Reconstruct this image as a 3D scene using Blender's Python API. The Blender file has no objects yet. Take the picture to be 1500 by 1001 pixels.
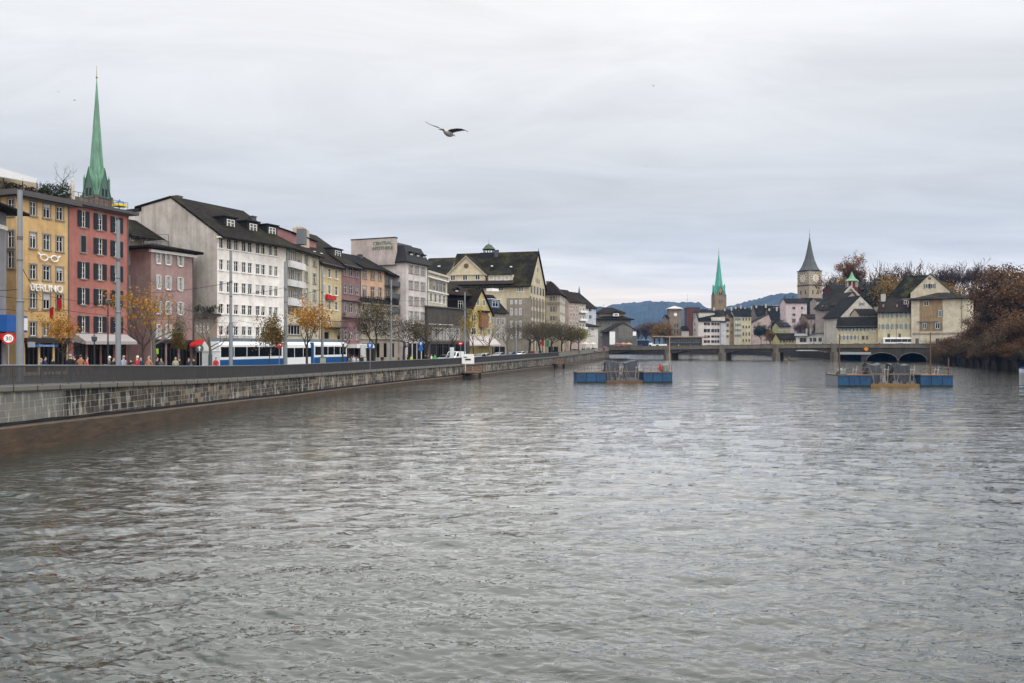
import bpy, bmesh, math, random
import numpy as np
from mathutils import Vector, Matrix
R = math.radians
sc = bpy.context.scene
COL = sc.collection
F = 1167.0; HY = 506.0; CAMZ = 6.0
def W(px, z, py=None):
    """point on the ground plan seen at photo column px at forward distance z (and height from row py)"""
    x = (px - 750) / F * z
    if py is None: return Vector((x, z, 0))
    return Vector((x, z, CAMZ + (HY - py) * z / F))
def HZ(py, z): return CAMZ + (HY - py) * z / F
# ------------------------------------------------------------------ materials
MC = {}
def newmat(key):
    m = bpy.data.materials.new(key); m.use_nodes = True
    nt = m.node_tree; b = nt.nodes['Principled BSDF']
    return m, nt, b
def N(nt, t, **kw):
    n = nt.nodes.new(t)
    for k, v in kw.items():
        if k in n.inputs.keys(): n.inputs[k].default_value = v
        else: setattr(n, k, v)
    return n
def simple(name, col, rough=0.6, metal=0.0, emit=0):
    k = ('s', name, tuple(col), rough, metal)
    if k in MC: return MC[k]
    m, nt, b = newmat(name)
    b.inputs['Roughness'].default_value = rough; b.inputs['Metallic'].default_value = metal; b.inputs['Specular IOR Level'].default_value = .25
    geo = N(nt, 'ShaderNodeNewGeometry')
    n = N(nt, 'ShaderNodeTexNoise', Scale=1.7, Detail=6.0, Roughness=0.7)
    nt.links.new(geo.outputs['Position'], n.inputs['Vector'])
    mx = N(nt, 'ShaderNodeMix', data_type='RGBA', blend_type='MIX')
    mx.inputs['A'].default_value = (*[c * 0.78 for c in col], 1); mx.inputs['B'].default_value = (*[min(1, c * 1.15) for c in col], 1)
    nt.links.new(n.outputs['Fac'], mx.inputs['Factor']); nt.links.new(mx.outputs['Result'], b.inputs['Base Color'])
    MC[k] = m; return m
def plaster(col, dirt=0.5, rough=0.9):
    k = ('p', tuple(col), dirt)
    if k in MC: return MC[k]
    m, nt, b = newmat('plaster'); b.inputs['Roughness'].default_value = rough; b.inputs['Specular IOR Level'].default_value = .2
    geo = N(nt, 'ShaderNodeNewGeometry')
    mp = N(nt, 'ShaderNodeMapping'); mp.inputs['Scale'].default_value = (1.1, 1.1, 0.09)
    nt.links.new(geo.outputs['Position'], mp.inputs['Vector'])
    n1 = N(nt, 'ShaderNodeTexNoise', Scale=1.3, Detail=5.0, Roughness=0.65)
    nt.links.new(mp.outputs['Vector'], n1.inputs['Vector'])
    n2 = N(nt, 'ShaderNodeTexNoise', Scale=0.45, Detail=9.0, Roughness=0.75)
    nt.links.new(geo.outputs['Position'], n2.inputs['Vector'])
    rp = N(nt, 'ShaderNodeValToRGB'); rp.color_ramp.elements[0].position = 0.42; rp.color_ramp.elements[1].position = 0.75
    nt.links.new(n1.outputs['Fac'], rp.inputs['Fac'])
    ma = N(nt, 'ShaderNodeMath', operation='MULTIPLY'); ma.inputs[1].default_value = dirt
    nt.links.new(rp.outputs['Color'], ma.inputs[0])
    mx = N(nt, 'ShaderNodeMix', data_type='RGBA')
    mx.inputs['A'].default_value = (*col, 1); mx.inputs['B'].default_value = (*[c * 0.55 for c in col], 1)
    nt.links.new(ma.outputs[0], mx.inputs['Factor'])
    mx2 = N(nt, 'ShaderNodeMix', data_type='RGBA', blend_type='MULTIPLY'); mx2.inputs['Factor'].default_value = 1
    rp2 = N(nt, 'ShaderNodeValToRGB'); rp2.color_ramp.elements[0].position = 0.3; rp2.color_ramp.elements[1].position = 0.7
    rp2.color_ramp.elements[0].color = (0.66, 0.63, 0.60, 1); rp2.color_ramp.elements[1].color = (1.08, 1.07, 1.05, 1)
    nt.links.new(n2.outputs['Fac'], rp2.inputs['Fac'])
    nt.links.new(mx.outputs['Result'], mx2.inputs['A']); nt.links.new(rp2.outputs['Color'], mx2.inputs['B'])
    nt.links.new(mx2.outputs['Result'], b.inputs['Base Color'])
    MC[k] = m; return m
def tiles(col, moss=0.2, mosscol=(0.09, 0.085, 0.02)):
    k = ('t', tuple(col), moss)
    if k in MC: return MC[k]
    m, nt, b = newmat('roof_tiles'); b.inputs['Roughness'].default_value = 0.9; b.inputs['Specular IOR Level'].default_value = .12
    geo = N(nt, 'ShaderNodeNewGeometry')
    v = N(nt, 'ShaderNodeTexVoronoi', Scale=2.6)
    mp = N(nt, 'ShaderNodeMapping'); mp.inputs['Scale'].default_value = (1, 1, 1.8)
    nt.links.new(geo.outputs['Position'], mp.inputs['Vector']); nt.links.new(mp.outputs['Vector'], v.inputs['Vector'])
    n = N(nt, 'ShaderNodeTexNoise', Scale=0.25, Detail=8.0, Roughness=0.75)
    nt.links.new(geo.outputs['Position'], n.inputs['Vector'])
    mx = N(nt, 'ShaderNodeMix', data_type='RGBA')
    mx.inputs['A'].default_value = (*[c * 0.09 for c in col], 1); mx.inputs['B'].default_value = (*[c * .34 for c in col], 1)
    sp = N(nt, 'ShaderNodeSeparateColor'); nt.links.new(v.outputs['Color'], sp.inputs['Color'])
    nt.links.new(sp.outputs[0], mx.inputs['Factor'])
    rp = N(nt, 'ShaderNodeValToRGB'); rp.color_ramp.elements[0].position = 0.48; rp.color_ramp.elements[1].position = 0.72
    nt.links.new(n.outputs['Fac'], rp.inputs['Fac'])
    ma = N(nt, 'ShaderNodeMath', operation='MULTIPLY'); ma.inputs[1].default_value = moss
    nt.links.new(rp.outputs['Color'], ma.inputs[0])
    mx2 = N(nt, 'ShaderNodeMix', data_type='RGBA'); mx2.inputs['B'].default_value = (*mosscol, 1)
    nt.links.new(mx.outputs['Result'], mx2.inputs['A']); nt.links.new(ma.outputs[0], mx2.inputs['Factor'])
    nt.links.new(mx2.outputs['Result'], b.inputs['Base Color'])
    w = N(nt, 'ShaderNodeTexWave', bands_direction='Z', Scale=0.9, Distortion=0.6)
    nt.links.new(geo.outputs['Position'], w.inputs['Vector'])
    bp = N(nt, 'ShaderNodeBump', Strength=0.6, Distance=0.08)
    nt.links.new(w.outputs['Fac'], bp.inputs['Height']); nt.links.new(bp.outputs['Normal'], b.inputs['Normal'])
    MC[k] = m; return m
def glass_mat(name, col, rough=0.12, spec=0.25):
    k = ('g', name, tuple(col))
    if k in MC: return MC[k]
    m, nt, b = newmat(name)
    b.inputs['Base Color'].default_value = (*col, 1); b.inputs['Roughness'].default_value = rough
    b.inputs['Specular IOR Level'].default_value = spec
    geo = N(nt, 'ShaderNodeNewGeometry'); n = N(nt, 'ShaderNodeTexNoise', Scale=0.9, Detail=2.0)
    nt.links.new(geo.outputs['Position'], n.inputs['Vector'])
    bp = N(nt, 'ShaderNodeBump', Strength=0.25, Distance=0.05)
    nt.links.new(n.outputs['Fac'], bp.inputs['Height']); nt.links.new(bp.outputs['Normal'], b.inputs['Normal'])
    MC[k] = m; return m
GL = [glass_mat('window_glass', (0.005, 0.006, 0.007)), glass_mat('window_glass_curtain', (0.10, 0.095, 0.085)), glass_mat('window_glass_grey', (0.02, 0.023, 0.024))]
def leafmat(name, cols, rough=0.75):
    k = ('l', name)
    if k in MC: return MC[k]
    m, nt, b = newmat(name); b.inputs['Roughness'].default_value = rough
    geo = N(nt, 'ShaderNodeNewGeometry')
    r = N(nt, 'ShaderNodeValToRGB'); els = r.color_ramp.elements
    els[0].color = (*cols[0], 1); els[1].color = (*cols[-1], 1)
    for i, c in enumerate(cols[1:-1]):
        e = els.new((i + 1) / (len(cols) - 1)); e.color = (*c, 1)
    nt.links.new(geo.outputs['Random Per Island'], r.inputs['Fac'])
    nt.links.new(r.outputs['Color'], b.inputs['Base Color'])
    tr = N(nt, 'ShaderNodeBsdfTranslucent'); nt.links.new(r.outputs['Color'], tr.inputs['Color'])
    ms = N(nt, 'ShaderNodeMixShader'); ms.inputs[0].default_value = 0.3
    out = nt.nodes['Material Output']
    nt.links.new(b.outputs[0], ms.inputs[1]); nt.links.new(tr.outputs[0], ms.inputs[2]); nt.links.new(ms.outputs[0], out.inputs['Surface'])
    MC[k] = m; return m
white_paint = simple('white_paint', (0.75, 0.74, 0.71)); dark_metal = simple('dark_metal', (0.03, 0.03, 0.032), 0.5)
galv = simple('galvanised_steel', (0.21, 0.225, 0.24), 0.55, 0.2); stone = simple('stone', (0.30, 0.28, 0.25), 0.9)
stone_trim = simple('stone_trim', (0.24, 0.22, 0.20), 0.9); black = simple('black', (0.012, 0.012, 0.013), 0.6)
zinc = simple('zinc', (0.10, 0.105, 0.11), 0.5, 0.3); rust = simple('rusty_steel', (0.12, 0.065, 0.035), 0.8)
bark = simple('bark', (0.045, 0.036, 0.028), 0.9); bark_light = simple('bark_light', (0.11, 0.10, 0.085), 0.9); bark_red = simple('bark_reddish', (0.055, 0.036, 0.030), 0.9)
# ------------------------------------------------------------------ mesh helpers
def link(name, bm, mats, parent=None, loc=None, rot=None, smooth=False):
    me = bpy.data.meshes.new(name)
    bmesh.ops.recalc_face_normals(bm, faces=bm.faces)
    bm.to_mesh(me); bm.free()
    if smooth:
        for p in me.polygons: p.use_smooth = True
    for m in (mats if isinstance(mats, (list, tuple)) else [mats]): me.materials.append(m)
    return linkme(name, me, parent, loc, rot)
def linkme(name, me, parent=None, loc=None, rot=None):
    o = bpy.data.objects.new(name, me); COL.objects.link(o)
    if parent: o.parent = parent
    if loc is not None: o.location = loc
    if rot is not None: o.rotation_euler = rot
    return o
def empty(name, label, cat, loc=(0, 0, 0), rz=0, group=None):
    o = bpy.data.objects.new(name, None); COL.objects.link(o)
    o.location = loc; o.rotation_euler = (0, 0, rz); o.empty_display_size = 0.5
    return tag(o, label, cat, group)
def tag(o, label, cat, group=None, kind=None):
    o['label'] = label; o['category'] = cat
    if group: o['group'] = group
    if kind: o['kind'] = kind
    return o
def struct(o): o['kind'] = 'structure'; return o
def copy_tree(o, parent=None):
    c = o.copy(); COL.objects.link(c); c.parent = parent
    for ch in list(o.children): copy_tree(ch, c)
    return c
def box(bm, x0, x1, y0, y1, z0, z1, mi=0):
    vs = [bm.verts.new(p) for p in ((x0, y0, z0), (x1, y0, z0), (x1, y1, z0), (x0, y1, z0), (x0, y0, z1), (x1, y0, z1), (x1, y1, z1), (x0, y1, z1))]
    for q in ((0, 3, 2, 1), (4, 5, 6, 7), (0, 1, 5, 4), (1, 2, 6, 5), (2, 3, 7, 6), (3, 0, 4, 7)):
        bm.faces.new([vs[i] for i in q]).material_index = mi
def boxbm(*a):
    bm = bmesh.new(); box(bm, *a); return bm
def bar(bm, a, b, r, n=4, mi=0, r2=None):
    a = Vector(a); b = Vector(b); d = (b - a)
    if d.length < 1e-6: return
    d.normalize(); u = d.cross(Vector((0, 0, 1)) if abs(d.z) < 0.9 else Vector((1, 0, 0))).normalized(); v = d.cross(u)
    r2 = r if r2 is None else r2
    A = []; B = []
    for i in range(n):
        t = 2 * math.pi * (i + 0.5) / n; q = u * math.cos(t) + v * math.sin(t)
        A.append(bm.verts.new(a + q * r)); B.append(bm.verts.new(b + q * r2))
    for i in range(n):
        j = (i + 1) % n; bm.faces.new((A[i], A[j], B[j], B[i])).material_index = mi
    bm.faces.new(A[::-1]).material_index = mi; bm.faces.new(B).material_index = mi
def prism(bm, poly, t, mi=0):
    """closed solid: poly (3d points) and the same poly lowered by t"""
    A = [bm.verts.new(p) for p in poly]; B = [bm.verts.new((p[0], p[1], p[2] - t)) for p in poly]
    bm.faces.new(A).material_index = mi; bm.faces.new(B[::-1]).material_index = mi
    n = len(A)
    for i in range(n):
        j = (i + 1) % n; bm.faces.new((A[i], B[i], B[j], A[j])).material_index = mi
def extr(bm, poly, d, mi=0):
    """closed solid: poly extruded by vector d"""
    d = Vector(d); A = [bm.verts.new(p) for p in poly]; B = [bm.verts.new(Vector(p) + d) for p in poly]
    bm.faces.new(A).material_index = mi; bm.faces.new(B[::-1]).material_index = mi
    n = len(A)
    for i in range(n):
        j = (i + 1) % n; bm.faces.new((A[i], B[i], B[j], A[j])).material_index = mi
def lathe(bm, prof, n=12, c=(0, 0), mi=0, phase=0.0, sx=1, sy=1):
    rings = []
    for r, z in prof:
        rings.append([bm.verts.new((c[0] + sx * r * math.cos(2 * math.pi * (i + phase) / n), c[1] + sy * r * math.sin(2 * math.pi * (i + phase) / n), z)) for i in range(n)])
    for a, b in zip(rings, rings[1:]):
        for i in range(n):
            j = (i + 1) % n; bm.faces.new((a[i], a[j], b[j], b[i])).material_index = mi
    bm.faces.new(rings[0][::-1]).material_index = mi; bm.faces.new(rings[-1]).material_index = mi
def wallface(bm, o, u, L, H, holes, inward, rev=0.16, z0=0.0):
    """vertical wall from o along u with real window openings and reveals"""
    o = Vector(o); u = Vector(u); up = Vector((0, 0, 1)); n = Vector(inward)
    us = sorted(set([0, L] + [h[0] for h in holes] + [h[0] + h[2] for h in holes]))
    vs = sorted(set([z0, H] + [h[1] for h in holes] + [h[1] + h[3] for h in holes]))
    us = [a for i, a in enumerate(us) if i == 0 or a - us[i - 1] > 1e-4]; vs = [a for i, a in enumerate(vs) if i == 0 or a - vs[i - 1] > 1e-4]
    for a, b in zip(us, us[1:]):
        for c, d in zip(vs, vs[1:]):
            mu, mv = (a + b) / 2, (c + d) / 2
            if any(h[0] < mu < h[0] + h[2] and h[1] < mv < h[1] + h[3] for h in holes): continue
            bm.faces.new([bm.verts.new(o + u * p + up * q) for p, q in ((a, c), (b, c), (b, d), (a, d))])
    for x, y, w, h in holes:
        c = [o + u * p + up * q for p, q in ((x, y), (x + w, y), (x + w, y + h), (x, y + h))]
        for i in range(4):
            a, b = c[i], c[(i + 1) % 4]
            bm.faces.new([bm.verts.new(p) for p in (a, b, b + n * rev, a + n * rev)])
# ------------------------------------------------------------------ windows
WC = {}
def winmeshes(w, h, st):
    key = (round(w, 2), round(h, 2), st['k'])
    if key in WC: return WC[key]
    proud = st.get('proud', False); y0 = -0.07 if proud else 0.07; y1 = y0 + 0.07
    t = st.get('t', 0.05)
    bm = bmesh.new()
    if st.get('arch'):
        for i in range(7):
            a0, a1 = math.pi * i / 7, math.pi * (i + 1) / 7
            bar(bm, (math.cos(a0) * w / 2, y0 + .03, h / 2 + math.sin(a0) * w / 2), (math.cos(a1) * w / 2, y0 + .03, h / 2 + math.sin(a1) * w / 2), t * .8)
        box(bm, -w / 2, w / 2, y1 - .005, y1 + .004, h / 2, h / 2 + .01)
    for a in ((-w / 2, -w / 2 + t), (w / 2 - t, w / 2)): box(bm, a[0], a[1], y0, y1, -h / 2, h / 2)
    box(bm, -w / 2 + t, w / 2 - t, y0, y1, h / 2 - t, h / 2); box(bm, -w / 2 + t, w / 2 - t, y0, y1, -h / 2, -h / 2 + t)
    nm = st.get('mull', 1)
    for i in range(nm):
        x = -w / 2 + w * (i + 1) / (nm + 1); box(bm, x - t * .55, x + t * .55, y0 + .008, y1, -h / 2 + t, h / 2 - t)
    for i in range(st.get('trans', 1)):
        z = -h / 2 + h * st.get('tz', .66) if st.get('trans', 1) == 1 else -h / 2 + h * (i + 1) / (st['trans'] + 1)
        box(bm, -w / 2 + t, w / 2 - t, y0 + .012, y1, z - t * .35, z + t * .35)
    me = bpy.data.meshes.new('window'); bmesh.ops.recalc_face_normals(bm, faces=bm.faces); bm.to_mesh(me); bm.free(); me.materials.append(st.get('fm', white_paint))
    panes = []
    for g in GL:
        bm = bmesh.new(); box(bm, -w / 2 + .01, w / 2 - .01, y1 - .015, y1 - .005, -h / 2 + .01, h / 2 - .01)
        p = bpy.data.meshes.new('pane'); bm.to_mesh(p); bm.free(); p.materials.append(g); panes.append(p)
    sur = None
    if st.get('sur'):
        s = st.get('sw', .13); bm = bmesh.new()
        box(bm, -w / 2 - s, -w / 2, -.05, .02, -h / 2, h / 2); box(bm, w / 2, w / 2 + s, -.05, .02, -h / 2, h / 2)
        box(bm, -w / 2 - s, w / 2 + s, -.06, .02, h / 2, h / 2 + s)
        box(bm, -w / 2 - s - .05, w / 2 + s + .05, -.14, .02, -h / 2 - .14, -h / 2)
        sur = bpy.data.meshes.new('sill'); bmesh.ops.recalc_face_normals(bm, faces=bm.faces); bm.to_mesh(sur); bm.free(); sur.materials.append(st['sur'])
    sh = None
    if st.get('shut'):
        q = st.get('shw', .5) * w; bm = bmesh.new(); box(bm, 0, q, -.10, -.06, -h / 2, h / 2)
        nb = 8
        for i in range(nb): box(bm, .05, q - .05, -.125, -.10, -h / 2 + h * (i + .25) / nb, -h / 2 + h * (i + .7) / nb)
        sh = (bpy.data.meshes.new('shutter'), q); bmesh.ops.recalc_face_normals(bm, faces=bm.faces); bm.to_mesh(sh[0]); bm.free(); sh[0].materials.append(st['shut'])
    WC[key] = (me, panes, sur, sh); return WC[key]
ST = dict(
    plain=dict(k='plain', sur=stone_trim), white=dict(k='white', sur=white_paint, sw=.08),
    bare=dict(k='bare'), wide=dict(k='wide', mull=3, sur=stone_trim, trans=0), far=dict(k='far', proud=True, t=.12, trans=0),
    farw=dict(k='farw', proud=True, t=.16, mull=3, trans=0), fardark=dict(k='fardark', proud=True, t=.12, trans=0, fm=stone_trim),
    fargreen=dict(k='fargreen', proud=True, t=.12, trans=0, shut=simple('grey_green_shutter', (.13, .17, .15)), shw=.45),
    darkshut=dict(k='darkshut', sur=stone_trim, sw=.10, shut=simple('dark_shutter', (.018, .022, .03), .6), shw=.78, trans=2),
    mauveshut=dict(k='mauveshut', sur=white_paint, sw=.07, shut=simple('pale_grey_shutter', (.42, .43, .41)), shw=.62, trans=2),
    arch=dict(k='arch', arch=True, sur=white_paint, sw=.12), shop=dict(k='shop', mull=2, trans=1, tz=.8, fm=dark_metal, t=.08),
    shop1=dict(k='shop1', mull=0, trans=0, fm=dark_metal, t=.06), prwhite=dict(k='prwhite', proud=True, t=.07),
    loud=dict(k='loud', mull=0, trans=0, fm=stone_trim), attic=dict(k='attic', proud=True, t=.09, fm=white_paint))
rw = random.Random(5)
def st_proud(s): return ST[s].get('proud', False) or s in ('shop', 'shop1')
def window(parent, loc, rz, w, h, style, closed=False, g=None, name='window'):
    w = round(w, 1); h = round(h, 1)
    if w < .3: w = .3
    me, panes, sur, sh = winmeshes(w, h, ST[style])
    o = linkme(name, me, parent, loc, (0, 0, rz))
    gi = g if g is not None else rw.choices((0, 1, 2), (6, 1.3, 2.7))[0]
    linkme('pane', panes[gi], o)
    if name == 'window' and rw.random() < .28 and not st_proud(style):
        kb = ('bl', w, rw.choice((.25, .45, .6)), h)
        if kb not in WC:
            bmb = bmesh.new(); box(bmb, -w / 2 + .08, w / 2 - .08, .055, .068, h / 2 - h * kb[2], h / 2 - .04); mb = bpy.data.meshes.new('blind'); bmb.to_mesh(mb); bmb.free(); mb.materials.append(rw.choice((simple('blind_white', (.45, .44, .42)), simple('blind_beige', (.30, .26, .20)), simple('blind_grey', (.18, .19, .20))))); WC[kb] = mb
        linkme('blind', WC[kb], o)
    if sur: linkme('sill', sur, o)
    if sh:
        for s in (-1, 1):
            x = -w / 2 - sh[1] if s < 0 else w / 2
            if closed: x = -w / 2 - .0 if s < 0 else w / 2 - sh[1]
            linkme('shutter', sh[0], o, (x, 0, 0))
    return o
# ------------------------------------------------------------------ buildings
class Bld:
    def __init__(s, name, label, P0, P1, depth, z0, cat='building', group=None):
        s.P0 = Vector((P0[0], P0[1], 0)); s.P1 = Vector((P1[0], P1[1], 0)); s.d = (s.P1 - s.P0); s.L = s.d.length; s.d.normalize()
        s.D = depth; s.z0 = z0; s.rz = math.atan2(s.d.y, s.d.x)
        s.e = empty(name, label, cat, (P0[0], P0[1], z0), s.rz, group); s.fh = []; s.lh = []; s.rh = []; s.wins = []
    def u(s, px):
        k = (px - 750) / F
        return (k * s.P0.y - s.P0.x) / (s.d.x - k * s.d.y)
    def v(s, px, py):
        z = s.P0.y + s.u(px) * s.d.y; return CAMZ + (HY - py) * z / F - s.z0
    def win(s, x0, x1, y0, y1, ref=None, style='plain', closed=False, g=None, hole=None, name='window'):
        ref = x0 if ref is None else ref
        a, b = s.u(x0), s.u(x1); c, d = s.v(ref, y1), s.v(ref, y0); w, h = round(b - a, 1), round(d - c, 1)
        if w < .3: w = .3
        cu, cv = (a + b) / 2, (c + d) / 2
        if hole is None: hole = not ST[style].get('proud', False)
        if hole: s.fh.append((cu - w / 2, cv - h / 2, w, h))
        s.wins.append(window(s.e, (cu, 0, cv), 0, w, h, style, closed, g, name))
    def grid(s, cols, rows, ref, style='plain', skip=(), **kw):
        for j, r in enumerate(rows):
            for i, c in enumerate(cols):
                if (i, j) in skip: continue
                s.win(c[0], c[1], r[0], r[1], ref, style, **kw)
    def side(s, which, us, rows, w, h, style='far', g=None):
        """us: distances seen from outside left to right, rows: heights above base"""
        hole = not ST[style].get('proud', False)
        for v in rows:
            for u in us:
                if which == 'left':
                    if hole: s.lh.append((u - w / 2, v - h / 2, w, h))
                    window(s.e, (0, s.D - u, v), -math.pi / 2, w, h, style, False, g)
                else:
                    if hole: s.rh.append((u - w / 2, v - h / 2, w, h))
                    window(s.e, (s.L, u, v), math.pi / 2, w, h, style, False, g)
    def walls(s, H, mat, roof='flat', RH=0, ry=None, Hb=None, rx=None, name='wall'):
        L, D = s.L, s.D; s.H = H; s.roof = roof; s.RH = RH; s.ry = D / 2 if ry is None else ry; s.Hb = H if Hb is None else Hb; s.rx = L / 2 if rx is None else rx
        bm = bmesh.new()
        wallface(bm, (0, 0, 0), (1, 0, 0), L, H, s.fh, (0, 1, 0))
        wallface(bm, (0, D, 0), (0, -1, 0), D, min(H, s.Hb), s.lh, (1, 0, 0))
        wallface(bm, (L, 0, 0), (0, 1, 0), D, min(H, s.Hb), s.rh, (-1, 0, 0))
        wallface(bm, (L, D, 0), (-1, 0, 0), L, s.Hb, [], (0, -1, 0))
        def tri(ps): bm.faces.new([bm.verts.new(p) for p in ps])
        if roof == 'gable_x':
            for x in (0, L):
                pts = [(x, 0, H), (x, s.ry, H + RH - .04), (x, D, s.Hb)]
                if s.Hb > H: pts.append((x, D, H))
                if s.Hb < H: pts.append((x, 0, s.Hb))
                tri(pts)
        if roof == 'gable_y':
            for y in (0, D): tri([(0, y, H), (L, y, H), (s.rx, y, H + RH - .04)])
        o = link(name, bm, mat, s.e); s.wall = o; return o
    def roofs(s, mat, o=.5, so=.25, t=.22, top=None, fascia=None):
        L, D, H, RH, ry, rx = s.L, s.D, s.H, s.RH, s.ry, s.rx; bm = bmesh.new(); tt = .02
        if s.roof == 'gable_x':
            k = RH / ry; kb = (H + RH - s.Hb) / (D - ry)
            prism(bm, [(-so, -o, H - o * k + tt + t), (L + so, -o, H - o * k + tt + t), (L + so, ry, H + RH + tt + t), (-so, ry, H + RH + tt + t)], t)
            prism(bm, [(-so, ry + .001, H + RH + tt + t), (L + so, ry + .001, H + RH + tt + t), (L + so, D + o, s.Hb - o * kb + tt + t), (-so, D + o, s.Hb - o * kb + tt + t)], t)
        elif s.roof == 'gable_y':
            k = RH / rx; k2 = RH / (L - rx)
            prism(bm, [(-o, -so, H - o * k + tt + t), (rx, -so, H + RH + tt + t), (rx, D + so, H + RH + tt + t), (-o, D + so, H - o * k + tt + t)], t)
            prism(bm, [(rx + .001, -so, H + RH + tt + t), (L + o, -so, H - o * k2 + tt + t), (L + o, D + so, H - o * k2 + tt + t), (rx + .001, D + so, H + RH + tt + t)], t)
        elif s.roof in ('hip', 'mansard'):
            i = min(L, D) / 2 * .98 if s.roof == 'hip' else (top if top else 1.8)
            if s.roof == 'hip': i1 = i
            A = [(-o, -o, H), (L + o, -o, H), (L + o, D + o, H), (-o, D + o, H)]
            B = [(i, i, H + RH), (L - i, i, H + RH), (L - i, D - i, H + RH), (i, D - i, H + RH)]
            va = [bm.verts.new((p[0], p[1], p[2] + .0)) for p in A]; vb = [bm.verts.new(p) for p in B]; vc = [bm.verts.new((p[0], p[1], p[2] - t)) for p in A]
            bm.faces.new(vb); bm.faces.new(vc[::-1])
            for a in range(4):
                b = (a + 1) % 4; bm.faces.new((va[a], va[b], vb[b], vb[a])); bm.faces.new((vc[a], vc[b], va[b], va[a]))
        else:
            box(bm, -o, L + o, -o, D + o, H, H + t)
        s.rf = link('roof', bm, mat, s.e); return s.rf
    def chimney(s, x, y, w, h, mat, base=None):
        z = s.H if base is None else base; bm = boxbm(x - w / 2, x + w / 2, y - w / 2, y + w / 2, z, z + h)
        box(bm, x - w / 2 - .08, x + w / 2 + .08, y - w / 2 - .08, y + w / 2 + .08, z + h + .002, z + h + .14)
        return link('chimney', bm, mat, s.rf)
    def dormer(s, x, y, w, h, z, d, mat, rmat, style='attic', wg=None, flat=False):
        """a roof dormer: box with its own little roof and window"""
        bm = boxbm(x - w / 2, x + w / 2, y, y + d, z, z + h); dm = link('dormer', bm, mat, s.rf)
        bm = bmesh.new()
        if flat: box(bm, x - w / 2 - .2, x + w / 2 + .2, y - .25, y + d, z + h + .002, z + h + .16)
        else:
            prism(bm, [(x - w / 2 - .2, y - .3, z + h + .15), (x, y - .3, z + h + w * .35 + .15), (x, y + d, z + h + w * .35 + .15), (x - w / 2 - .2, y + d, z + h + .15)], .12)
            prism(bm, [(x + .001, y - .3, z + h + w * .35 + .15), (x + w / 2 + .2, y - .3, z + h + .15), (x + w / 2 + .2, y + d, z + h + .15), (x + .001, y + d, z + h + w * .35 + .15)], .12)
            extr(bm, [(x - w / 2, y - .01, z + h), (x + w / 2, y - .01, z + h), (x, y - .01, z + h + w * .35)], (0, .1, 0))
        link('dormer_roof', bm, rmat, dm)
        window(dm, (x, y, z + h * .5), 0, w * .62, h * .7, style, g=wg)
        return dm
    def piece(s, name, mat, *boxes, parent=None):
        bm = bmesh.new()
        for b in boxes: box(bm, *b)
        return link(name, bm, mat, parent or s.e)
    def gutter(s, col=None, z=None):
        bm = bmesh.new(); zz = s.H if z is None else z
        bar(bm, (-.1, -.5, zz - .1), (s.L + .1, -.5, zz - .1), .08, 6)
        bar(bm, (s.L - .12, -.09, 0), (s.L - .12, -.09, zz - .1), .05, 6)
        link('drainpipe', bm, col or zinc, s.e)
def text_obj(txt, size, mat, parent, loc, rot, name='lettering', ext=.03, sx=1, align='CENTER'):
    cu = bpy.data.curves.new(name, 'FONT'); cu.body = txt; cu.size = size; cu.extrude = ext; cu.align_x = align
    t = bpy.data.objects.new('tmp', cu); COL.objects.link(t)
    dg = bpy.context.evaluated_depsgraph_get(); me = bpy.data.meshes.new_from_object(t.evaluated_get(dg))
    bpy.data.objects.remove(t); me.materials.clear(); me.materials.append(mat)
    o = linkme(name, me, parent, loc, rot); o.scale = (sx, 1, 1); return o
# ================================================================== SETTING
QP = [(-29.6, -10, 5.0), (-29.2, 15, 4.45), (-28.6, 32, 4.0), (-28, 43.5, 3.73), (-27, 55.3, 3.42), (-26.2, 68, 3.05), (-24.8, 83.4, 2.75), (-21.7, 98, 2.66), (-18.2, 111.7, 2.62), (-13.6, 128, 2.58), (-8.4, 145, 2.6),
      (-2.4, 166, 2.7), (4.2, 190, 2.8), (13.1, 222, 2.95), (22.5, 262, 3.2), (33, 308, 3.5), (42, 345, 3.8)]
def catmull(P, n):
    out = []; P = [np.array(p, float) for p in P]; P = [2 * P[0] - P[1]] + P + [2 * P[-1] - P[-2]]
    for i in range(1, len(P) - 2):
        p0, p1, p2, p3 = P[i - 1:i + 3]
        for k in range(n):
            t = k / n; out.append(.5 * ((2 * p1) + (-p0 + p2) * t + (2 * p0 - 5 * p1 + 4 * p2 - p3) * t * t + (-p0 + 3 * p1 - 3 * p2 + p3) * t ** 3))
    out.append(P[-2]); return out
Q = catmull(QP, 8)
QL = [0.0]
for a, b in zip(Q, Q[1:]): QL.append(QL[-1] + float(np.hypot(*(b - a)[:2])))
def qat(s):
    for i in range(len(Q) - 1):
        if QL[i + 1] >= s or i == len(Q) - 2:
            t = (s - QL[i]) / (QL[i + 1] - QL[i]); p = Q[i] * (1 - t) + Q[i + 1] * t; d = (Q[i + 1] - Q[i])[:2]; d = d / np.hypot(*d); return p, d
def qz(z):
    for a, b in zip(Q, Q[1:]):
        if a[1] <= z <= b[1]:
            t = (z - a[1]) / (b[1] - a[1]); return a * (1 - t) + b * t
    return Q[-1] if z > Q[-1][1] else Q[0]
def gz(z): return float(qz(z)[2]) + .12       # street level at forward distance z
def nrm(i):
    a = Q[max(0, i - 1)]; b = Q[min(len(Q) - 1, i + 1)]; d = (b - a)[:2]; d = d / np.hypot(*d); return np.array((d[1], -d[0]))  # to the river
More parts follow.
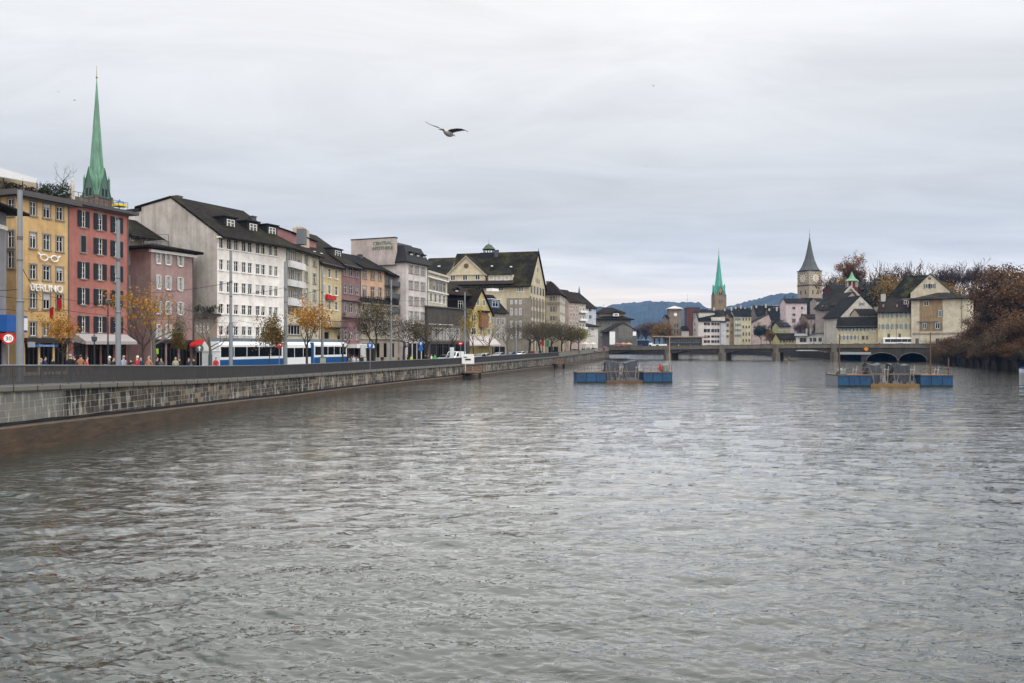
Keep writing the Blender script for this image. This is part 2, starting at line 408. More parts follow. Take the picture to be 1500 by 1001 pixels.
# street sheet
bm = bmesh.new(); prev = None
for i, p in enumerate(Q):
    n = nrm(i); row = [bm.verts.new((p[0] - n[0] * .35, p[1] - n[1] * .35, p[2] + .0)), bm.verts.new((p[0] - 5, p[1], p[2] + .02)), bm.verts.new((p[0] - 60, p[1], p[2] + .1)), bm.verts.new((-700, p[1], p[2] + .1))]
    if prev:
        for k in range(3): bm.faces.new((prev[k], row[k], row[k + 1], prev[k + 1]))
    prev = row
struct(link('street', bm, simple('asphalt', (.06, .06, .062), .9)))
# quay wall with stone blocks (uv = metres along, metres up)
def quay_mat():
    m, nt, b = newmat('quay_stone'); b.inputs['Roughness'].default_value = .85
    uv = N(nt, 'ShaderNodeUVMap'); L = nt.links
    br = N(nt, 'ShaderNodeTexBrick', offset=.5); br.inputs['Scale'].default_value = 1
    for k, v in (('Brick Width', .95), ('Row Height', .40), ('Mortar Size', .022), ('Mortar Smooth', .2)): br.inputs[k].default_value = v
    br.inputs['Color1'].default_value = (0, 0, 0, 1); br.inputs['Color2'].default_value = (1, 1, 1, 1); br.inputs['Mortar'].default_value = (.5, .5, .5, 1)
    L.new(uv.outputs[0], br.inputs['Vector'])
    cr = N(nt, 'ShaderNodeValToRGB'); e = cr.color_ramp.elements
    e[0].color = (.012, .010, .008, 1); e[1].color = (.15, .115, .075, 1); x = e.new(.5); x.color = (.045, .035, .026, 1)
    L.new(br.outputs['Color'], cr.inputs['Fac'])
    nz = N(nt, 'ShaderNodeTexNoise', Scale=.9, Detail=8.0, Roughness=.7); L.new(uv.outputs[0], nz.inputs['Vector'])
    m1 = N(nt, 'ShaderNodeMix', data_type='RGBA', blend_type='OVERLAY'); m1.inputs['Factor'].default_value = .8
    n0 = N(nt, 'ShaderNodeTexNoise', Scale=.22, Detail=4.0); L.new(uv.outputs[0], n0.inputs['Vector'])
    r0 = N(nt, 'ShaderNodeMapRange'); r0.inputs['From Min'].default_value = .38; r0.inputs['From Max'].default_value = .62; r0.inputs['To Min'].default_value = .35; r0.inputs['To Max'].default_value = 1.5; L.new(n0.outputs['Fac'], r0.inputs['Value'])
    v0 = N(nt, 'ShaderNodeVectorMath', operation='SCALE'); L.new(cr.outputs['Color'], v0.inputs[0]); L.new(r0.outputs[0], v0.inputs['Scale'])
    L.new(v0.outputs[0], m1.inputs['A']); L.new(nz.outputs['Fac'], m1.inputs['B'])
    # clean newer stretch near the near end
    su = N(nt, 'ShaderNodeSeparateXYZ'); L.new(uv.outputs[0], su.inputs[0])
    st = N(nt, 'ShaderNodeMapRange'); st.inputs['From Min'].default_value = 59.5; st.inputs['From Max'].default_value = 58.5; L.new(su.outputs[0], st.inputs['Value'])
    m2 = N(nt, 'ShaderNodeMix', data_type='RGBA'); m2.inputs['B'].default_value = (.15, .145, .13, 1); sc_ = N(nt, 'ShaderNodeMath', operation='MULTIPLY'); sc_.inputs[1].default_value = .82
    L.new(st.outputs[0], sc_.inputs[0]); L.new(sc_.outputs[0], m2.inputs['Factor']); L.new(m1.outputs['Result'], m2.inputs['A'])
    # white run-off: vertical streaks and joints
    mp = N(nt, 'ShaderNodeMapping'); mp.inputs['Scale'].default_value = (2.6, .35, 1); L.new(uv.outputs[0], mp.inputs['Vector'])
    n2 = N(nt, 'ShaderNodeTexNoise', Scale=1.0, Detail=7.0, Roughness=.75); L.new(mp.outputs[0], n2.inputs['Vector'])
    r2 = N(nt, 'ShaderNodeValToRGB'); r2.color_ramp.elements[0].position = .52; r2.color_ramp.elements[1].position = .62; L.new(n2.outputs['Fac'], r2.inputs['Fac'])
    n3 = N(nt, 'ShaderNodeTexNoise', Scale=.35, Detail=3.0); L.new(uv.outputs[0], n3.inputs['Vector'])
    jm = N(nt, 'ShaderNodeMath', operation='MULTIPLY'); L.new(br.outputs['Fac'], jm.inputs[0]); L.new(n3.outputs['Fac'], jm.inputs[1])
    ad = N(nt, 'ShaderNodeMath', operation='ADD', use_clamp=True); L.new(r2.outputs[0], ad.inputs[0]); L.new(jm.outputs[0], ad.inputs[1])
    mu = N(nt, 'ShaderNodeMath', operation='MULTIPLY'); mu.inputs[1].default_value = .65; L.new(ad.outputs[0], mu.inputs[0])
    m3 = N(nt, 'ShaderNodeMix', data_type='RGBA'); m3.inputs['B'].default_value = (.46, .43, .37, 1)
    L.new(mu.outputs[0], m3.inputs['Factor']); L.new(m2.outputs['Result'], m3.inputs['A']); L.new(m3.outputs['Result'], b.inputs['Base Color'])
    bp = N(nt, 'ShaderNodeBump', Strength=.9, Distance=.05, invert=True); L.new(br.outputs['Fac'], bp.inputs['Height'])
    bp2 = N(nt, 'ShaderNodeBump', Strength=.5, Distance=.06); L.new(nz.outputs['Fac'], bp2.inputs['Height']); L.new(bp.outputs[0], bp2.inputs['Normal']); L.new(bp2.outputs[0], b.inputs['Normal'])
    return m
def ledge_mat():
    m, nt, b = newmat('wet_brown_stone'); b.inputs['Roughness'].default_value = .55; L = nt.links
    uv = N(nt, 'ShaderNodeUVMap'); nz = N(nt, 'ShaderNodeTexNoise', Scale=1.1, Detail=8.0, Roughness=.72)
    mp = N(nt, 'ShaderNodeMapping'); mp.inputs['Scale'].default_value = (.6, 2.2, 1); L.new(uv.outputs[0], mp.inputs[0]); L.new(mp.outputs[0], nz.inputs['Vector'])
    cr = N(nt, 'ShaderNodeValToRGB'); e = cr.color_ramp.elements; e[0].position = .3; e[1].position = .75
    e[0].color = (.010, .006, .003, 1); e[1].color = (.085, .050, .022, 1); L.new(nz.outputs['Fac'], cr.inputs['Fac']); L.new(cr.outputs[0], b.inputs['Base Color'])
    bp = N(nt, 'ShaderNodeBump', Strength=.6, Distance=.08); L.new(nz.outputs['Fac'], bp.inputs['Height']); L.new(bp.outputs[0], b.inputs['Normal'])
    return m
def ribbon(name, prof_of, mat, i0=0, i1=None, parent=None, closed=True):
    """sweep a profile [(offset towards the river, z)] along the quay line, uv in metres"""
    bm = bmesh.new(); uvl = bm.loops.layers.uv.new('UVMap'); prev = None; i1 = i1 or len(Q) - 1
    for i in range(i0, i1 + 1):
        n = nrm(i); p = Q[i]; prof = prof_of(p, i); acc = [0]
        for a, b in zip(prof, prof[1:]): acc.append(acc[-1] + math.hypot(a[0] - b[0], a[1] - b[1]))
        row = [(bm.verts.new((p[0] + n[0] * o, p[1] + n[1] * o, z)), QL[i], z, acc[k]) for k, (o, z) in enumerate(prof)]
        if prev:
            m = len(row)
            for k in range(m if closed else m - 1):
                k2 = (k + 1) % m; f = bm.faces.new((prev[k][0], row[k][0], row[k2][0], prev[k2][0]))
                vert = abs(row[k][2] - row[k2][2]) > .05
                for lp, q in zip(f.loops, (prev[k], row[k], row[k2], prev[k2])): lp[uvl].uv = (q[1], q[2] if vert else q[3])
        else: bm.faces.new([r[0] for r in row])
        prev = row
    bm.faces.new([r[0] for r in prev][::-1])
    return link(name, bm, mat, parent)
qw = empty('quay_wall', 'long stone block embankment wall with white run-off stains along the river', 'quay wall', (0, 0, 0))
ribbon('stone_face', lambda p, i: [(-.6, -1), (.0, -1), (-.12, p[2] - .32), (-.6, p[2] - .32)], quay_mat(), parent=qw)
def lt(p):
    return max(.62, 1.55 - max(0, p[1] - 43) * .022)
ribbon('footing', lambda p, i: [(-.1, -1.2), (.62, -1.2), (.42 + .04 * math.sin(i * 2.1), lt(p) - .1), (.30, lt(p)), (-.1, lt(p) + .02)], ledge_mat(), parent=qw)
ribbon('dark_band', lambda p, i: [(-.1, lt(p) + .03), (.035 + .02 * math.sin(i * 3.3), lt(p) + .03), (.03, lt(p) + .20 + .04 * math.sin(i * 1.7)), (-.1, lt(p) + .2)], black, parent=qw)  # thin black band running just above the footing
cop = ribbon('coping', lambda p, i: [(-.62, p[2] - .315), (.06, p[2] - .315), (.10, p[2] - .25), (.10, p[2] - .02), (.05, p[2]), (-.62, p[2])], simple('coping_stone', (.14, .13, .11), .9), parent=qw)
bm = bmesh.new(); random.seed(3)      # short black bars at the coping joints
s = 0.5
while s < QL[-1] - 1:
    p, d = qat(s); n = np.array((d[1], -d[0])); a = p[:2] + n * .112; z = p[2]
    bar(bm, (a[0], a[1], z - .31), (a[0], a[1], z + .005), .02, 4); s += 2.0
link('coping_joints', bm, black, qw)
# railing (to s of z~262), solid parapet after it
rl = empty('quay_railing', 'long grey steel bar railing along the top of the quay wall', 'railing')
iend = max(i for i, p in enumerate(Q) if p[1] < 226); SEND = QL[iend]; RH_ = 1.16
railm = simple('railing_steel', (.062, .060, .060), .6, .1)
bm = bmesh.new(); bt = bmesh.new(); s = 2.0; bp_ = bmesh.new(); bar(bp_, (0, 0, -.02), (0, 0, RH_), .035, 6); pst = link('post', bp_, railm, rl, (0, 0, 0)); first = True
while s < SEND:
    p, d = qat(s); n = np.array((d[1], -d[0])); x, y = p[:2] - n * .12; z = p[2]
    hx, hy = d * .015; nx, ny = n * .022
    v = [bm.verts.new((x + a * hx + b * nx, y + a * hy + b * ny, zz)) for zz in (z + .10, z + RH_ - .04) for a, b in ((-1, -1), (1, -1), (1, 1), (-1, 1))]
    for q in ((0, 1, 5, 4), (1, 2, 6, 5), (2, 3, 7, 6), (3, 0, 4, 7)): bm.faces.new([v[k] for k in q])
    s += .105 if s < 150 else .14
link('balusters', bm, railm, rl)
s = 2.0
while s < SEND - 2.4:
    p, d = qat(s); p2, d2 = qat(s + 2.4); n = np.array((d[1], -d[0])); n2 = np.array((d2[1], -d2[0]))
    a = p[:2] - n * .12; b = p2[:2] - n2 * .12
    bar(bt, (a[0], a[1], p[2] + RH_), (b[0], b[1], p2[2] + RH_), .05, 6); bar(bt, (a[0], a[1], p[2] + .09), (b[0], b[1], p2[2] + .09), .025, 4)
    o = pst if first else linkme('post', pst.data, rl); o.location = (a[0], a[1], p[2]); first = False; s += 2.4
link('handrail', bt, simple('handrail_steel', (.14, .145, .15), .45, .3), rl)
ribbon('quay_parapet', lambda p, i: [(-.5, p[2] - .01), (.03, p[2] - .01), (.03, p[2] + 1.05), (.09, p[2] + 1.06), (.09, p[2] + 1.2), (-.55, p[2] + 1.2), (-.55, p[2] + 1.06), (-.5, p[2] + 1.05)], plaster((.22, .205, .175), .5), iend)
tag(bpy.data.objects['quay_parapet'], 'solid pale stone parapet at the far end of the quay beside the bridge', 'parapet')
# landing stages and steps on the quay wall
def landing(px, z, label, sign):
    p = qz(z); e = empty('landing_stage', label, 'landing stage', (p[0], p[1], 0)); wd = simple('weathered_wood', (.16, .09, .055), .9)
    bm = bmesh.new(); box(bm, .15, 3.2, -1.2, 4.5, 1.0, 1.2); link('deck', bm, wd, e)
    pmsh = None
    for x in (.3, 3.0):
        for y in (-1, 1.6, 4.3):
            if pmsh is None:
                bm = bmesh.new(); bar(bm, (0, 0, -1), (0, 0, 1), .16, 8); o = link('pile', bm, black, e, (x, y, 0)); pmsh = o.data
            else: linkme('pile', pmsh, e, (x, y, 0))
        bm = bmesh.new()
    for x, y in ((3.1, -1.1), (3.1, 1.7), (3.1, 4.4), (1.6, -1.1)): bar(bm, (x, y, 1.2), (x, y, 2.3), .06, 6)
    for z_ in (1.5, 1.85, 2.2):
        box(bm, .3, 3.15, -1.16, -1.06, z_ - .09, z_ + .09); box(bm, 3.06, 3.16, -1.0, 4.4, z_ - .09, z_ + .09)
    link('fence', bm, wd, e)
    if sign:
        bm = bmesh.new(); bar(bm, (.5, -1.3, 1.2), (.5, -1.3, 4.9), .05, 6); box(bm, -.1, 2.1, -1.42, -1.36, 2.7, 4.4); link('notice_board', bm, white_paint, e)
        bm = bmesh.new(); box(bm, .5, 1.5, -1.46, -1.425, 3.3, 3.6); box(bm, .2, .8, -1.46, -1.425, 3.8, 3.95); link('notice', bm, dark_metal, e)
    return e
landing(682, 143.5, 'wooden landing stage with white notice board below the quay railing', True)
landing(820, 214, 'dark wooden landing stage near the stone parapet', False)
# ------------------------------------------------------------------ water
def water_mat():
    m, nt, b = newmat('river_water'); L = nt.links
    b.inputs['Base Color'].default_value = (.008, .014, .010, 1); b.inputs['Roughness'].default_value = .015; b.inputs['IOR'].default_value = 1.34; b.inputs['Coat Weight'].default_value = .85; b.inputs['Coat IOR'].default_value = 1.38; b.inputs['Coat Roughness'].default_value = .015
    b.inputs['Specular IOR Level'].default_value = .5
    geo = N(nt, 'ShaderNodeNewGeometry')
    def nz(scale, sx, sy, rot, det, rough=.6, dist=0):
        mp = N(nt, 'ShaderNodeMapping'); mp.inputs['Scale'].default_value = (sx, sy, 1); mp.inputs['Rotation'].default_value = (0, 0, rot); L.new(geo.outputs['Position'], mp.inputs['Vector'])
        n = N(nt, 'ShaderNodeTexNoise', Scale=scale, Detail=det, Roughness=rough, Distortion=dist); L.new(mp.outputs[0], n.inputs['Vector']); return n.outputs['Fac']
    a = nz(2.6, .5, 1.2, .22, 4, .5, .6); c = nz(.6, .55, 1.1, -.15, 3, .5); d = nz(9.0, .6, 1.2, .35, 2, .5, .4)
    patch = nz(.045, .55, 1.6, .15, 3)
    pr = N(nt, 'ShaderNodeMapRange'); pr.inputs['From Min'].default_value = .35; pr.inputs['From Max'].default_value = .65; pr.inputs['To Min'].default_value = .45; pr.inputs['To Max'].default_value = 1.15; L.new(patch, pr.inputs['Value'])
    b1 = N(nt, 'ShaderNodeBump', Strength=1, Distance=.15); L.new(c, b1.inputs['Height'])
    rd = N(nt, 'ShaderNodeMath', operation='SUBTRACT'); L.new(a, rd.inputs[0]); rd.inputs[1].default_value = .5
    ra = N(nt, 'ShaderNodeMath', operation='ABSOLUTE'); L.new(rd.outputs[0], ra.inputs[0])
    rm = N(nt, 'ShaderNodeMath', operation='MULTIPLY'); L.new(ra.outputs[0], rm.inputs[0]); rm.inputs[1].default_value = -1.3
    rs = N(nt, 'ShaderNodeMath', operation='ADD'); L.new(rm.outputs[0], rs.inputs[0]); L.new(a, rs.inputs[1])
    b2 = N(nt, 'ShaderNodeBump', Strength=1, Distance=.072); L.new(rs.outputs[0], b2.inputs['Height']); L.new(b1.outputs[0], b2.inputs['Normal']); L.new(pr.outputs[0], b2.inputs['Strength'])
    b3 = N(nt, 'ShaderNodeBump', Strength=1, Distance=.008); L.new(d, b3.inputs['Height']); L.new(b2.outputs[0], b3.inputs['Normal']); L.new(pr.outputs[0], b3.inputs['Strength'])
    L.new(b3.outputs[0], b.inputs['Normal']); L.new(b3.outputs[0], b.inputs['Coat Normal'])
    return m
def build_water():
    ys = []; y = 7.0
    while y < 150: ys.append(y); y += max(.05, y * y * 1.7e-4)
    while y < 600: ys.append(y); y *= 1.06
    ys = [-60, -20, 0, 3, 5.5] + ys + [640, 700]
    ts = [-4, -2.5, -1.5, -1.1, -.9] + list(np.linspace(-.72, .72, 1050)) + [.9, 1.1, 1.5, 2.5, 4]
    ny, nx = len(ys), len(ts)
    Y = np.array(ys)[:, None] * np.ones((1, nx)); wdt = np.maximum(np.abs(np.array(ys)), 14)[:, None]; X = np.array(ts)[None, :] * wdt
    X = np.clip(X, -420, 420); 
    rng = np.random.RandomState(4); H = np.zeros_like(X); dX = np.zeros_like(X)
    sp = np.clip(Y * Y * 1.7e-4, .05, 50); amp_p = 1
    for k in range(84):
        lam = .20 * (1.048 ** k) ; th = rng.normal(1.45, .55); ph = rng.uniform(0, 6.28)
        kx, ky = math.cos(th) * 2 * math.pi / lam, math.sin(th) * 2 * math.pi / lam
        a = .0064 * lam ** .52 * (1 if lam < 3 else (3 / lam) ** 1.2)
        fade = np.clip((lam / sp - 2.0) / 2.5, 0, 1) * np.clip((150 - Y) / 50, 0, 1)
        warp = .6 * np.sin(X * .31 + k) + .6 * np.sin(Y * .23 + 2 * k) + .5 * np.sin(X * .11 - Y * .17 + k * .7)
        arg = kx * X + ky * Y + ph + warp
        env = .55 + .45 * np.sin(X * .19 * math.cos(k) + Y * .21 * math.sin(k * 1.3) + k)
        s_ = np.sin(arg); H += a * fade * env * (1.6 * (1 - np.abs(s_)) - .8 if k % 3 == 0 else s_)
    V = np.stack([X, Y, H], -1).reshape(-1, 3)
    idx = np.arange(ny * nx).reshape(ny, nx)
    Fq = np.stack([idx[:-1, :-1], idx[:-1, 1:], idx[1:, 1:], idx[1:, :-1]], -1).reshape(-1, 4)
    me = bpy.data.meshes.new('water'); me.vertices.add(len(V)); me.vertices.foreach_set('co', V.ravel().astype(np.float32))
    me.loops.add(Fq.size); me.loops.foreach_set('vertex_index', Fq.ravel().astype(np.int32))
    me.polygons.add(len(Fq)); me.polygons.foreach_set('loop_start', np.arange(0, Fq.size, 4, dtype=np.int32)); me.polygons.foreach_set('loop_total', np.full(len(Fq), 4, np.int32))
    me.polygons.foreach_set('use_smooth', np.ones(len(Fq), bool)); me.update(); me.validate()
    me.materials.append(water_mat()); struct(linkme('water', me))
build_water()
# ------------------------------------------------------------------ right and far banks
SH = [(92, -40), (98, 60), (106, 120), (118, 184), (130, 222), (142, 255), (152, 280), (156, 300), (152, 325), (146, 350), (146, 385), (150, 430), (156, 480), (155, 510), (150, 532), (120, 540), (90, 542), (66, 545), (60, 500), (54, 450), (46, 380), (42, 345)]
def shore_x(z):
    for a, b in zip(SH[:14], SH[1:14]):
        if a[1] <= z <= b[1]: t = (z - a[1]) / (b[1] - a[1]); return a[0] * (1 - t) + b[0] * t
    return 155
def sm(t): t = max(0., min(1., t)); return t * t * (3 - 2 * t)
def hill(x, z):
    s_ = x - shore_x(z) if z < 530 else 60 + x - 155
    h = sm((s_ - 22) / 75) * 27 * sm((z - 215) / 70) * sm((560 - z) / 130)
    return 4.2 + max(0, h) + 14 * sm((s_ - 150) / 200) * sm((z - 100) / 200)
bm = bmesh.new(); prev = None
for a, b in [(SH[i], SH[i + 1]) for i in range(14)]:
    pass
zz = list(np.linspace(-40, 530, 60)); grid = []
for z in zz:
    xs = shore_x(z); grid.append([bm.verts.new((xs + t, z, hill(xs + t, z) if t > 0 else 4.2)) for t in (0, 6, 14, 22, 32, 42, 54, 66, 80, 95, 112, 135, 165, 220, 320, 600, 1500)])
for a, b in zip(grid, grid[1:]):
    for k in range(len(a) - 1): bm.faces.new((a[k], a[k + 1], b[k + 1], b[k]))
def soil():
    m, nt, b = newmat('ground_grass'); b.inputs['Roughness'].default_value = 1; L = nt.links
    geo = N(nt, 'ShaderNodeNewGeometry'); n = N(nt, 'ShaderNodeTexNoise', Scale=.25, Detail=8.0); L.new(geo.outputs['Position'], n.inputs['Vector'])
    cr = N(nt, 'ShaderNodeValToRGB'); e = cr.color_ramp.elements; e[0].position = .35; e[1].position = .65; e[0].color = (.035, .04, .018, 1); e[1].color = (.075, .05, .028, 1)
    L.new(n.outputs['Fac'], cr.inputs['Fac']); L.new(cr.outputs[0], b.inputs['Base Color']); return m
struct(link('hillside', bm, soil(), smooth=True))
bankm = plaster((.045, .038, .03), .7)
bm = bmesh.new()
for a, b in zip(SH, SH[1:]):
    vs = [bm.verts.new(p) for p in ((a[0], a[1], -1.5), (b[0], b[1], -1.5), (b[0], b[1], 4.22), (a[0], a[1], 4.22), (a[0] + (2 if a[1] < 530 and a[0] > 60 else 0), a[1], 4.22))]
    bm.faces.new(vs[:4])
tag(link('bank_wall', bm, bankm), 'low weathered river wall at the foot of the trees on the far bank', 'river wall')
bm = bmesh.new(); bar(bm, (0, 0, -1.5), (0, 0, 1.0), .12, 6); pm = link('mooring_pile', bm, simple('old_piles', (.05, .04, .03), .9)); pme = pm.data
for k in range(36):
    z = 188 + k * 2.9; x = shore_x(z); o = pm if k == 0 else linkme('mooring_pile', pme)
    o.location = (x - .5, z, .3 * math.sin(k * 1.7)); tag(o, 'dark wooden pile in the row along the wall of the right bank', 'pile', 'wooden piles along the right bank')
# ground beyond the river, to the horizon
bm = bmesh.new()
vs = [bm.verts.new(p) for p in ((-6000, 540, 4.0), (6000, 540, 4.0), (9000, 9000, 4.0), (-9000, 9000, 4.0))]; bm.faces.new(vs)
vs = [bm.verts.new(p) for p in ((-6000, 345, 3.9), (42, 345, 3.9), (66, 545, 3.9), (-6000, 545, 3.9))]; bm.faces.new(vs)
struct(link('ground', bm, soil()))
# hills
def hills(name, pts, z0, depth, col, seed, rough=14):
    rng = random.Random(seed); bm = bmesh.new(); rows = []
    P = sorted(pts); n = 170
    def top(px):
        for a, b in zip(P, P[1:]):
            if a[0] <= px <= b[0]: t = (px - a[0]) / (b[0] - a[0]); return a[1] * (1 - t) + b[1] * t
    ph = [rng.uniform(0, 6) for _ in range(6)]
    for k in range(n + 1):
        px = P[0][0] + (P[-1][0] - P[0][0]) * k / n; x, y = W(px, z0)[:2]; h = HZ(top(px), z0)
        row = []
        for j, f in enumerate((0, .12, .3, .5, .7, .88, 1.0, .9, .4, 0)):
            yy = z0 - depth + depth * (j / 6); xx = (px - 750) / F * yy
            w_ = rough * math.sin(k * .35 + ph[0] + j * 1.3) * math.sin(j * .9 + ph[1] + k * .11) * (1 if 0 < j < 6 else .12)
            row.append(bm.verts.new((xx, yy, 4 + (h - 4) * f + w_ + rng.uniform(-.5, .5) * (6 if 0 < j < 9 else 0))))
        rows.append(row)
    for a, b in zip(rows, rows[1:]):
        for j in range(len(a) - 1): bm.faces.new((a[j], b[j], b[j + 1], a[j + 1]))
    m, nt, b = newmat('forested_hill'); b.inputs['Roughness'].default_value = 1; L = nt.links
    geo = N(nt, 'ShaderNodeNewGeometry'); nz = N(nt, 'ShaderNodeTexNoise', Scale=.012, Detail=8.0, Roughness=.7); L.new(geo.outputs['Position'], nz.inputs['Vector'])
    cr = N(nt, 'ShaderNodeValToRGB'); e = cr.color_ramp.elements; e[0].position = .38; e[1].position = .62; e[0].color = (*[c * .45 for c in col], 1); e[1].color = (*[c * 1.35 for c in col], 1)
    L.new(nz.outputs['Fac'], cr.inputs['Fac']); L.new(cr.outputs[0], b.inputs['Base Color'])
    return struct(link(name, bm, m))
hills('hills', [(560, 500), (780, 480), (845, 458), (868, 449), (884, 450), (902, 446), (925, 442.5), (962, 441.5), (1000, 443), (1024, 442.5), (1034, 450), (1075, 462), (1130, 480)], 3600, 1100, (.012, .022, .022), 2)
hills('hills.001', [(990, 480), (1035, 456), (1060, 451), (1080, 446), (1098, 440), (1125, 433.5), (1152, 429.5), (1180, 431), (1215, 429), (1300, 440), (1400, 450), (1600, 470)], 3000, 900, (.012, .022, .02), 5)
# ------------------------------------------------------------------ bridge
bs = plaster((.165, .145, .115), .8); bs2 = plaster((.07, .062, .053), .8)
A = Vector((42.5, 345, 0)); B = Vector((166, 289, 0)); bd = (B - A); BL = bd.length; brz = math.atan2(bd.y, bd.x); bdn = bd.normalized()
br = empty('road_bridge', 'long low stone and concrete road bridge crossing the river on several piers', 'bridge', A, brz)
def bu(px): k = (px - 750) / F; return (k * A.y - A.x) / (bdn.x - k * bdn.y)
def bz(u, py): return CAMZ + (HY - py) * (A.y + u * bdn.y) / F
piers = [bu(978), bu(1058), bu(1137), bu(1222)]; WID = 14
def ptop(u): t = u / BL; return 5.35 + 1.15 * math.sin(min(1, t * 1.15) * math.pi * .5) ** 1.2
bm = bmesh.new(); n = 90; front = []; bot = []
ends = [0] + piers + [bu(1262)]
def soffit(u):
    for a, b in zip(ends, ends[1:]):
        if a <= u <= b:
            d = min(u - a, b - u); return ptop(u) - 2.15 - 1.1 * (1 - sm(d / 9.0)) * (1 if a > 0 or u > b - 9 else 1)
    return -1
us = [i * bu(1262) / n for i in range(n + 1)]
for u0, u1 in zip(us, us[1:]):
    for y0, y1 in ((0, WID),):
        vs = [bm.verts.new(p) for p in ((u0, y0, soffit(u0)), (u1, y0, soffit(u1)), (u1, y1, soffit(u1)), (u0, y1, soffit(u0)), (u0, y0, ptop(u0) - 1.15), (u1, y0, ptop(u1) - 1.15), (u1, y1, ptop(u1) - 1.15), (u0, y1, ptop(u0) - 1.15))]
        for q in ((0, 1, 5, 4), (3, 7, 6, 2), (0, 3, 2, 1), (4, 5, 6, 7)): bm.faces.new([vs[k] for k in q])
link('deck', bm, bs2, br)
for y in (-.25, WID - .15):
    bm = bmesh.new()
    for u0, u1 in zip(range(0, int(BL), 4), range(4, int(BL) + 4, 4)):
        u1 = min(u1, BL); extr(bm, [(u0, y, ptop(u0) - 1.14), (u1, y, ptop(u1) - 1.14), (u1, y, ptop(u1)), (u0, y, ptop(u0))], (0, .4, 0))
        extr(bm, [(u0, y - .08, ptop(u0) + .003), (u1, y - .08, ptop(u1) + .003), (u1, y - .08, ptop(u1) + .16), (u0, y - .08, ptop(u0) + .16)], (0, .55, 0))
        extr(bm, [(u0, y - .12, ptop(u0) - 1.45), (u1, y - .12, ptop(u1) - 1.45), (u1, y - .12, ptop(u1) - 1.15), (u0, y - .12, ptop(u0) - 1.15)], (0, .3, 0))
    link('parapet', bm, bs, br)
for u in piers:
    bm = bmesh.new(); pts = []
    w = 1.5
    pts = [(u - w, -.6), (u, -2.2), (u + w, -.6), (u + w, WID), (u - w, WID)]
    v0 = [bm.verts.new((p[0], p[1], -1.5)) for p in pts]; v1 = [bm.verts.new((p[0], p[1], ptop(u) - 3.0)) for p in pts]
    bm.faces.new(v1)
    for i in range(5): bm.faces.new((v0[i], v0[(i + 1) % 5], v1[(i + 1) % 5], v1[i]))
    box(bm, u - 1.0, u + 1.0, -.62, -.13, ptop(u) - 3.0, ptop(u) + .25)
    link('pier', bm, bs, br)
# masonry arches at the right end
bm = bmesh.new(); u0, u1 = bu(1262), BL + 6; ar = [(bu(1292), 5.4), (bu(1337), 4.8)]
def arch_cut(u):
    for c, r in ar:
        if abs(u - c) < r: return .2 + math.sqrt(max(0, 1 - ((u - c) / r) ** 2)) * 3.0
    return -1.5
m = 120
for i in range(m):
    a = u0 + (u1 - u0) * i / m; b = u0 + (u1 - u0) * (i + 1) / m; ca, cb = arch_cut(a), arch_cut(b)
    if (ca < 0) != (cb < 0): ca = cb = max(ca, cb) if abs(ca - cb) > 1 and max(ca, cb) < .9 else max(ca, cb)
    ta, tb = ptop(min(a, BL)) - 1.16, ptop(min(b, BL)) - 1.16
    vs = [bm.verts.new(p) for p in ((a, -.1, ca), (b, -.1, cb), (b, WID - 1, cb), (a, WID - 1, ca), (a, -.1, ta), (b, -.1, tb), (b, WID - 1, tb), (a, WID - 1, ta))]
    for q in ((0, 1, 5, 4), (3, 7, 6, 2), (0, 3, 2, 1), (4, 5, 6, 7), (0, 4, 7, 3), (1, 2, 6, 5)): bm.faces.new([vs[k] for k in q])
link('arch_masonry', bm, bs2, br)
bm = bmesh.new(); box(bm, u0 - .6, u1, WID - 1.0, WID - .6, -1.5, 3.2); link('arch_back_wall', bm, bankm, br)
bm = bmesh.new()
for c, r in ar:
    for k in range(14):
        a0, a1 = math.pi * k / 14, math.pi * (k + 1) / 14
        bar(bm, (c + r * math.cos(a0), -.12, .2 + 3.05 * math.sin(a0)), (c + r * math.cos(a1), -.12, .2 + 3.05 * math.sin(a1)), .22)
link('arch_ring', bm, bs, br)
bm = bmesh.new(); u = bu(1269); z = ptop(u) - 1.9
extr(bm, [(u, -.5, z - .9), (u + .9, -.5, z), (u, -.5, z + .9), (u - .9, -.5, z)], (0, .08, 0)); link('channel_marker', bm, simple('orange_sign', (.75, .22, .01), .5), br)
bm = bmesh.new(); box(bm, bu(1230), bu(1276), -.5, -.3, z - 2.1, z - 1.2); link('channel_beam', bm, simple('grey_beam', (.32, .34, .35)), br)
def onbridge(px, y): return (br.matrix_basis @ Vector((bu(px), y, 0)))
def deckz(px): return ptop(bu(px)) - 1.15
# ------------------------------------------------------------------ haze, world, sun, camera
def hazebox():
    bm = bmesh.new(); box(bm, -2400, 3600, -80, 4200, -3, 420)
    m = bpy.data.materials.new('haze'); m.use_nodes = True; nt = m.node_tree; nt.nodes.clear()
    out = nt.nodes.new('ShaderNodeOutputMaterial'); pv = nt.nodes.new('ShaderNodeVolumePrincipled')
    pv.inputs['Color'].default_value = (.12, .42, 1, 1); pv.inputs['Density'].default_value = HAZE; pv.inputs['Anisotropy'].default_value = .2
    nt.links.new(pv.outputs[0], out.inputs['Volume'])
    o = link('haze', bm, m); tag(o, 'thin bluish haze in the air over the river and the town', 'haze', None, 'stuff')
HAZE = .58e-4
hazebox()
SUN_EL, SUN_AZ = 40.0, 2.0      # ahead of the camera, behind the clouds
w = bpy.data.worlds.new('World'); sc.world = w; w.use_nodes = True; nt = w.node_tree; L = nt.links
bg = nt.nodes['Background']; bg.inputs['Strength'].default_value = .1
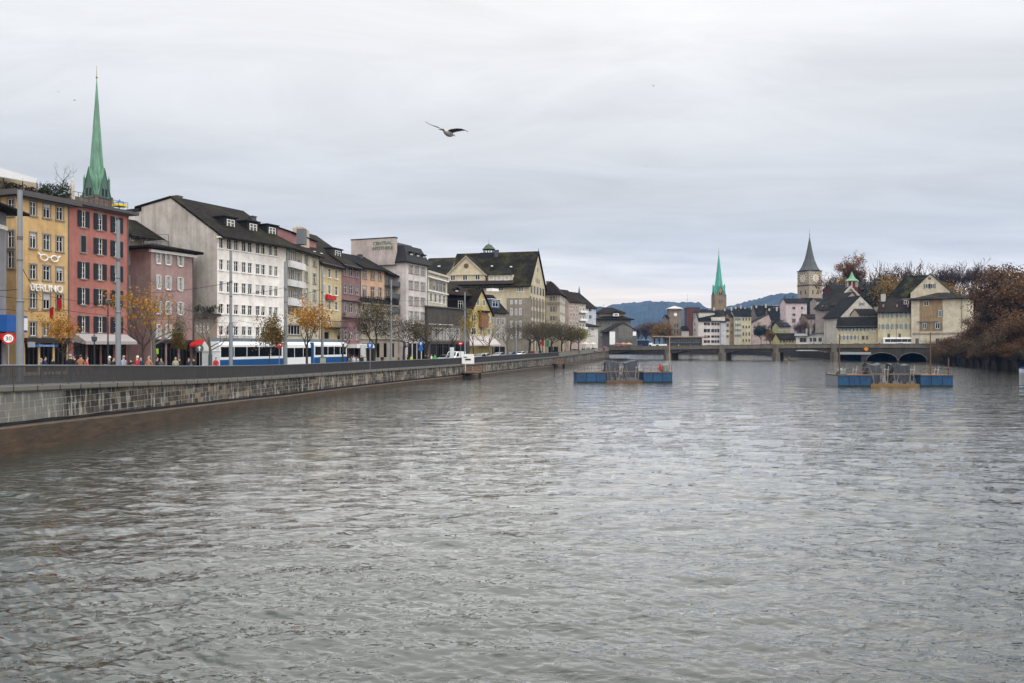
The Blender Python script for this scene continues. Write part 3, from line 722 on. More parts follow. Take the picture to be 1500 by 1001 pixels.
sky = N(nt, 'ShaderNodeTexSky', sky_type='NISHITA', sun_disc=False); sky.sun_elevation = R(SUN_EL); sky.sun_rotation = R(SUN_AZ); sky.dust_density = 3; sky.air_density = 1.5
tc = N(nt, 'ShaderNodeTexCoord'); sx = N(nt, 'ShaderNodeSeparateXYZ'); L.new(tc.outputs['Generated'], sx.inputs[0])
def M(op, a=None, b=None, clamp=False):
    n = N(nt, 'ShaderNodeMath', operation=op, use_clamp=clamp)
    for i, v in enumerate((a, b)):
        if v is None: continue
        if isinstance(v, (int, float)): n.inputs[i].default_value = v
        else: L.new(v, n.inputs[i])
    return n.outputs[0]
zc = M('MAXIMUM', sx.outputs[2], 0.0); den = M('ADD', zc, .10)
cx = M('DIVIDE', sx.outputs[0], den); cy = M('DIVIDE', sx.outputs[1], den)
cv = N(nt, 'ShaderNodeCombineXYZ'); L.new(cx, cv.inputs[0]); L.new(cy, cv.inputs[1])
mp = N(nt, 'ShaderNodeMapping'); mp.inputs['Rotation'].default_value = (0, 0, -.25); mp.inputs['Scale'].default_value = (.5, 1.0, 1); L.new(cv.outputs[0], mp.inputs[0])
n1 = N(nt, 'ShaderNodeTexNoise', Scale=.8, Detail=7.0, Roughness=.58, Distortion=.5); L.new(mp.outputs[0], n1.inputs['Vector'])
zj = M('ADD', zc, M('MULTIPLY', M('SUBTRACT', n1.outputs['Fac'], .5), .16))
grad = N(nt, 'ShaderNodeValToRGB'); e = grad.color_ramp.elements; K = 10
cols = [(0.0, (1.05, .88, .70)), (.05, (1.05, .94, .80)), (.09, (.90, .875, .835)), (.14, (.655, .668, .675)), (.19, (.68, .69, .695)), (.25, (.78, .785, .79)), (.34, (.88, .877, .87)), (.45, (.94, .935, .925)), (.62, (1.25, 1.25, 1.25)), (.8, (2.3, 2.3, 2.3))]
e[0].position = 0; e[0].color = (*cols[0][1], 1); e[1].position = .8; e[1].color = (*cols[-1][1], 1)
for p, c in cols[1:-1]:
    q = e.new(p); q.color = (*c, 1)
L.new(zj, grad.inputs['Fac'])
n2 = N(nt, 'ShaderNodeTexNoise', Scale=1.9, Detail=8.0, Roughness=.6, Distortion=.8); L.new(mp.outputs[0], n2.inputs['Vector'])
mr = N(nt, 'ShaderNodeMapRange'); mr.inputs['From Min'].default_value = .3; mr.inputs['From Max'].default_value = .7; mr.inputs['To Min'].default_value = .80 * K; mr.inputs['To Max'].default_value = .97 * K; L.new(n2.outputs['Fac'], mr.inputs['Value'])
vm = N(nt, 'ShaderNodeVectorMath', operation='SCALE'); L.new(grad.outputs['Color'], vm.inputs[0])
rear = N(nt, 'ShaderNodeMapRange'); rear.inputs['From Min'].default_value = .0; rear.inputs['From Max'].default_value = .6; rear.inputs['To Min'].default_value = 1; rear.inputs['To Max'].default_value = 2.25; L.new(M('ADD', M('MULTIPLY', sx.outputs[0], .60), M('MULTIPLY', sx.outputs[1], -.80)), rear.inputs['Value'])  # extra sky brightness added out of view, behind and right, to light the facades
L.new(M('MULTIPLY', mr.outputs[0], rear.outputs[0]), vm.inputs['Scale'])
mx = N(nt, 'ShaderNodeMix', data_type='RGBA'); mx.inputs['Factor'].default_value = .98
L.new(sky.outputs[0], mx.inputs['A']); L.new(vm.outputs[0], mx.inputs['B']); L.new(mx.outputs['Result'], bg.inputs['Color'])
sl = bpy.data.lights.new('sun', 'SUN'); sl.energy = .55; sl.angle = R(60); sl.color = (1, .95, .88)
so = bpy.data.objects.new('sun', sl); COL.objects.link(so); so.rotation_euler = (R(90 - SUN_EL), 0, R(180 - SUN_AZ))
cam = bpy.data.cameras.new('camera'); co = bpy.data.objects.new('camera', cam); COL.objects.link(co); sc.camera = co
co.location = (0, 0, CAMZ); co.rotation_euler = (R(90), 0, 0); cam.lens = 28.0; cam.sensor_width = 36; cam.shift_y = 5.5 / 1500; cam.clip_end = 20000; cam.clip_start = .1
sc.view_settings.view_transform = 'Standard'; sc.view_settings.look = 'None'; sc.view_settings.exposure = .22; sc.view_settings.gamma = 1
sc.cycles.volume_bounces = 1; sc.cycles.max_bounces = 8
# ================================================================== LEFT BANK BUILDINGS
roofbrown = tiles((.040, .032, .027), .25); roofdark = tiles((.028, .026, .025), .15); roofred = tiles((.06, .036, .028), .15); roofmoss = tiles((.042, .036, .026), .55)
signred = simple('red_sign', (.45, .02, .015), .5); signgreen = simple('green_lettering', (.03, .13, .05), .5); signblue = simple('blue_sign', (.02, .10, .35), .5)
def street_of(P): return gz(P[1]) - .15
def shopfront(b, x0, x1, y0, n, sgn=None, h=None):
    """row of large shop windows at street level"""
    a = b.u(x0); c = b.u(x1); top = b.v(x0, y0); w = (c - a) / n
    for i in range(n): 
        b.fh.append((a + w * i + .12, .35, w - .24, top - .35))
        window(b.e, (a + w * (i + .5), 0, .35 + (top - .35) / 2), 0, w - .24, top - .35, 'shop', g=rw.choice((0, 0, 2)), name='shop_window')
# --- grey building at the frame edge
P0, P1 = W(-70, 66), W(9, 76)
b = Bld('grey_corner_house', 'grey rendered house at the left end of the row with a white string course', P0, P1, 11, 3.0, 'house')
b.win(-30, -14, 340, 372, -30, 'plain'); b.win(-30, -14, 395, 420, -30, 'plain'); shopfront(b, -60, 4, 494, 4)
b.walls(b.v(9, 309), plaster((.25, .25, .27)), 'hip', 2.2); b.roofs(roofdark, o=1.5, t=.25)
b.piece('string_course', white_paint, (-.05, b.L + .06, -.09, -.005, b.v(9, 338), b.v(9, 332)))
b.piece('blue_awning_sign', signblue, (b.L - 3.6, b.L + .9, -1.5, -.12, b.v(9, 487), b.v(9, 463)))
b.piece('white_sign_panel', white_paint, (b.L + .0, b.L + .8, -1.56, -1.51, b.v(9, 484), b.v(9, 466)))
text_obj('S', 1.3, signred, b.e, (b.L - .9, -1.53, b.v(9, 483)), (R(90), 0, 0))
b.piece('red_awning', signred, (b.L - 3.6, b.L + .7, -1.3, -.1, b.v(9, 498), b.v(9, 489)))
# --- yellow house
P0, P1 = W(24, 80), W(101, 85.8)
b = Bld('yellow_house', 'tall yellow house with a planted roof terrace, white glasses sign and lettering', P0, P1, 11, 2.9, 'house')
cols = [(43.5, 53), (63.5, 73), (82.5, 92)]
b.grid(cols, [(295.6, 316), (340.5, 364), (387.5, 409), (429, 451.5), (472, 492)], 48, 'plain', skip=[(2, 4)])
b.win(82.5, 92, 472, 492, 48, 'plain', g=1)
shopfront(b, 35, 99, 503, 3)
b.side('left', (8.3, 10.2), (b.v(24, 350), b.v(24, 380), b.v(24, 303)), .9, 1.7, 'plain')
b.walls(b.v(24, 287), plaster((.62, .42, .20), .5), 'flat'); b.roofs(simple('terrace_slab', (.075, .07, .068)), o=.9, t=.55)
b.piece('shop_fascia', dark_metal, (b.u(35), b.L, -.35, -.02, b.v(35, 502), b.v(35, 495)))
b.piece('shop_sign', signblue, (b.u(47), b.u(80), -.42, -.36, b.v(35, 508.5), b.v(35, 505)))
text_obj('US Sandwich shop', .30, simple('pale_lettering', (.35, .45, .55)), b.e, (b.u(64), -.44, b.v(35, 508.1)), (R(90), 0, 0), sx=.8)
b.piece('sign_panel', simple('grey_panel', (.30, .30, .31)), (b.u(35.5), b.u(46), -.5, -.36, b.v(35, 509), b.v(35, 501)))
wl = simple('white_letters', (.78, .78, .76), .4)
t = text_obj('BERLINO', 1.05, wl, b.e, (b.u(41), -.25, b.v(41, 425.5)), (R(90), 0, 0), sx=.92, ext=.09, align='LEFT'); t.name = 'lettering'
bm = bmesh.new(); gx, gz_ = b.u(70), b.v(70, 378.5)     # glasses sign
for s in (-1, 1):
    c = gx + s * .62
    for k in range(16):
        a0, a1 = 2 * math.pi * k / 16, 2 * math.pi * (k + 1) / 16
        f = lambda a: (c + .42 * math.cos(a) * (1.05), -.2, gz_ + .30 * math.sin(a) - .06 * s * 0)
        bar(bm, f(a0), f(a1), .075, 5)
bar(bm, (gx - .22, -.2, gz_ + .1), (gx + .22, -.2, gz_ + .1), .07); bar(bm, (gx - 1.02, -.2, gz_ + .15), (gx - 1.3, -.2, gz_ + .42), .09); bar(bm, (gx + 1.02, -.2, gz_ + .15), (gx + 1.3, -.2, gz_ + .36), .09)
link('glasses_sign', bm, wl, b.e)
for cx_, py in ((79, 457), (68, 471)):
    bm = bmesh.new(); u0 = b.u(cx_); z0 = b.v(cx_, py)
    bar(bm, (u0, -.1, z0 + 1.2), (u0, -1.0, z0 + 1.5), .03); extr(bm, [(u0, -.4, z0 + 1.3), (u0, -.95, z0 + 1.5), (u0, -.9, z0 + .2), (u0, -.45, z0)], (.04, 0, 0)); link('red_flag', bm, signred, b.e)
b.gutter()
top = b.H + .55; yh = b
# roof terrace: planters, hedge, awning, statue, little tree
hedge_leaf = leafmat('dark_hedge', [(.012, .02, .010), (.03, .045, .02), (.05, .05, .02)])
def leafcloud(bm, c, r, n, size, rng, flat=1.0):
    for _ in range(n):
        while True:
            p = Vector((rng.uniform(-1, 1), rng.uniform(-1, 1), rng.uniform(-1, 1)))
            if p.length < 1: break
        p = Vector((c[0] + p.x * r[0], c[1] + p.y * r[1], c[2] + p.z * r[2]))
        leaf(bm, p, size * rng.uniform(.6, 1.3), rng)
def leaf(bm, p, s, rng):
    u = Vector((rng.gauss(0, 1), rng.gauss(0, 1), rng.gauss(0, 1))).normalized(); v = u.cross(Vector((rng.gauss(0, 1), rng.gauss(0, 1), rng.gauss(0, 1)))).normalized()
    bm.faces.new([bm.verts.new(q) for q in (p - u * s, p - v * s * .55, p + u * s, p + v * s * .55)])
def W3(b, px, py, y=0.0):
    """local coordinates on a plane y metres behind the facade for a photo pixel"""
    o = b.P0 + Vector((-b.d.y, b.d.x, 0)) * y; k = (px - 750) / F; t = (k * o.y - o.x) / (b.d.x - k * b.d.y); z = o.y + t * b.d.y
    return t, y, CAMZ + (HY - py) * z / F - b.z0
rg = random.Random(8)
def toplevel_at(b, name, bm, mat, label, cat, group=None):
    o = link(name, bm, mat); o.location = b.e.location; o.rotation_euler = b.e.rotation_euler; return tag(o, label, cat, group)
bm = bmesh.new()
for px in range(60, 100, 3):
    t, y, z = W3(b, px, 270 + rg.uniform(-5, 4), 1.2); leafcloud(bm, (t, y, (z + top) / 2), (.28, .5, (z - top) / 2 + .1), 150, .10, rg)
toplevel_at(b, 'roof_hedge', bm, hedge_leaf, 'dark evergreen hedge in planters along the terrace of the yellow house', 'hedge')
bm = bmesh.new()
for px in (8, 22, 36, 52, 64):
    t, y, z = W3(b, px, 264, 2.2); leafcloud(bm, (t, y, top + .6), (1.3, .8, .6), 260, .12, rg)
toplevel_at(b, 'roof_shrubs', bm, leafmat('mixed_shrub', [(.02, .02, .014), (.05, .045, .03), (.09, .03, .03)]), 'low mixed shrubs behind the parapet under the white terrace awning', 'shrubs')
aw = empty('terrace_awning', 'sloping white awning over the roof terrace of the yellow house', 'awning', b.e.location, b.rz)
bm = bmesh.new(); pts = [W3(b, -10, 243, 3.2), W3(b, 55, 262, 1.6), W3(b, 52, 268, .6), W3(b, -14, 256, .6)]
prism(bm, pts, .08); link('fabric', bm, simple('awning_canvas', (.30, .30, .30)), aw)
bm = bmesh.new()
for p in ((W3(b, 33, 262, 1.0)), W3(b, 54, 268, 1.0), W3(b, 5, 258, 1.0)): bar(bm, (p[0], p[1], top), p, .05)
link('frame', bm, dark_metal, aw)
bm = bmesh.new(); a = W3(b, 0, 262, 3.4); c = W3(b, 53, 250, 3.4)
box(bm, a[0], c[0], 3.4, 7, top, W3(b, 0, 250, 3.4)[2]); toplevel_at(b, 'roof_pavilion', bm, plaster((.45, .38, .25)), 'low ochre rooftop pavilion behind the white awning', 'pavilion')
st_ = empty('roof_statue', 'small pale stone statue standing on the terrace edge beside the hedge', 'statue', b.e.location, b.rz)
bm = bmesh.new(); t, y, z = W3(b, 106, 262, 1.0); hh = z - top
lathe(bm, [(.35, top), (.35, top + .3), (.22, top + .35), (.26, top + hh * .45), (.17, top + hh * .6), (.26, top + hh * .75), (.10, top + hh * .84), (.15, top + hh * .92), (.05, top + hh)], 10, (t, y)); link('figure', bm, simple('pale_stone', (.42, .38, .32)), st_, smooth=True)
# --- pink house
P0, P1 = W(101.3, 85.85), W(188, 93.6)
b = Bld('pink_house', 'salmon pink house with dark shutters beside the yellow house', P0, P1, 11, 2.8, 'house'); ph_ = b
cols = [(118, 125.2), (142.5, 149.7), (166.8, 173.8)]
rows = [(309, 333), (345.5, 370), (384, 408), (422, 446), (463, 487)]
b.grid(cols, rows, 121.6, 'darkshut', skip=[(0, 1)]); b.win(118, 125.2, 345.5, 370, 121.6, 'darkshut', closed=True)
shopfront(b, 106, 186, 503, 4)
b.walls(b.v(101.5, 298), plaster((.40, .165, .14), .5), 'flat'); b.roofs(simple('terrace_slab', (.075, .07, .068)), o=.8, t=.35)
b.piece('ground_floor_band', plaster((.33, .29, .27)), (b.u(102), b.L, -.10, -.003, b.v(102, 502), b.v(102, 489)))
bm = bmesh.new(); u0, u1 = b.u(108), b.u(184); z1, z2 = b.v(108, 489), b.v(108, 500)
extr(bm, [(u0, -.12, z1), (u0, -1.7, z2), (u0, -1.7, z2 - .35), (u0, -.12, z2 - .1)], (u1 - u0, 0, 0)); link('awning', bm, simple('beige_awning', (.34, .31, .30)), b.e)
b.gutter(); top = b.H + .35
bm = bmesh.new()
for k in range(12): u = .3 + k * (b.L - .6) / 11; bar(bm, (u, -.2, top), (u, -.2, top + 1.0), .025)
bar(bm, (.3, -.2, top + 1.0), (b.L - .3, -.2, top + 1.0), .03); bar(bm, (.3, -.2, top + .5), (b.L - .3, -.2, top + .5), .02); link('terrace_railing', bm, dark_metal, b.e)
b.piece('stair_house', plaster((.16, .12, .10)), (b.u(124), b.u(158), 2.5, 5.5, top + .002, b.v(124, 283)))
pa = empty('parasol', 'small blue and yellow parasol on the roof of the pink house', 'parasol', b.e.location, b.rz); t, y, z = W3(b, 175, 296, 1.0)
bm = bmesh.new(); bar(bm, (t, y, top), (t, y, z + .3), .04); link('pole', bm, dark_metal, pa)
bm = bmesh.new(); lathe(bm, [(.75, z - .25), (.72, z - .2), (.05, z + .2)], 8, (t, y)); link('canopy', bm, signblue, pa)
bm = bmesh.new(); lathe(bm, [(.78, z - .55), (.76, z - .3), (.74, z - .26)], 8, (t, y)); link('valance', bm, simple('yellow_cloth', (.65, .50, .02)), pa)
# --- attic roofs behind the mauve house
P0, P1 = W(186, 104), W(258, 112)
b = Bld('brown_roofed_house', 'low brown tiled roof with attic windows rising behind the mauve house', P0, P1, 9, 3, 'house')
b.win(191, 196, 343, 353, 191, 'attic'); b.win(208, 215, 344, 356, 191, 'attic', g=1)
for x in (234, 241, 248): b.win(x, x + 4, 352, 362, 191, 'attic')
b.walls(b.v(188, 342), plaster((.30, .27, .24)), 'gable_x', 2.6, ry=5); b.roofs(roofbrown, o=1.2)
# --- mauve house
P0, P1 = W(221, 98), W(283, 104.3)
b = Bld('mauve_house', 'dusty mauve house with pale shutters beside the white gabled building', P0, P1, 8, 2.8, 'house')
b.grid([(229.5, 233.5), (243.5, 248), (261.5, 266)], [(368.5, 385), (403.5, 422), (441, 459), (475.5, 495)], 228, 'mauveshut')
b.side('left', (3.5,), (b.v(221, 377), b.v(221, 412), b.v(221, 450)), 1.0, 1.7, 'mauveshut')
shopfront(b, 224, 280, 503, 3)
b.walls(b.v(221, 360.5), plaster((.33, .23, .22)), 'hip', .9); b.roofs(roofdark, o=.9, t=.3)
b.piece('cornice', white_paint, (-.3, b.L + .3, -.35, -.004, b.H - .75, b.H - .42)); b.gutter()
b.piece('shop_fascia', dark_metal, (b.u(224), b.L - .1, -.35, -.02, b.v(224, 502), b.v(224, 498)))
b.piece('green_poster', simple('lime_poster', (.30, .50, .02)), (b.u(225), b.u(231), -.12, -.05, b.v(224, 519), b.v(224, 511)))
# terrace railing and box on the mauve house roof
b.piece('terrace_box', plaster((.24, .23, .22)), (b.u(262), b.u(275), 3, 6, b.H + .3, b.v(262, 350)))
bm = bmesh.new(); zt = b.H + .9
for px in (232, 242, 255, 272): u = b.u(px); bar(bm, (u, 3.0, zt - .6), (u, 3.0, b.v(px, 342)), .03)
for py in (342, 352): bar(bm, (b.u(232), 3.0, b.v(232, py - 1)), (b.u(272), 3.0, b.v(272, py)), .03)
link('terrace_railing', bm, dark_metal, b.e)
# --- thin ochre wall behind
b = Bld('ochre_house', 'narrow strip of an ochre house wall between the mauve and the white building', W(270, 108.5), W(291, 110.5), 5, 3, 'house')
b.walls(b.v(278, 380), plaster((.50, .32, .06)), 'gable_x', .6); b.roofs(roofdark, o=.6)
# --- low shop
b = Bld('low_shop_house', 'low two-storey shop house with a red awning and plants on its roof', W(284, 104.7), W(317.7, 104.95), 5, 2.8, 'shop')
b.grid([(287, 291), (292.3, 296), (297.5, 301), (303, 307)], [(474, 487)], 290, 'bare')
shopfront(b, 286, 316, 502, 2)
b.walls(b.v(290, 463), plaster((.30, .27, .22)), 'flat'); b.roofs(simple('roof_felt', (.03, .03, .03)), o=.4, t=.3)
b.piece('fascia', simple('dark_fascia', (.035, .03, .028)), (-.1, b.L + .0, -.5, -.4 + .0, b.v(290, 466), b.v(290, 460)))
bm = bmesh.new(); extr(bm, [(.1, -.05, b.v(290, 498)), (.1, -2.2, b.v(290, 505)), (.1, -2.2, b.v(290, 508)), (.1, -.05, b.v(290, 502))], (b.L + 2.3, 0, 0)); link('awning', bm, signred, b.e)
bm = bmesh.new(); z = b.H + .7
for k in range(8): leafcloud(bm, (k * .4 + .2, .3, z + rg.uniform(0, .4)), (.35, .4, .5), 90, .11, rg)
toplevel_at(b, 'roof_plants', bm, hedge_leaf, 'dark green planting on the roof of the low shop', 'plants')
# --- white building
P0, P1 = W(318, 105), W(419.6, 117)
b = Bld('white_gabled_building', 'large white building with a blank stained gable wall and rows of dark windows', P0, P1, 14.2, 2.8, 'building'); wb = b
c1 = [(320.3, 327), (331.5, 339.5), (342, 348.8), (353.3, 360.3), (362.3, 369), (373.8, 380.6), (382, 388.4), (393.2, 399), (401, 406.8)]
for r in [(348.6, 363.6), (380.5, 395.5), (412.5, 427.5), (445.6, 459.5), (477.5, 491)]:
    for c in c1: b.win(c[0] + .4, c[1] - .2, r[0], r[1], 325, 'white', g=rw.choices((0, 1, 2), (7, .6, 2))[0])
shopfront(b, 320, 416, 503, 7)
b.walls(b.v(318, 342), plaster((.80, .77, .74), .4), 'gable_x', HZ(290.5, 108.7) - HZ(342, 105), ry=8.5, Hb=HZ(303, 111) - 2.8)
b.roofs(roofbrown, o=1.3, so=.12, t=.3)
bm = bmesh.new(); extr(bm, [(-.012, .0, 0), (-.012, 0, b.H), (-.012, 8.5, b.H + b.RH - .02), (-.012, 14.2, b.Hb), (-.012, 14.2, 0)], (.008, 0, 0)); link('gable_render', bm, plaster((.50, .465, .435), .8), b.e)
bm = bmesh.new(); box(bm, -.1, b.L + .1, -1.15, -.003, b.H - .58, b.H - .40); link('eaves_soffit', bm, white_paint, b.e)
for px in (334.5, 367.5, 395.5):
    t, y, z = W3(b, px, 320 + (px - 334) * .14, 2.6); b.dormer(t, 2.2, 2.2, 1.9, b.H + 1.0, 4.2, black, black, 'attic', flat=True, wg=1)
b.chimney(2.0, 9.5, .9, 1.0, simple('chimney_render', (.12, .10, .09)), base=b.H + 4.9)
b.chimney(b.L - .6, 6.0, .8, 1.6, simple('chimney_dark', (.07, .07, .075)), base=b.H + 2.8)
b.piece('rear_wing', plaster((.60, .57, .54), .45), (.02, 6, 14.3, 20, 0, HZ(311, 112) - 2.8)); b.piece('wing_roof', black, (-.3, 6.3, 14.35, 20.5, HZ(311, 112) - 2.75, HZ(307, 112) - 2.8))
b.piece('shop_sign', signred, (b.u(325), b.u(332), -.5, -.05, b.v(325, 510), b.v(325, 498)))
text_obj('IS', .6, white_paint, b.e, (b.u(329.5), -.53, b.v(325, 508)), (R(90), 0, 0)); b.gutter()
# --- cream house with bay
P0, P1 = W(420, 117.2), W(467.5, 130.3)
b = Bld('cream_house', 'cream house with a glazed bay and white balcony bands next to the white building', P0, P1, 11, 2.7, 'house')
for i, (y0, y1) in enumerate([(364, 380.5), (393, 409), (420.5, 435.5)]):
    b.win(421.5, 431.5, y0, y1, 422, 'wide', g=1 if i == 0 else 2); b.win(433, 441, y0 + 2.0, y1 + 2.0, 422, 'wide', g=2)
b.win(421.5, 431, 449, 461, 422, 'loud', g=1); b.win(433, 441, 450, 462, 422, 'loud', g=1)
b.grid([(446.5, 450.5), (458.5, 462.5)], [(375, 387), (399, 413), (423.5, 438), (449, 461), (473, 484)], 449, 'plain')
b.win(422, 440, 476, 490, 422, 'wide', g=0); shopfront(b, 422, 464, 503, 4)
b.walls(b.v(420, 361), plaster((.56, .52, .40)), 'gable_x', 2.8, ry=5.5); b.roofs(roofbrown, o=.8)
for y0, y1 in ((381.5, 391.5), (409.5, 419), (436.5, 447.5)): b.piece('balcony_band', plaster((.66, .66, .66), .2), (b.u(420.6), b.u(443), -.55, -.06, b.v(421, y1), b.v(421, y0)))
b.gutter()
# pink party wall and chimneys above
b2 = Bld('pink_attic_block', 'dusty pink attic block with a broad pale chimney above the cream house roof', W(427, 126), W(463, 137), 7, 3, 'building')
b2.walls(b2.v(427, 341), plaster((.36, .19, .19)), 'gable_x', 1.2); b2.roofs(roofbrown, o=.3)
bm = boxbm(b2.u(439), b2.u(451), -.25, 1.2, b2.v(440, 372), b2.v(440, 334)); box(bm, b2.u(441), b2.u(449), .0, .9, b2.v(440, 334), b2.v(440, 331.5)); link('chimney', bm, plaster((.52, .42, .33)), b2.e)
bm = boxbm(b2.u(420) - .6, b2.u(420) + .6, -3, -1.8, b2.v(417, 358), b2.v(417, 335)); link('chimney', bm, simple('chimney_grey', (.13, .14, .15)), b2.e)
# --- yellow narrow house with red sign
P0, P1 = W(468, 130.4), W(500.6, 139.2)
b = Bld('pale_yellow_house', 'narrow pale yellow house with a red sign between the cream and mauve fronts', P0, P1, 10, 2.7, 'house')
b.grid([(480.3, 484.5), (490, 494.5)], [(393.5, 406.5), (418, 431), (441, 453.5), (464, 473)], 482, 'white', skip=[(1, 3)])
b.grid([(471.5, 475)], [(393, 405.5), (417.5, 431), (441, 452)], 482, 'mauveshut', closed=True)
b.grid([(475, 482), (494.5, 498.5)], [(486.5, 497)], 478, 'loud', g=0); shopfront(b, 470, 499, 505, 3)
b.walls(b.v(468, 384), plaster((.58, .47, .27)), 'gable_x', 4.2, ry=5); b.roofs(roofred, o=.7)
bm = bmesh.new(); u0, u1 = b.u(476), b.u(489.2); z = b.v(476, 435.5)
box(bm, u0, u1, -.45, -.2, z - .35, z + .25); box(bm, u0 + .05, u0 + .9, -.5, -.15, z - .4, z + .5); box(bm, u0 + 1.3, u0 + 1.7, -.48, -.18, z + .2, z + .42); box(bm, u1 - .9, u1 - .5, -.48, -.18, z + .2, z + .38); link('red_sign', bm, signred, b.e)
bm = bmesh.new(); u0, u1 = b.u(474), b.u(499); z = b.v(474, 479); box(bm, u0, u1, -1.3, -.02, z - .15, z)
for k in range(16): u = u0 + (u1 - u0) * k / 15; bar(bm, (u, -1.25, z), (u, -1.25, z + .95), .035)
bar(bm, (u0, -1.25, z + .95), (u1, -1.25, z + .95), .05); link('balcony', bm, dark_metal, b.e)
for k in (0.25, .55): t = b.L * k; b.piece('skylight', white_paint, (t, t + .7, 2.0, 2.6, b.H + 2.0, b.H + 2.12))
b.gutter()
# --- mauve tall roof house
P0, P1 = W(501, 139.3), W(528, 146.5)
b = Bld('plum_house', 'plum coloured narrow house with a very steep brown roof and a white framed dormer', P0, P1, 15, 2.7, 'house')
b.grid([(503.3, 507.8), (511.5, 516.5), (520.5, 525)], [(390, 403), (416, 429.5), (443, 457), (486, 498)], 503, 'plain')
shopfront(b, 502, 527, 506, 3)
b.walls(b.v(501, 387), plaster((.27, .155, .165)), 'gable_x', HZ(345, 147) - HZ(387, 139.3), ry=9); b.roofs(roofbrown, o=.8, so=.15)
t, y, z = W3(b, 510, 375, 2.6); b.dormer(b.L * .42, 2.4, 3.4, 1.8, b.H + 1.2, 5, simple('dormer_cheek', (.05, .035, .03)), roofbrown, 'attic', flat=True)
b.piece('balustrade', plaster((.25, .19, .18)), (0, b.L, -.7, -.5, b.v(503, 463), b.v(503, 457.5)))
b.piece('terrace_slab', plaster((.20, .17, .15)), (0, b.L, -.7, -.01, b.v(503, 465), b.v(503, 463)), (0, b.L, -.5, -.005, b.v(503, 440), b.v(503, 438.5)))
b.piece('awning', white_paint, (b.u(506), b.L + 1.5, -2.2, -.1, b.v(506, 510), b.v(506, 504))); b.gutter()
# --- peach house
P0, P1 = W(528.4, 146.6), W(563, 153.5)
b = Bld('peach_house', 'peach coloured house with three white blinds above a dark roof terrace', P0, P1, 9, 2.7, 'house')
cols = [(531.5, 536.5), (543, 548.5), (554.5, 559)]
b.grid(cols, [(393.5, 408)], 531, 'plain', g=1); b.grid(cols, [(419, 434)], 531, 'plain', g=0)
b.walls(b.v(528.4, 390.5), plaster((.60, .38, .26)), 'gable_x', 2.6, ry=5); b.roofs(roofdark, o=.9)
b.chimney(b.L * .7, 4, .7, 1.3, simple('chimney_dark', (.07, .07, .075)), base=b.H + 1.5)
# --- stone fronted building with terrace
P0, P1 = W(528, 145.6), W(583, 157.5)
b = Bld('stone_terrace_building', 'two-storey pale stone shop building with a dark railed terrace on top', P0, P1, 8, 2.7, 'building')
b.grid([(525.5 + 3, 533.5), (535, 539), (551.5, 557), (561, 566), (571, 576)], [(470.5, 487)], 530, 'plain')
for x in (551.5, 562, 573): b.win(x, x + 4.5, 503, 524, 551, 'shop1', g=0)
shopfront(b, 530, 549, 503, 3)
b.walls(b.v(530, 446), plaster((.33, .29, .23)), 'flat'); b.roofs(plaster((.22, .19, .16)), o=.35, t=.35)
b.piece('cornice', plaster((.40, .36, .30)), (-.1, b.L + .1, -.3, -.004, b.v(530, 497), b.v(530, 494.5)), (-.1, b.L + .1, -.25, -.004, b.v(530, 468), b.v(530, 466)))
bm = bmesh.new(); z = b.H + .36; box(bm, 0, b.L, -.1, -.02, z, z + .9)
for k in range(18): u = b.L * k / 17; bar(bm, (u, -.15, z), (u, -.15, z + 1.15), .04)
bar(bm, (0, -.15, z + 1.15), (b.L, -.15, z + 1.15), .05); link('terrace_railing', bm, black, b.e)
bm = bmesh.new()
for k in range(26): leafcloud(bm, (rg.uniform(.3, b.L - .3), .6, z + rg.uniform(.3, 1.4)), (.5, .4, .4), 40, .1, rg)
toplevel_at(b, 'terrace_plants', bm, leafmat('terrace_plant', [(.012, .014, .008), (.03, .032, .015), (.05, .04, .025)]), 'dark potted plants crowding the terrace below the peach house', 'plants')
# --- recessed grey house
P0, P1 = W(563.4, 153.6), W(581, 160)
b = Bld('grey_recessed_house', 'narrow grey house with stacked balconies recessed beside the peach front', P0, P1, 8, 2.7, 'house')
b.grid([(566, 570.5), (573.5, 577.5)], [(404, 416), (424, 433), (444, 455)], 566, 'plain')
b.walls(b.v(563, 399), plaster((.22, .23, .20)), 'gable_x', 2); b.roofs(roofdark, o=1.1)
for py in (418, 436, 458):
    z = b.v(566, py); b.piece('balcony', zinc, (0, b.L, -1.2, -.01, z - .15, z), (0, b.L, -1.25, -1.19, z, z + .9))
# --- orange narrow
P0, P1 = W(578, 160.3), W(595, 166)
b = Bld('orange_house', 'narrow orange house squeezed against the white corner building', P0, P1, 7, 2.7, 'house')
b.grid([(584, 587), (588.5, 591)], [(417, 427), (437, 443.5), (455.5, 463.5), (480, 488)], 584, 'white')
b.walls(b.v(580, 411), plaster((.62, .38, .20)), 'gable_x', 1.6); b.roofs(roofbrown, o=1.0); b.gutter()
# --- white mansard with lettering
P0, P1 = W(594.7, 158), W(626, 166.3)
b = Bld('white_mansard_building', 'white corner building with a black mansard roof and green lettering on its blank side wall', P0, P1, 12.5, 2.7, 'building')
for r in [(388.7, 400), (411.5, 423.5), (434.7, 446.7), (456.5, 469)]:
    for c in [(599, 601.4), (602.2, 604.6), (607.4, 609.9), (610.7, 613.2), (616.4, 618.9), (619.7, 622.3)]: b.win(c[0], c[1], r[0], r[1], 600, 'plain', g=rw.choice((0, 0, 2)))
shopfront(b, 597, 624, 503, 4)
b.walls(b.v(594.7, 383), plaster((.60, .56, .55)), 'mansard', 3.4); b.roofs(black, o=.6, top=1.0)
for px in (603.5, 613, 622): b.dormer(b.u(px), .15, 1.3, 1.7, b.H + .3, 2.2, black, black, 'attic', flat=True)
ztop = b.H + 3.4; hw = HZ(353, 163) - b.z0
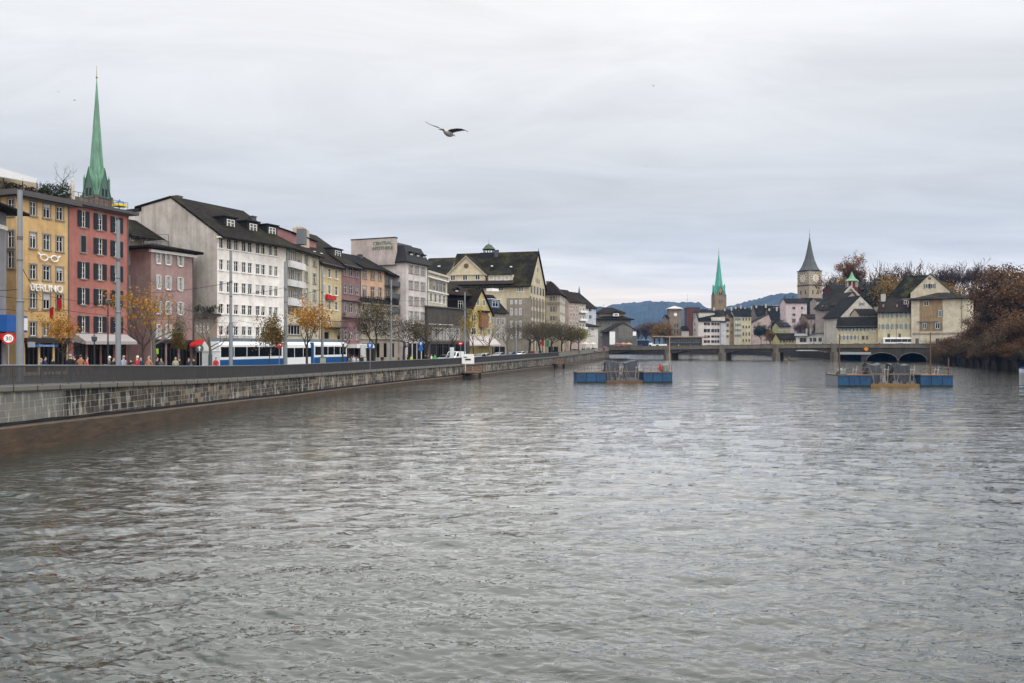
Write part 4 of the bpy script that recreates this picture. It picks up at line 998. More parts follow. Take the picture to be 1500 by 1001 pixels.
b.piece('fire_wall', plaster((.46, .40, .385)), (-.62, .35, 2.2, 12.4, b.H - .6, hw)); b.piece('side_parapet', black, (-.7, .42, 2.1, 12.5, hw + .002, hw + .18))
b.piece('roof_box', zinc, (.6, b.L - 1.2, 3, 9, ztop + .001, ztop + .7))
tx = text_obj('CENTRAL', .92, signgreen, b.e, (-.66, 5.0, HZ(359.2, 160) - b.z0), (R(90), 0, R(-90)), sx=1.1); tx = text_obj('APOTHEKE', .92, signgreen, b.e, (-.66, 5.0, HZ(366.4, 160) - b.z0), (R(90), 0, R(-90)), sx=1.05)
b.piece('string_course', plaster((.30, .26, .25)), (-.08, -.005, .5, 12.4, HZ(383.5, 161) - b.z0, HZ(382.3, 161) - b.z0)); b.gutter()
b.piece('ground_floor_band', plaster((.30, .27, .22)), (0, b.L, -.12, -.004, b.v(600, 477), b.v(600, 474)))
# --- cream ornate
P0, P1 = W(626.6, 172), W(655, 186)
b = Bld('ornate_cream_building', 'cream building with a band of large windows above four arched windows', P0, P1, 10, 2.7, 'building')
for x0, x1 in ((629, 633), (634, 638), (639, 643), (644, 648), (649, 653)): b.win(x0, x1, 409, 424, 629, 'plain', g=2)
for x0, x1 in ((629.5, 633), (636, 639.5), (642.5, 646), (648.5, 652)): b.win(x0, x1, 429, 441.5, 629, 'arch', g=0)
b.walls(b.v(626.6, 399.5), plaster((.58, .53, .43)), 'flat'); b.roofs(plaster((.55, .52, .46)), o=.5, t=.45)
b.piece('cornice', white_paint, (-.1, b.L + .1, -.4, -.004, b.v(629, 407), b.v(629, 405.3)), (-.1, b.L + .1, -.35, -.004, b.v(629, 427), b.v(629, 425.2)))
# --- dark grey base building
P0, P1 = W(626, 165), W(688, 181)
b = Bld('dark_clad_building', 'dark grey clad low building with tall narrow windows above shops', P0, P1, 9, 2.7, 'building')
for k in range(8): x = 633 + k * 5.2; b.win(x, x + 3.0, 480.5, 497, 633, 'prwhite', g=rw.choice((0, 1, 2)))
shopfront(b, 630, 684, 504, 6)
b.walls(b.v(626, 449.5), plaster((.075, .068, .062), .5), 'flat'); b.roofs(zinc, o=.3, t=.25)
b.piece('facade_panel', plaster((.22, .19, .16)), (0, b.L, -.0045, -.002, b.v(628, 500), b.v(628, 476))); b.piece('ledge', white_paint, (.5, b.u(662), -.3, -.05, b.v(628, 475.3), b.v(628, 474.3)))
# --- mansard house with shingle side, yellow gabled front
P0, P1 = W(650, 193), W(700, 203)
b = Bld('shingled_house', 'dark brown shingled house with a hipped tiled roof behind the yellow front', P0, P1, 9, 2.7, 'house')
b.win(671, 678, 440, 452, 660, 'prwhite', g=0)
b.walls(b.v(655, 431), tiles((.035, .025, .02), .1), 'hip', 3.2); b.roofs(tiles((.075, .05, .035), .1), o=.9)
b.dormer(b.L * .42, .6, 1.4, 1.0, b.H + .3, 2.5, simple('dormer_cheek', (.05, .035, .03)), roofbrown)
P0, P1 = W(688, 196), W(721, 205)
b = Bld('yellow_gabled_house', 'yellow gabled house with an oriel window and greenish shutters on the quay', P0, P1, 9, 2.7, 'house')
b.grid([(698, 702), (706.5, 710.5)], [(437, 447)], 690, 'far', g=2); b.grid([(690.5, 697), (714.5, 718)], [(460, 471), (480, 491)], 690, 'far', g=2); b.win(702, 706, 478, 490, 690, 'far')
b.walls(b.v(690, 460), plaster((.50, .41, .19)), 'gable_y', HZ(424, 200) - HZ(460, 196)); b.roofs(tiles((.07, .045, .03), .1), o=.35, so=.5)
b.piece('oriel', plaster((.24, .12, .06)), (b.u(701), b.u(711), -.9, -.004, b.v(701, 480), b.v(701, 458))); b.piece('oriel_roof', roofdark, (b.u(699.5), b.u(712.5), -1.2, .0, b.v(701, 457.8), b.v(701, 455)))
for x0, x1 in ((672, 694), (696, 721)):
    u0, u1 = b.u(x0), b.u(x1); bm = bmesh.new(); extr(bm, [(u0, -.1, b.v(690, 492)), (u0, -2.6, b.v(690, 505)), (u0, -2.6, b.v(690, 507)), (u0, -.1, b.v(690, 495))], (u1 - u0, 0, 0)); link('awning', bm, simple('pinkish_awning', (.42, .36, .34)), b.e)
shopfront(b, 690, 719, 508, 3)
# --- huddled small house behind
P0, P1 = W(713, 216), W(742, 223)
b = Bld('small_white_house', 'small off-white house with brown roof and white awnings between yellow gable and hall', P0, P1, 9, 2.7, 'house')
b.grid([(718, 722), (727, 731), (735, 739)], [(466, 476), (486, 496)], 718, 'far'); shopfront(b, 715, 740, 508, 3)
b.walls(b.v(713, 455), plaster((.36, .33, .29)), 'gable_x', 4.6, ry=5); b.roofs(roofbrown, o=.8)
b.dormer(b.L * .5, .6, 4.2, 2.4, b.H + .8, 3.5, simple('blue_panel', (.05, .10, .18)), white_paint, flat=True)
b.piece('roof_awning', white_paint, (b.u(727), b.u(737), 1.6, 3.5, b.v(727, 426), b.v(727, 422)))
# --- the great hall
P1 = W(776, 235); a = R(15); Lh = 25.7; P0 = P1 - Vector((math.cos(a), -math.sin(a), 0)) * Lh
b = Bld('great_hall', 'big cream hall with mossy steep roof, front pediment and a small open cupola', P0, P1, 20.5, 2.7, 'hall')
stw = dict(style='far')
b.grid([(757, 767)], [(418.5, 428)], 758, 'farw'); b.grid([(696, 704), (713, 721), (730, 738)], [(419.5, 427)], 700, 'far')
b.grid([(747.5, 751), (754.5, 757.5), (760.5, 764)], [(440, 446), (452, 462), (470, 480), (486, 496)], 750, 'far', g=0)
b.side('right', (2.0, 6, 10, 14, 18), [b.H if False else h for h in (HZ(423, 235) - 2.7, HZ(443, 235) - 2.7, HZ(460, 235) - 2.7, HZ(476, 235) - 2.7, HZ(492, 235) - 2.7)], 2.2, 2.4, 'fardark', 0)
shopfront(b, 745, 774, 510, 4)
He = HZ(416, 235) - 2.7
b.walls(He, plaster((.56, .50, .36)), 'gable_x', HZ(370.5, 246) - HZ(416, 235), ry=10.2); b.roofs(roofmoss, o=1.0, so=.5, t=.35)
b.side('right', (10.2,), (He + 1.6, He + 5.0), 1.0, 1.4, 'fardark'); b.side('right', (8.0, 12.4), (He + 1.6,), .8, 1.2, 'fardark')
sb = plaster((.27, .24, .20)); zb = b.v(745, 437)
b.piece('stone_base', sb, (b.u(742), b.L + .003, -.0045, -.002, .0, zb)); 
bm = bmesh.new()
for k in range(6): y = .0 + k * 4.05; box(bm, b.L + .004, b.L + .38, y, y + .75, 0, HZ(434, 235) - 2.7)
link('pilaster', bm, sb, b.e)
for h in (452, 468, 484): b.piece('spandrel', plaster((.55, .50, .40)), (b.L + .004, b.L + .12, .8, 20, HZ(h + 2.4, 235) - 2.7, HZ(h - 2.4, 235) - 2.7))
b.piece('cornice', simple('dark_cornice', (.05, .04, .035)), (0, b.u(752), -.9, -.004, b.v(700, 417), b.v(700, 412)))
# pediment block
u0, u1 = b.u(657), b.u(711); zt = b.v(684, 402); za = b.v(684, 376)
bm = boxbm(u0, u1, -.6, 6, b.v(684, 412), zt); extr(bm, [(u0, -.6, zt), (u1, -.6, zt), ((u0 + u1) / 2, -.6, za)], (0, 8, 0)); pd = link('pediment', bm, plaster((.60, .53, .38)), b.e)
for x0, x1 in ((661, 668), (678.5, 686), (697, 704)): window(pd, ((b.u(x0) + b.u(x1)) / 2, -.61, b.v(684, 407)), 0, 1.5, 1.6, 'far')
bm = bmesh.new(); lathe(bm, [(.55, -.1), (.75, -.1), (.75, .1), (.55, .1)], 14); bmesh.ops.rotate(bm, verts=bm.verts, matrix=Matrix.Rotation(R(90), 3, 'X')); link('oval_window', bm, simple('brown_trim', (.12, .07, .04)), pd, ((u0 + u1) / 2, -.62, (zt + za) / 2 - .2))
bm = bmesh.new()
for s, x in ((-1, u0), (1, u1)):
    m_ = (u0 + u1) / 2; prism(bm, [(x + s * .8, -1.0, zt - .35), (m_, -1.0, za + .35), (m_, 8.5, za + .35), (x + s * .8, 8.5, zt - .35)], .22)
link('pediment_roof', bm, white_paint if False else roofbrown, pd)
bm = bmesh.new()
for s, x in ((-1, u0), (1, u1)):
    m_ = (u0 + u1) / 2; prism(bm, [(x + s * .8, -1.1, zt - .5), (m_, -1.1, za + .2), (m_, -1.02, za + .2), (x + s * .8, -1.02, zt - .5)], .35)
box(bm, u0 - .5, u1 + .5, -.95, -.62, zt - .35, zt - .05); link('moulding', bm, plaster((.5, .45, .36)), pd)
# shed dormer band right of the pediment
u2, u3 = b.u(714), b.u(750); bm = boxbm(u2, u3, .3, 4, b.v(730, 411), b.v(730, 402.5)); dm = link('dormer', bm, plaster((.60, .53, .38)), b.rf)
for x in (719.5, 730.5, 742): window(dm, (b.u(x), .29, b.v(x, 407)), 0, 1.5, 1.5, 'farw')
bm = bmesh.new(); prism(bm, [(u2 - .4, -.2, b.v(730, 402)), (u3 + .4, -.2, b.v(730, 402)), (u3 - 2.5, 6, b.v(730, 388)), (u2 + 2.5, 6, b.v(730, 388))], .2); link('dormer_roof', bm, roofmoss, dm)
# cupola
cp = (b.u(697) + 1.0, 10.2); zc0 = HZ(379, 246) - 2.7
bm = boxbm(cp[0] - 2.2, cp[0] + 2.2, 8.2, 12.2, zc0 - 1, HZ(369.5, 246) - 2.7); cu = link('cupola', bm, black, b.e)
bm = bmesh.new(); z1, z2 = HZ(369.4, 246) - 2.7, HZ(364.5, 246) - 2.7
for k in range(6): t = 2 * math.pi * k / 6; bar(bm, (cp[0] + 1.6 * math.cos(t), cp[1] + 1.6 * math.sin(t), z1), (cp[0] + 1.6 * math.cos(t), cp[1] + 1.6 * math.sin(t), z2), .16)
link('column', bm, black, cu)
bm = bmesh.new(); z3 = HZ(355, 246) - 2.7; lathe(bm, [(2.1, z2), (2.15, z2 + .15), (1.6, z2 + .7), (.9, z2 + 1.5), (.3, z3 - .3), (.05, z3), (.02, z3 + 1.3)], 8, cp); link('cupola_roof', bm, simple('green_copper_dark', (.05, .07, .04)), cu)
b.chimney(b.u(715), 9.2, 1.2, 2.4, simple('chimney_dark', (.07, .07, .075)), base=HZ(378, 246) - 2.7)
bm = bmesh.new(); bar(bm, (b.L + .3, 10.2, He + b.RH), (b.L + .3, 10.2, He + b.RH + 1.4), .2, 5, r2=.02); link('finial', bm, zinc, b.rf)
for px, py in ((720, 391), (748, 392)): t, y, z = W3(b, px, py, 4.8); b.piece('skylight', white_paint, (t, t + .5, y - .8, y, z, z + .35))
# left wing roof of the hall
Pw = P0 + Vector((0, 0, 0)); Pv = Pw - Vector((math.cos(a), -math.sin(a), 0)) * 9
b2 = Bld('hall_wing', 'lower dark roofed wing extending behind the ornate cream building', Pv, Pw, 17, 2.7, 'building')
b2.walls(HZ(402, 245) - 2.7, plaster((.45, .40, .3)), 'gable_x', HZ(379.5, 252) - HZ(402, 245), ry=8.5); b2.roofs(roofmoss, o=.6)
b2.piece('skylight', white_paint, (b2.L * .55, b2.L * .62, 2.5, 3.2, b2.H + 2.3, b2.H + 2.7))
# --- beige corner house
P1 = W(820, 262); a = R(10); P0 = P1 - Vector((math.cos(a), -math.sin(a), 0)) * 7.0
b = Bld('beige_corner_house', 'beige corner house with rows of brown windows right of the great hall', P0, P1, 16, 2.8, 'house')
b.grid([(806, 809), (810, 813), (813.8, 816)], [(434, 441), (448.5, 457), (463, 470), (480, 490)], 806, 'fardark', g=0)
b.side('right', (2, 5.2, 8.4, 11.6, 14.6), [HZ(437, 262) - 2.8, HZ(452, 262) - 2.8, HZ(466.5, 262) - 2.8, HZ(484, 262) - 2.8], 1.3, 2.3, 'far')
shopfront(b, 803, 818, 508, 2)
b.walls(HZ(431, 262) - 2.8, plaster((.40, .35, .26)), 'hip', 4.6); b.roofs(roofred, o=.8)
b.piece('string_course', plaster((.22, .19, .15)), (0, b.L + .06, -.15, -.004, HZ(446.5, 262) - 2.8, HZ(442.5, 262) - 2.8)); b.chimney(2, 8, 1, 1.6, simple('chimney_render', (.12, .10, .09)), base=b.H + 3.2)
def simpleb(name, label, x0, x1, z0_, z1_, ye, yr, depth, wallc, roofm, rt='gable_x', grid=None, style='far', base=3.0, cat='house', o=.6, ry=None, wmat=None, ref=None, rx=None, **kw):
    b = Bld(name, label, W(x0, z0_), W(x1, z1_), depth, base, cat)
    if grid:
        for cols, rows in grid:
            for r in rows:
                for c in cols: b.win(c[0], c[1], r[0], r[1], ref or x0, kw.get('st', style), g=kw.get('g'))
    rzr = z0_ + (depth / 2 if rt in ('gable_x', 'hip', 'flat', 'mansard') else 0) if ry is None else z0_ + ry
    b.walls(HZ(ye, z0_) - base, wmat or plaster(wallc), rt, max(.3, HZ(yr, rzr) - HZ(ye, z0_)), ry=ry, rx=rx)
    b.roofs(roofm, o=o); return b
def cc(x0, x1, n, w): s = (x1 - x0) / n; return [(x0 + s * (i + .5) - w / 2, x0 + s * (i + .5) + w / 2) for i in range(n)]
simpleb('pinkish_narrow_house', 'narrow pinkish house with a rust red roof past the beige corner house', 833, 848, 290, 296, 441, 425, 10, (.42, .33, .28), roofred, grid=[(cc(834, 847, 3, 2.6), [(447, 452), (458, 464), (470, 476), (482, 489)])])
b = simpleb('stepped_white_house', 'narrow white house with staggered balconies beside the pinkish narrow house', 847, 858, 300, 306, 443, 433, 10, (.45, .42, .36), roofbrown, grid=[(cc(848, 857, 2, 2.6), [(450, 455), (462, 467), (474, 479), (486, 492)])])
for py in (458, 470, 482): b.piece('balcony', white_paint, (.2, b.L - .2, -1.0, -.01, b.v(848, py), b.v(848, py - 3)))
b = simpleb('pale_blue_house', 'pale blue tower-like house with brown roof and a slim spike at the quay end', 858, 873, 330, 338, 450, 429, 14, (.50, .54, .60), tiles((.05, .034, .028), .1), ry=8, grid=[([(862.5, 866.5)], [(451.5, 456.5), (461, 467)])])
bm = bmesh.new(); bar(bm, (b.L, 8, b.H + b.RH), (b.L, 8, b.H + b.RH + 3.2), .5, 6, r2=.03); link('spire', bm, zinc, b.rf)
simpleb('white_quay_house', 'small white house with shuttered windows and hipped roof near the bridge', 857, 876, 318, 323, 478, 473, 9, (.62, .59, .54), roofbrown, rt='hip', o=1.0, grid=[(cc(863, 872, 3, 2), [(490, 495)]), ([(866, 870)], [(480.5, 484.5)])])
# guild hall group at the bridge end
b = simpleb('grey_guild_house', 'tall grey stone house with stepped brown roofs behind the bridge end', 874, 924, 372, 372, 468, 459, 16, (.20, .195, .18), roofbrown, rt='hip', o=1.6, grid=[(cc(878, 906, 5, 2.4), [(472, 477), (482, 487), (492, 497)])], style='fardark')
b.piece('upper_storey', plaster((.34, .28, .22)), (b.u(879), b.u(917), 3, 13, b.H + .9, b.v(880, 458)))
bm = bmesh.new(); z = b.v(880, 458.5); x0, x1 = b.u(874), b.u(919); xa, xb = b.u(887), b.u(900)
A_ = [(x0, 1.2, z), (x1, 1.2, z), (x1, 15, z), (x0, 15, z)]; B_ = [(xa, 8, b.v(880, 449.5)), (xb, 8, b.v(880, 449.5))]
va = [bm.verts.new(p) for p in A_]; vb = [bm.verts.new(p) for p in B_]
bm.faces.new(va[::-1]); bm.faces.new((va[0], va[1], vb[1], vb[0])); bm.faces.new((va[1], va[2], vb[1])); bm.faces.new((va[2], va[3], vb[0], vb[1])); bm.faces.new((va[3], va[0], vb[0])); link('upper_roof', bm, roofbrown, b.e)
for px in (887.5, 899): bm = bmesh.new(); u = b.u(px); bar(bm, (u, 8, b.v(880, 450)), (u, 8, b.v(880, 444)), .14, 5, r2=.03); link('finial', bm, zinc, b.e)
b.dormer(b.u(902.5), -.2, 2.6, 1.4, b.v(900, 463.5), 4, white_paint, roofbrown, 'far')
b = simpleb('gabled_market_house', 'pale gabled house with a weathered wooden front beside the grey guild house', 893, 933, 350, 352, 485, 473, 12, (.13, .125, .12), roofdark, rt='gable_y', o=1.2, grid=[(cc(906, 926, 5, 1.8), [(478, 486), (488, 494)])], style='fardark')
b.piece('white_corner', white_paint, (b.u(893), b.u(901), -.03, -.002, b.v(893, 505), b.v(893, 486)), (b.u(927), b.u(932), -.03, -.002, b.v(893, 492), b.v(893, 486)))
b.piece('timber_front', plaster((.16, .15, .14)), (b.u(905), b.u(926), -.0045, -.002, b.v(893, 497), b.v(893, 478)))
# ================================================================== FAR TOWN
T = 560
def fb(label, x0, x1, z, ye, yr, wc, rm, rt='gable_x', cols=None, rows=None, style='far', name='town_house', depth=12, o=.7, g=None, rx=None, ry=None, wmat=None):
    gr = [(cc(x0 + .8, x1 - .8, cols[0], cols[1]), rows)] if cols else None
    return simpleb(name, label, x0, x1, z, z, ye, yr, depth, wc, rm, rt=rt, grid=gr, style=style, base=3.5, o=o, st=style, g=g, rx=rx, ry=ry, wmat=wmat)
# brown clock tower
b = Bld('clock_tower', 'square brown stone tower with a flared pale cap and a small white clock', W(981, 560), W(998, 560), 9, 3.5, 'tower')
b.grid([(987.5, 990), (991.3, 993.8)], [(474, 480), (482, 489)], 988, 'fardark', g=0); b.walls(HZ(452, 560) - 3.5, plaster((.24, .19, .14)), 'hip', 2.0); b.roofs(simple('pale_cap', (.42, .40, .38)), o=1.2, t=.5)
bm = bmesh.new(); lathe(bm, [(1.2, -.1), (1.2, .12)], 16); bmesh.ops.rotate(bm, verts=bm.verts, matrix=Matrix.Rotation(R(90), 3, 'X')); link('clock_face', bm, white_paint, b.e, (b.L / 2, -.1, b.v(990, 461)))
bm = bmesh.new(); lathe(bm, [(.7, b.H + 1.9), (.5, b.H + 2.6), (.1, b.H + 3.4), (.05, b.H + 4.6)], 6, (b.L / 2, 4.5)); link('finial', bm, zinc, b.rf)
fb('low stone annex with plain windows leaning against the brown clock tower', 976, 983, 562, 466, 462, (.22, .18, .14), roofbrown, cols=(2, 1.6), rows=[(472, 476), (481, 486), (491, 495)], style='fardark', name='tower_annex')
fb('small cream house with a white spirelet between the two brown towers', 999, 1009, 556, 484, 478, (.50, .46, .40), roofdark, cols=(3, 1.8), rows=[(487, 490), (494, 497)])
fb('flat-topped red brick tower with a thin mast on its corner', 1007.5, 1025, 600, 451, 450.5, (.13, .055, .04), simple('flat_top', (.05, .04, .04)), rt='flat', name='brick_tower', o=.3)
e = empty('radio_mast', 'thin tall mast beside the red brick tower', 'mast', W(1007, 596)); bm = bmesh.new(); bar(bm, (0, 0, 0), (0, 0, HZ(431, 596)), .22, 5, r2=.06); link('pole', bm, zinc, e)
bm = bmesh.new(); bar(bm, (-1, 0, HZ(440, 596)), (1, 0, HZ(440, 596)), .06); link('crossarm', bm, zinc, e)
# white guild house group
b = fb('large white guild house with tall brown roof and four rows of windows facing the bridge', 1023, 1057, 550, 470, 456, (.66, .60, .56), roofbrown, depth=16, cols=None, ry=8)
b2 = Bld('white_corner_wing', 'white corner wing with a rounded bay left of the large guild house', W(1016, 560), W(1024, 552), 12, 3.5, 'house')
b2.grid([(1017, 1019), (1020.5, 1022.5)], [(459.5, 467), (472.5, 477), (481.5, 486), (491, 495)], 1017, 'far'); b2.walls(HZ(458, 560) - 3.5, plaster((.55, .52, .48)), 'hip', 2.4); b2.roofs(roofbrown, o=.6)
for r in [(472.5, 476.8), (482, 487), (491.5, 495.2), (498.5, 502.5)]:
    for x0, x1 in ((1031, 1035.5), (1036, 1040), (1042, 1046), (1046.5, 1050), (1050.5, 1054)): b.win(x0, x1, r[0], r[1], 1031, 'fardark', g=0)
b.piece('attic_band', plaster((.60, .56, .50)), (b.u(1042), b.u(1062), -.3, 3, b.H - .2, b.H + 2.4))
fb('pale bluish narrow house right of the large guild house', 1056.5, 1063.5, 548, 472, 469, (.55, .56, .60), roofdark, cols=(1, 1.8), rows=[(474, 477), (483, 486), (491, 494)])
fb('slim cream house with brown shutters beside the bluish house', 1063.5, 1068.5, 550, 470, 467, (.60, .55, .42), roofbrown, cols=(2, 1.8), rows=[(474, 479), (483, 487), (491, 495)], style='fardark')
fb('narrow tan house with orange-brown windows in the middle of the town row', 1068.5, 1075.5, 552, 464, 459, (.30, .22, .14), roofbrown, cols=(1, 2.2), rows=[(474, 479), (485, 489)], style='fardark')
fb('cream house with green-grey shutters next to the narrow tan house', 1075.5, 1086, 550, 463, 456, (.55, .52, .40), roofdark, cols=(2, 2.4), rows=[(466, 470), (474, 478.5), (482, 486), (490, 494)], style='fargreen')
fb('pale yellow house with dark windows and brown roof above tree-height balconies', 1086, 1100.5, 554, 463, 453, (.60, .54, .38), roofdark, cols=(3, 2.2), rows=[(466, 470), (477, 481), (487, 492), (497, 501)], style='fardark')
b = fb('pinkish gabled house with a steep lopsided roof beside the dark evergreen', 1101, 1131, 566, 474, 461, (.50, .40, .37), roofbrown, rt='gable_y', cols=(4, 2.2), rows=[(477, 481), (487, 491)], style='fardark', rx=12.2)
# roofscape behind
RB = [(1027, 1062, 610, 461, 455, 'long brown ridge roof with small white skylights behind the guild house'), (1062, 1082, 620, 462, 454, 'dark blue-grey roof with chimneys under the green church spire'),
      (1079, 1094, 640, 458, 451.5, 'reddish roof with a cluster of chimneys in the town'), (1092, 1112, 630, 462, 452, 'dark slate roof with a white mast beside it'),
      (1108, 1136, 600, 462, 448, 'broad brown roof on the rise below the blue hill'), (1128, 1150, 590, 468, 452, 'large plain brown roof left of the pale pink house')]
for x0, x1, z, ye, yr, lb in RB:
    b = fb(lb, x0, x1, z, ye, yr, (.22, .18, .15), roofbrown if 'brown' in lb else roofdark, depth=16, ry=8, name='town_building')
    for k in range(4):
        t = b.L * (k + .5) / 4; b.chimney(t, 6 + (k % 2) * 3, 1.0, 1.8 + .6 * (k % 3), simple('chimney_render', (.12, .10, .09)) if k % 2 else simple('pale_chimney', (.45, .42, .38)), base=b.H + b.RH * .75)
b = fb('rooftop building with pale canopies on the hill left of the pale pink house', 1110, 1142, 640, 449, 445.5, (.20, .15, .12), roofdark, rt='flat', name='town_building', cols=(5, 2.6), rows=[(451, 454)])
for x0, x1 in ((1112, 1117), (1121, 1129), (1132, 1140)): b.piece('canopy', simple('pale_canopy', (.42, .42, .40)), (b.u(x0), b.u(x1), -1, 3, b.H + .6, b.H + 1.0))
# pale pink house on the slope
b = fb('tall pale pink house with brown roof standing high above the white boathouse', 1151, 1182, 520, 443.5, 438, (.60, .50, .52), roofbrown, depth=11, cols=None, ry=5)
b.grid([(1160.5, 1165.5), (1173, 1177)], [(449, 454), (459, 464)], 1160, 'far'); b.grid([(1160.5, 1165.5), (1171, 1179)], [(467, 473)], 1160, 'fardark')
for x in (1154, 1166): b.chimney(b.u(x), 5, .9, 3.2, simple('chimney_dark', (.07, .07, .075)), base=b.H + 1.5)
fb('low olive-yellow house with a row of windows between trees below the pink house', 1141, 1158, 470, 478.5, 473, (.42, .40, .22), roofbrown, cols=(5, 2), rows=[(480, 484)])
fb('long brown-roofed pavilion with yellow wall just behind the bridge', 1141, 1169, 400, 496.5, 489, (.50, .42, .20), roofbrown, cols=(6, 2.4), rows=[(498, 502)], style='fardark', depth=9)
fb('brown house with a pale dormered front to the right of the pale pink house', 1182, 1206, 500, 466, 461, (.28, .20, .16), roofred, cols=(4, 2.6), rows=[(470, 475)], style='far')
fb('small light house tucked under the church tower', 1196, 1207, 560, 441, 437.5, (.36, .32, .28), roofdark, cols=(3, 1.8), rows=[(444, 450), (455, 460)])
# white boathouse
b = Bld('boathouse', 'low white boathouse with curved roof and dark windows behind the bridge', W(1166, 352), W(1219, 347), 9, 3.5, 'boathouse')
b.grid([(1171.5, 1181.5)], [(495, 501.5)], 1170, 'fardark', g=0); b.grid([(1186, 1190), (1191, 1196), (1199, 1204), (1209, 1213.5)], [(494.8, 500.8)], 1187, 'fardark', g=0)
hh = b.v(1183, 494); b.walls(b.v(1166, 493), plaster((.68, .68, .66)), 'flat')
bm = bmesh.new(); u0, u1 = b.u(1183), b.u(1219.3); n = 14; pts = [(u0 + (u1 - u0) * i / n, b.v(1183, 493.2) + (b.v(1200, 489) - b.v(1200, 493.2)) * math.sin(math.pi * i / n) ** .8) for i in range(n + 1)]
extr(bm, [(p[0], -.05, p[1]) for p in pts] , (0, 8.9, 0)); link('gable_front', bm, plaster((.68, .68, .66)), b.e)
bm = bmesh.new()
for p, q in zip(pts, pts[1:]): extr(bm, [(p[0], -.8, p[1] + .02), (q[0], -.8, q[1] + .02), (q[0], -.8, q[1] + .35), (p[0], -.8, p[1] + .35)], (0, 10.5, 0))
prism(bm, [(-.6, -.9, b.H + .2), (u0, -.9, b.H + .2), (u0, 5, b.H + 1.3), (-.6, 5, b.H + 1.3)], .2); b.rf = link('roof', bm, zinc, b.e)
for x in (1180.5, 1186.5): b.piece('chimney', plaster((.4, .38, .35)), (b.u(x), b.u(x + 2.5), 6, 7, b.H, b.v(x, 481)))
# ------------------------------------------------------------------ churches
copper = tiles((.10, .30, .24), .35, (.05, .16, .12))
def copper_mat(name, c1, c2):
    m, nt, b = newmat(name); b.inputs['Roughness'].default_value = .6; L = nt.links
    geo = N(nt, 'ShaderNodeNewGeometry'); mp = N(nt, 'ShaderNodeMapping'); mp.inputs['Scale'].default_value = (1, 1, .12); L.new(geo.outputs['Position'], mp.inputs[0])
    n = N(nt, 'ShaderNodeTexNoise', Scale=.8, Detail=7.0, Roughness=.7); L.new(mp.outputs[0], n.inputs['Vector'])
    cr = N(nt, 'ShaderNodeValToRGB'); e = cr.color_ramp.elements; e[0].position = .3; e[1].position = .68; e[0].color = (*c1, 1); e[1].color = (*c2, 1)
    L.new(n.outputs['Fac'], cr.inputs['Fac']); L.new(cr.outputs[0], b.inputs['Base Color'])
    w = N(nt, 'ShaderNodeTexWave', bands_direction='Z', Scale=.35, Distortion=.4); L.new(geo.outputs['Position'], w.inputs['Vector'])
    bp = N(nt, 'ShaderNodeBump', Strength=.35, Distance=.1); L.new(w.outputs['Fac'], bp.inputs['Height']); L.new(bp.outputs[0], b.inputs['Normal']); return m
green1 = copper_mat('aged_copper', (.045, .085, .055), (.13, .30, .18)); green2 = copper_mat('bright_copper', (.03, .16, .12), (.08, .38, .28))
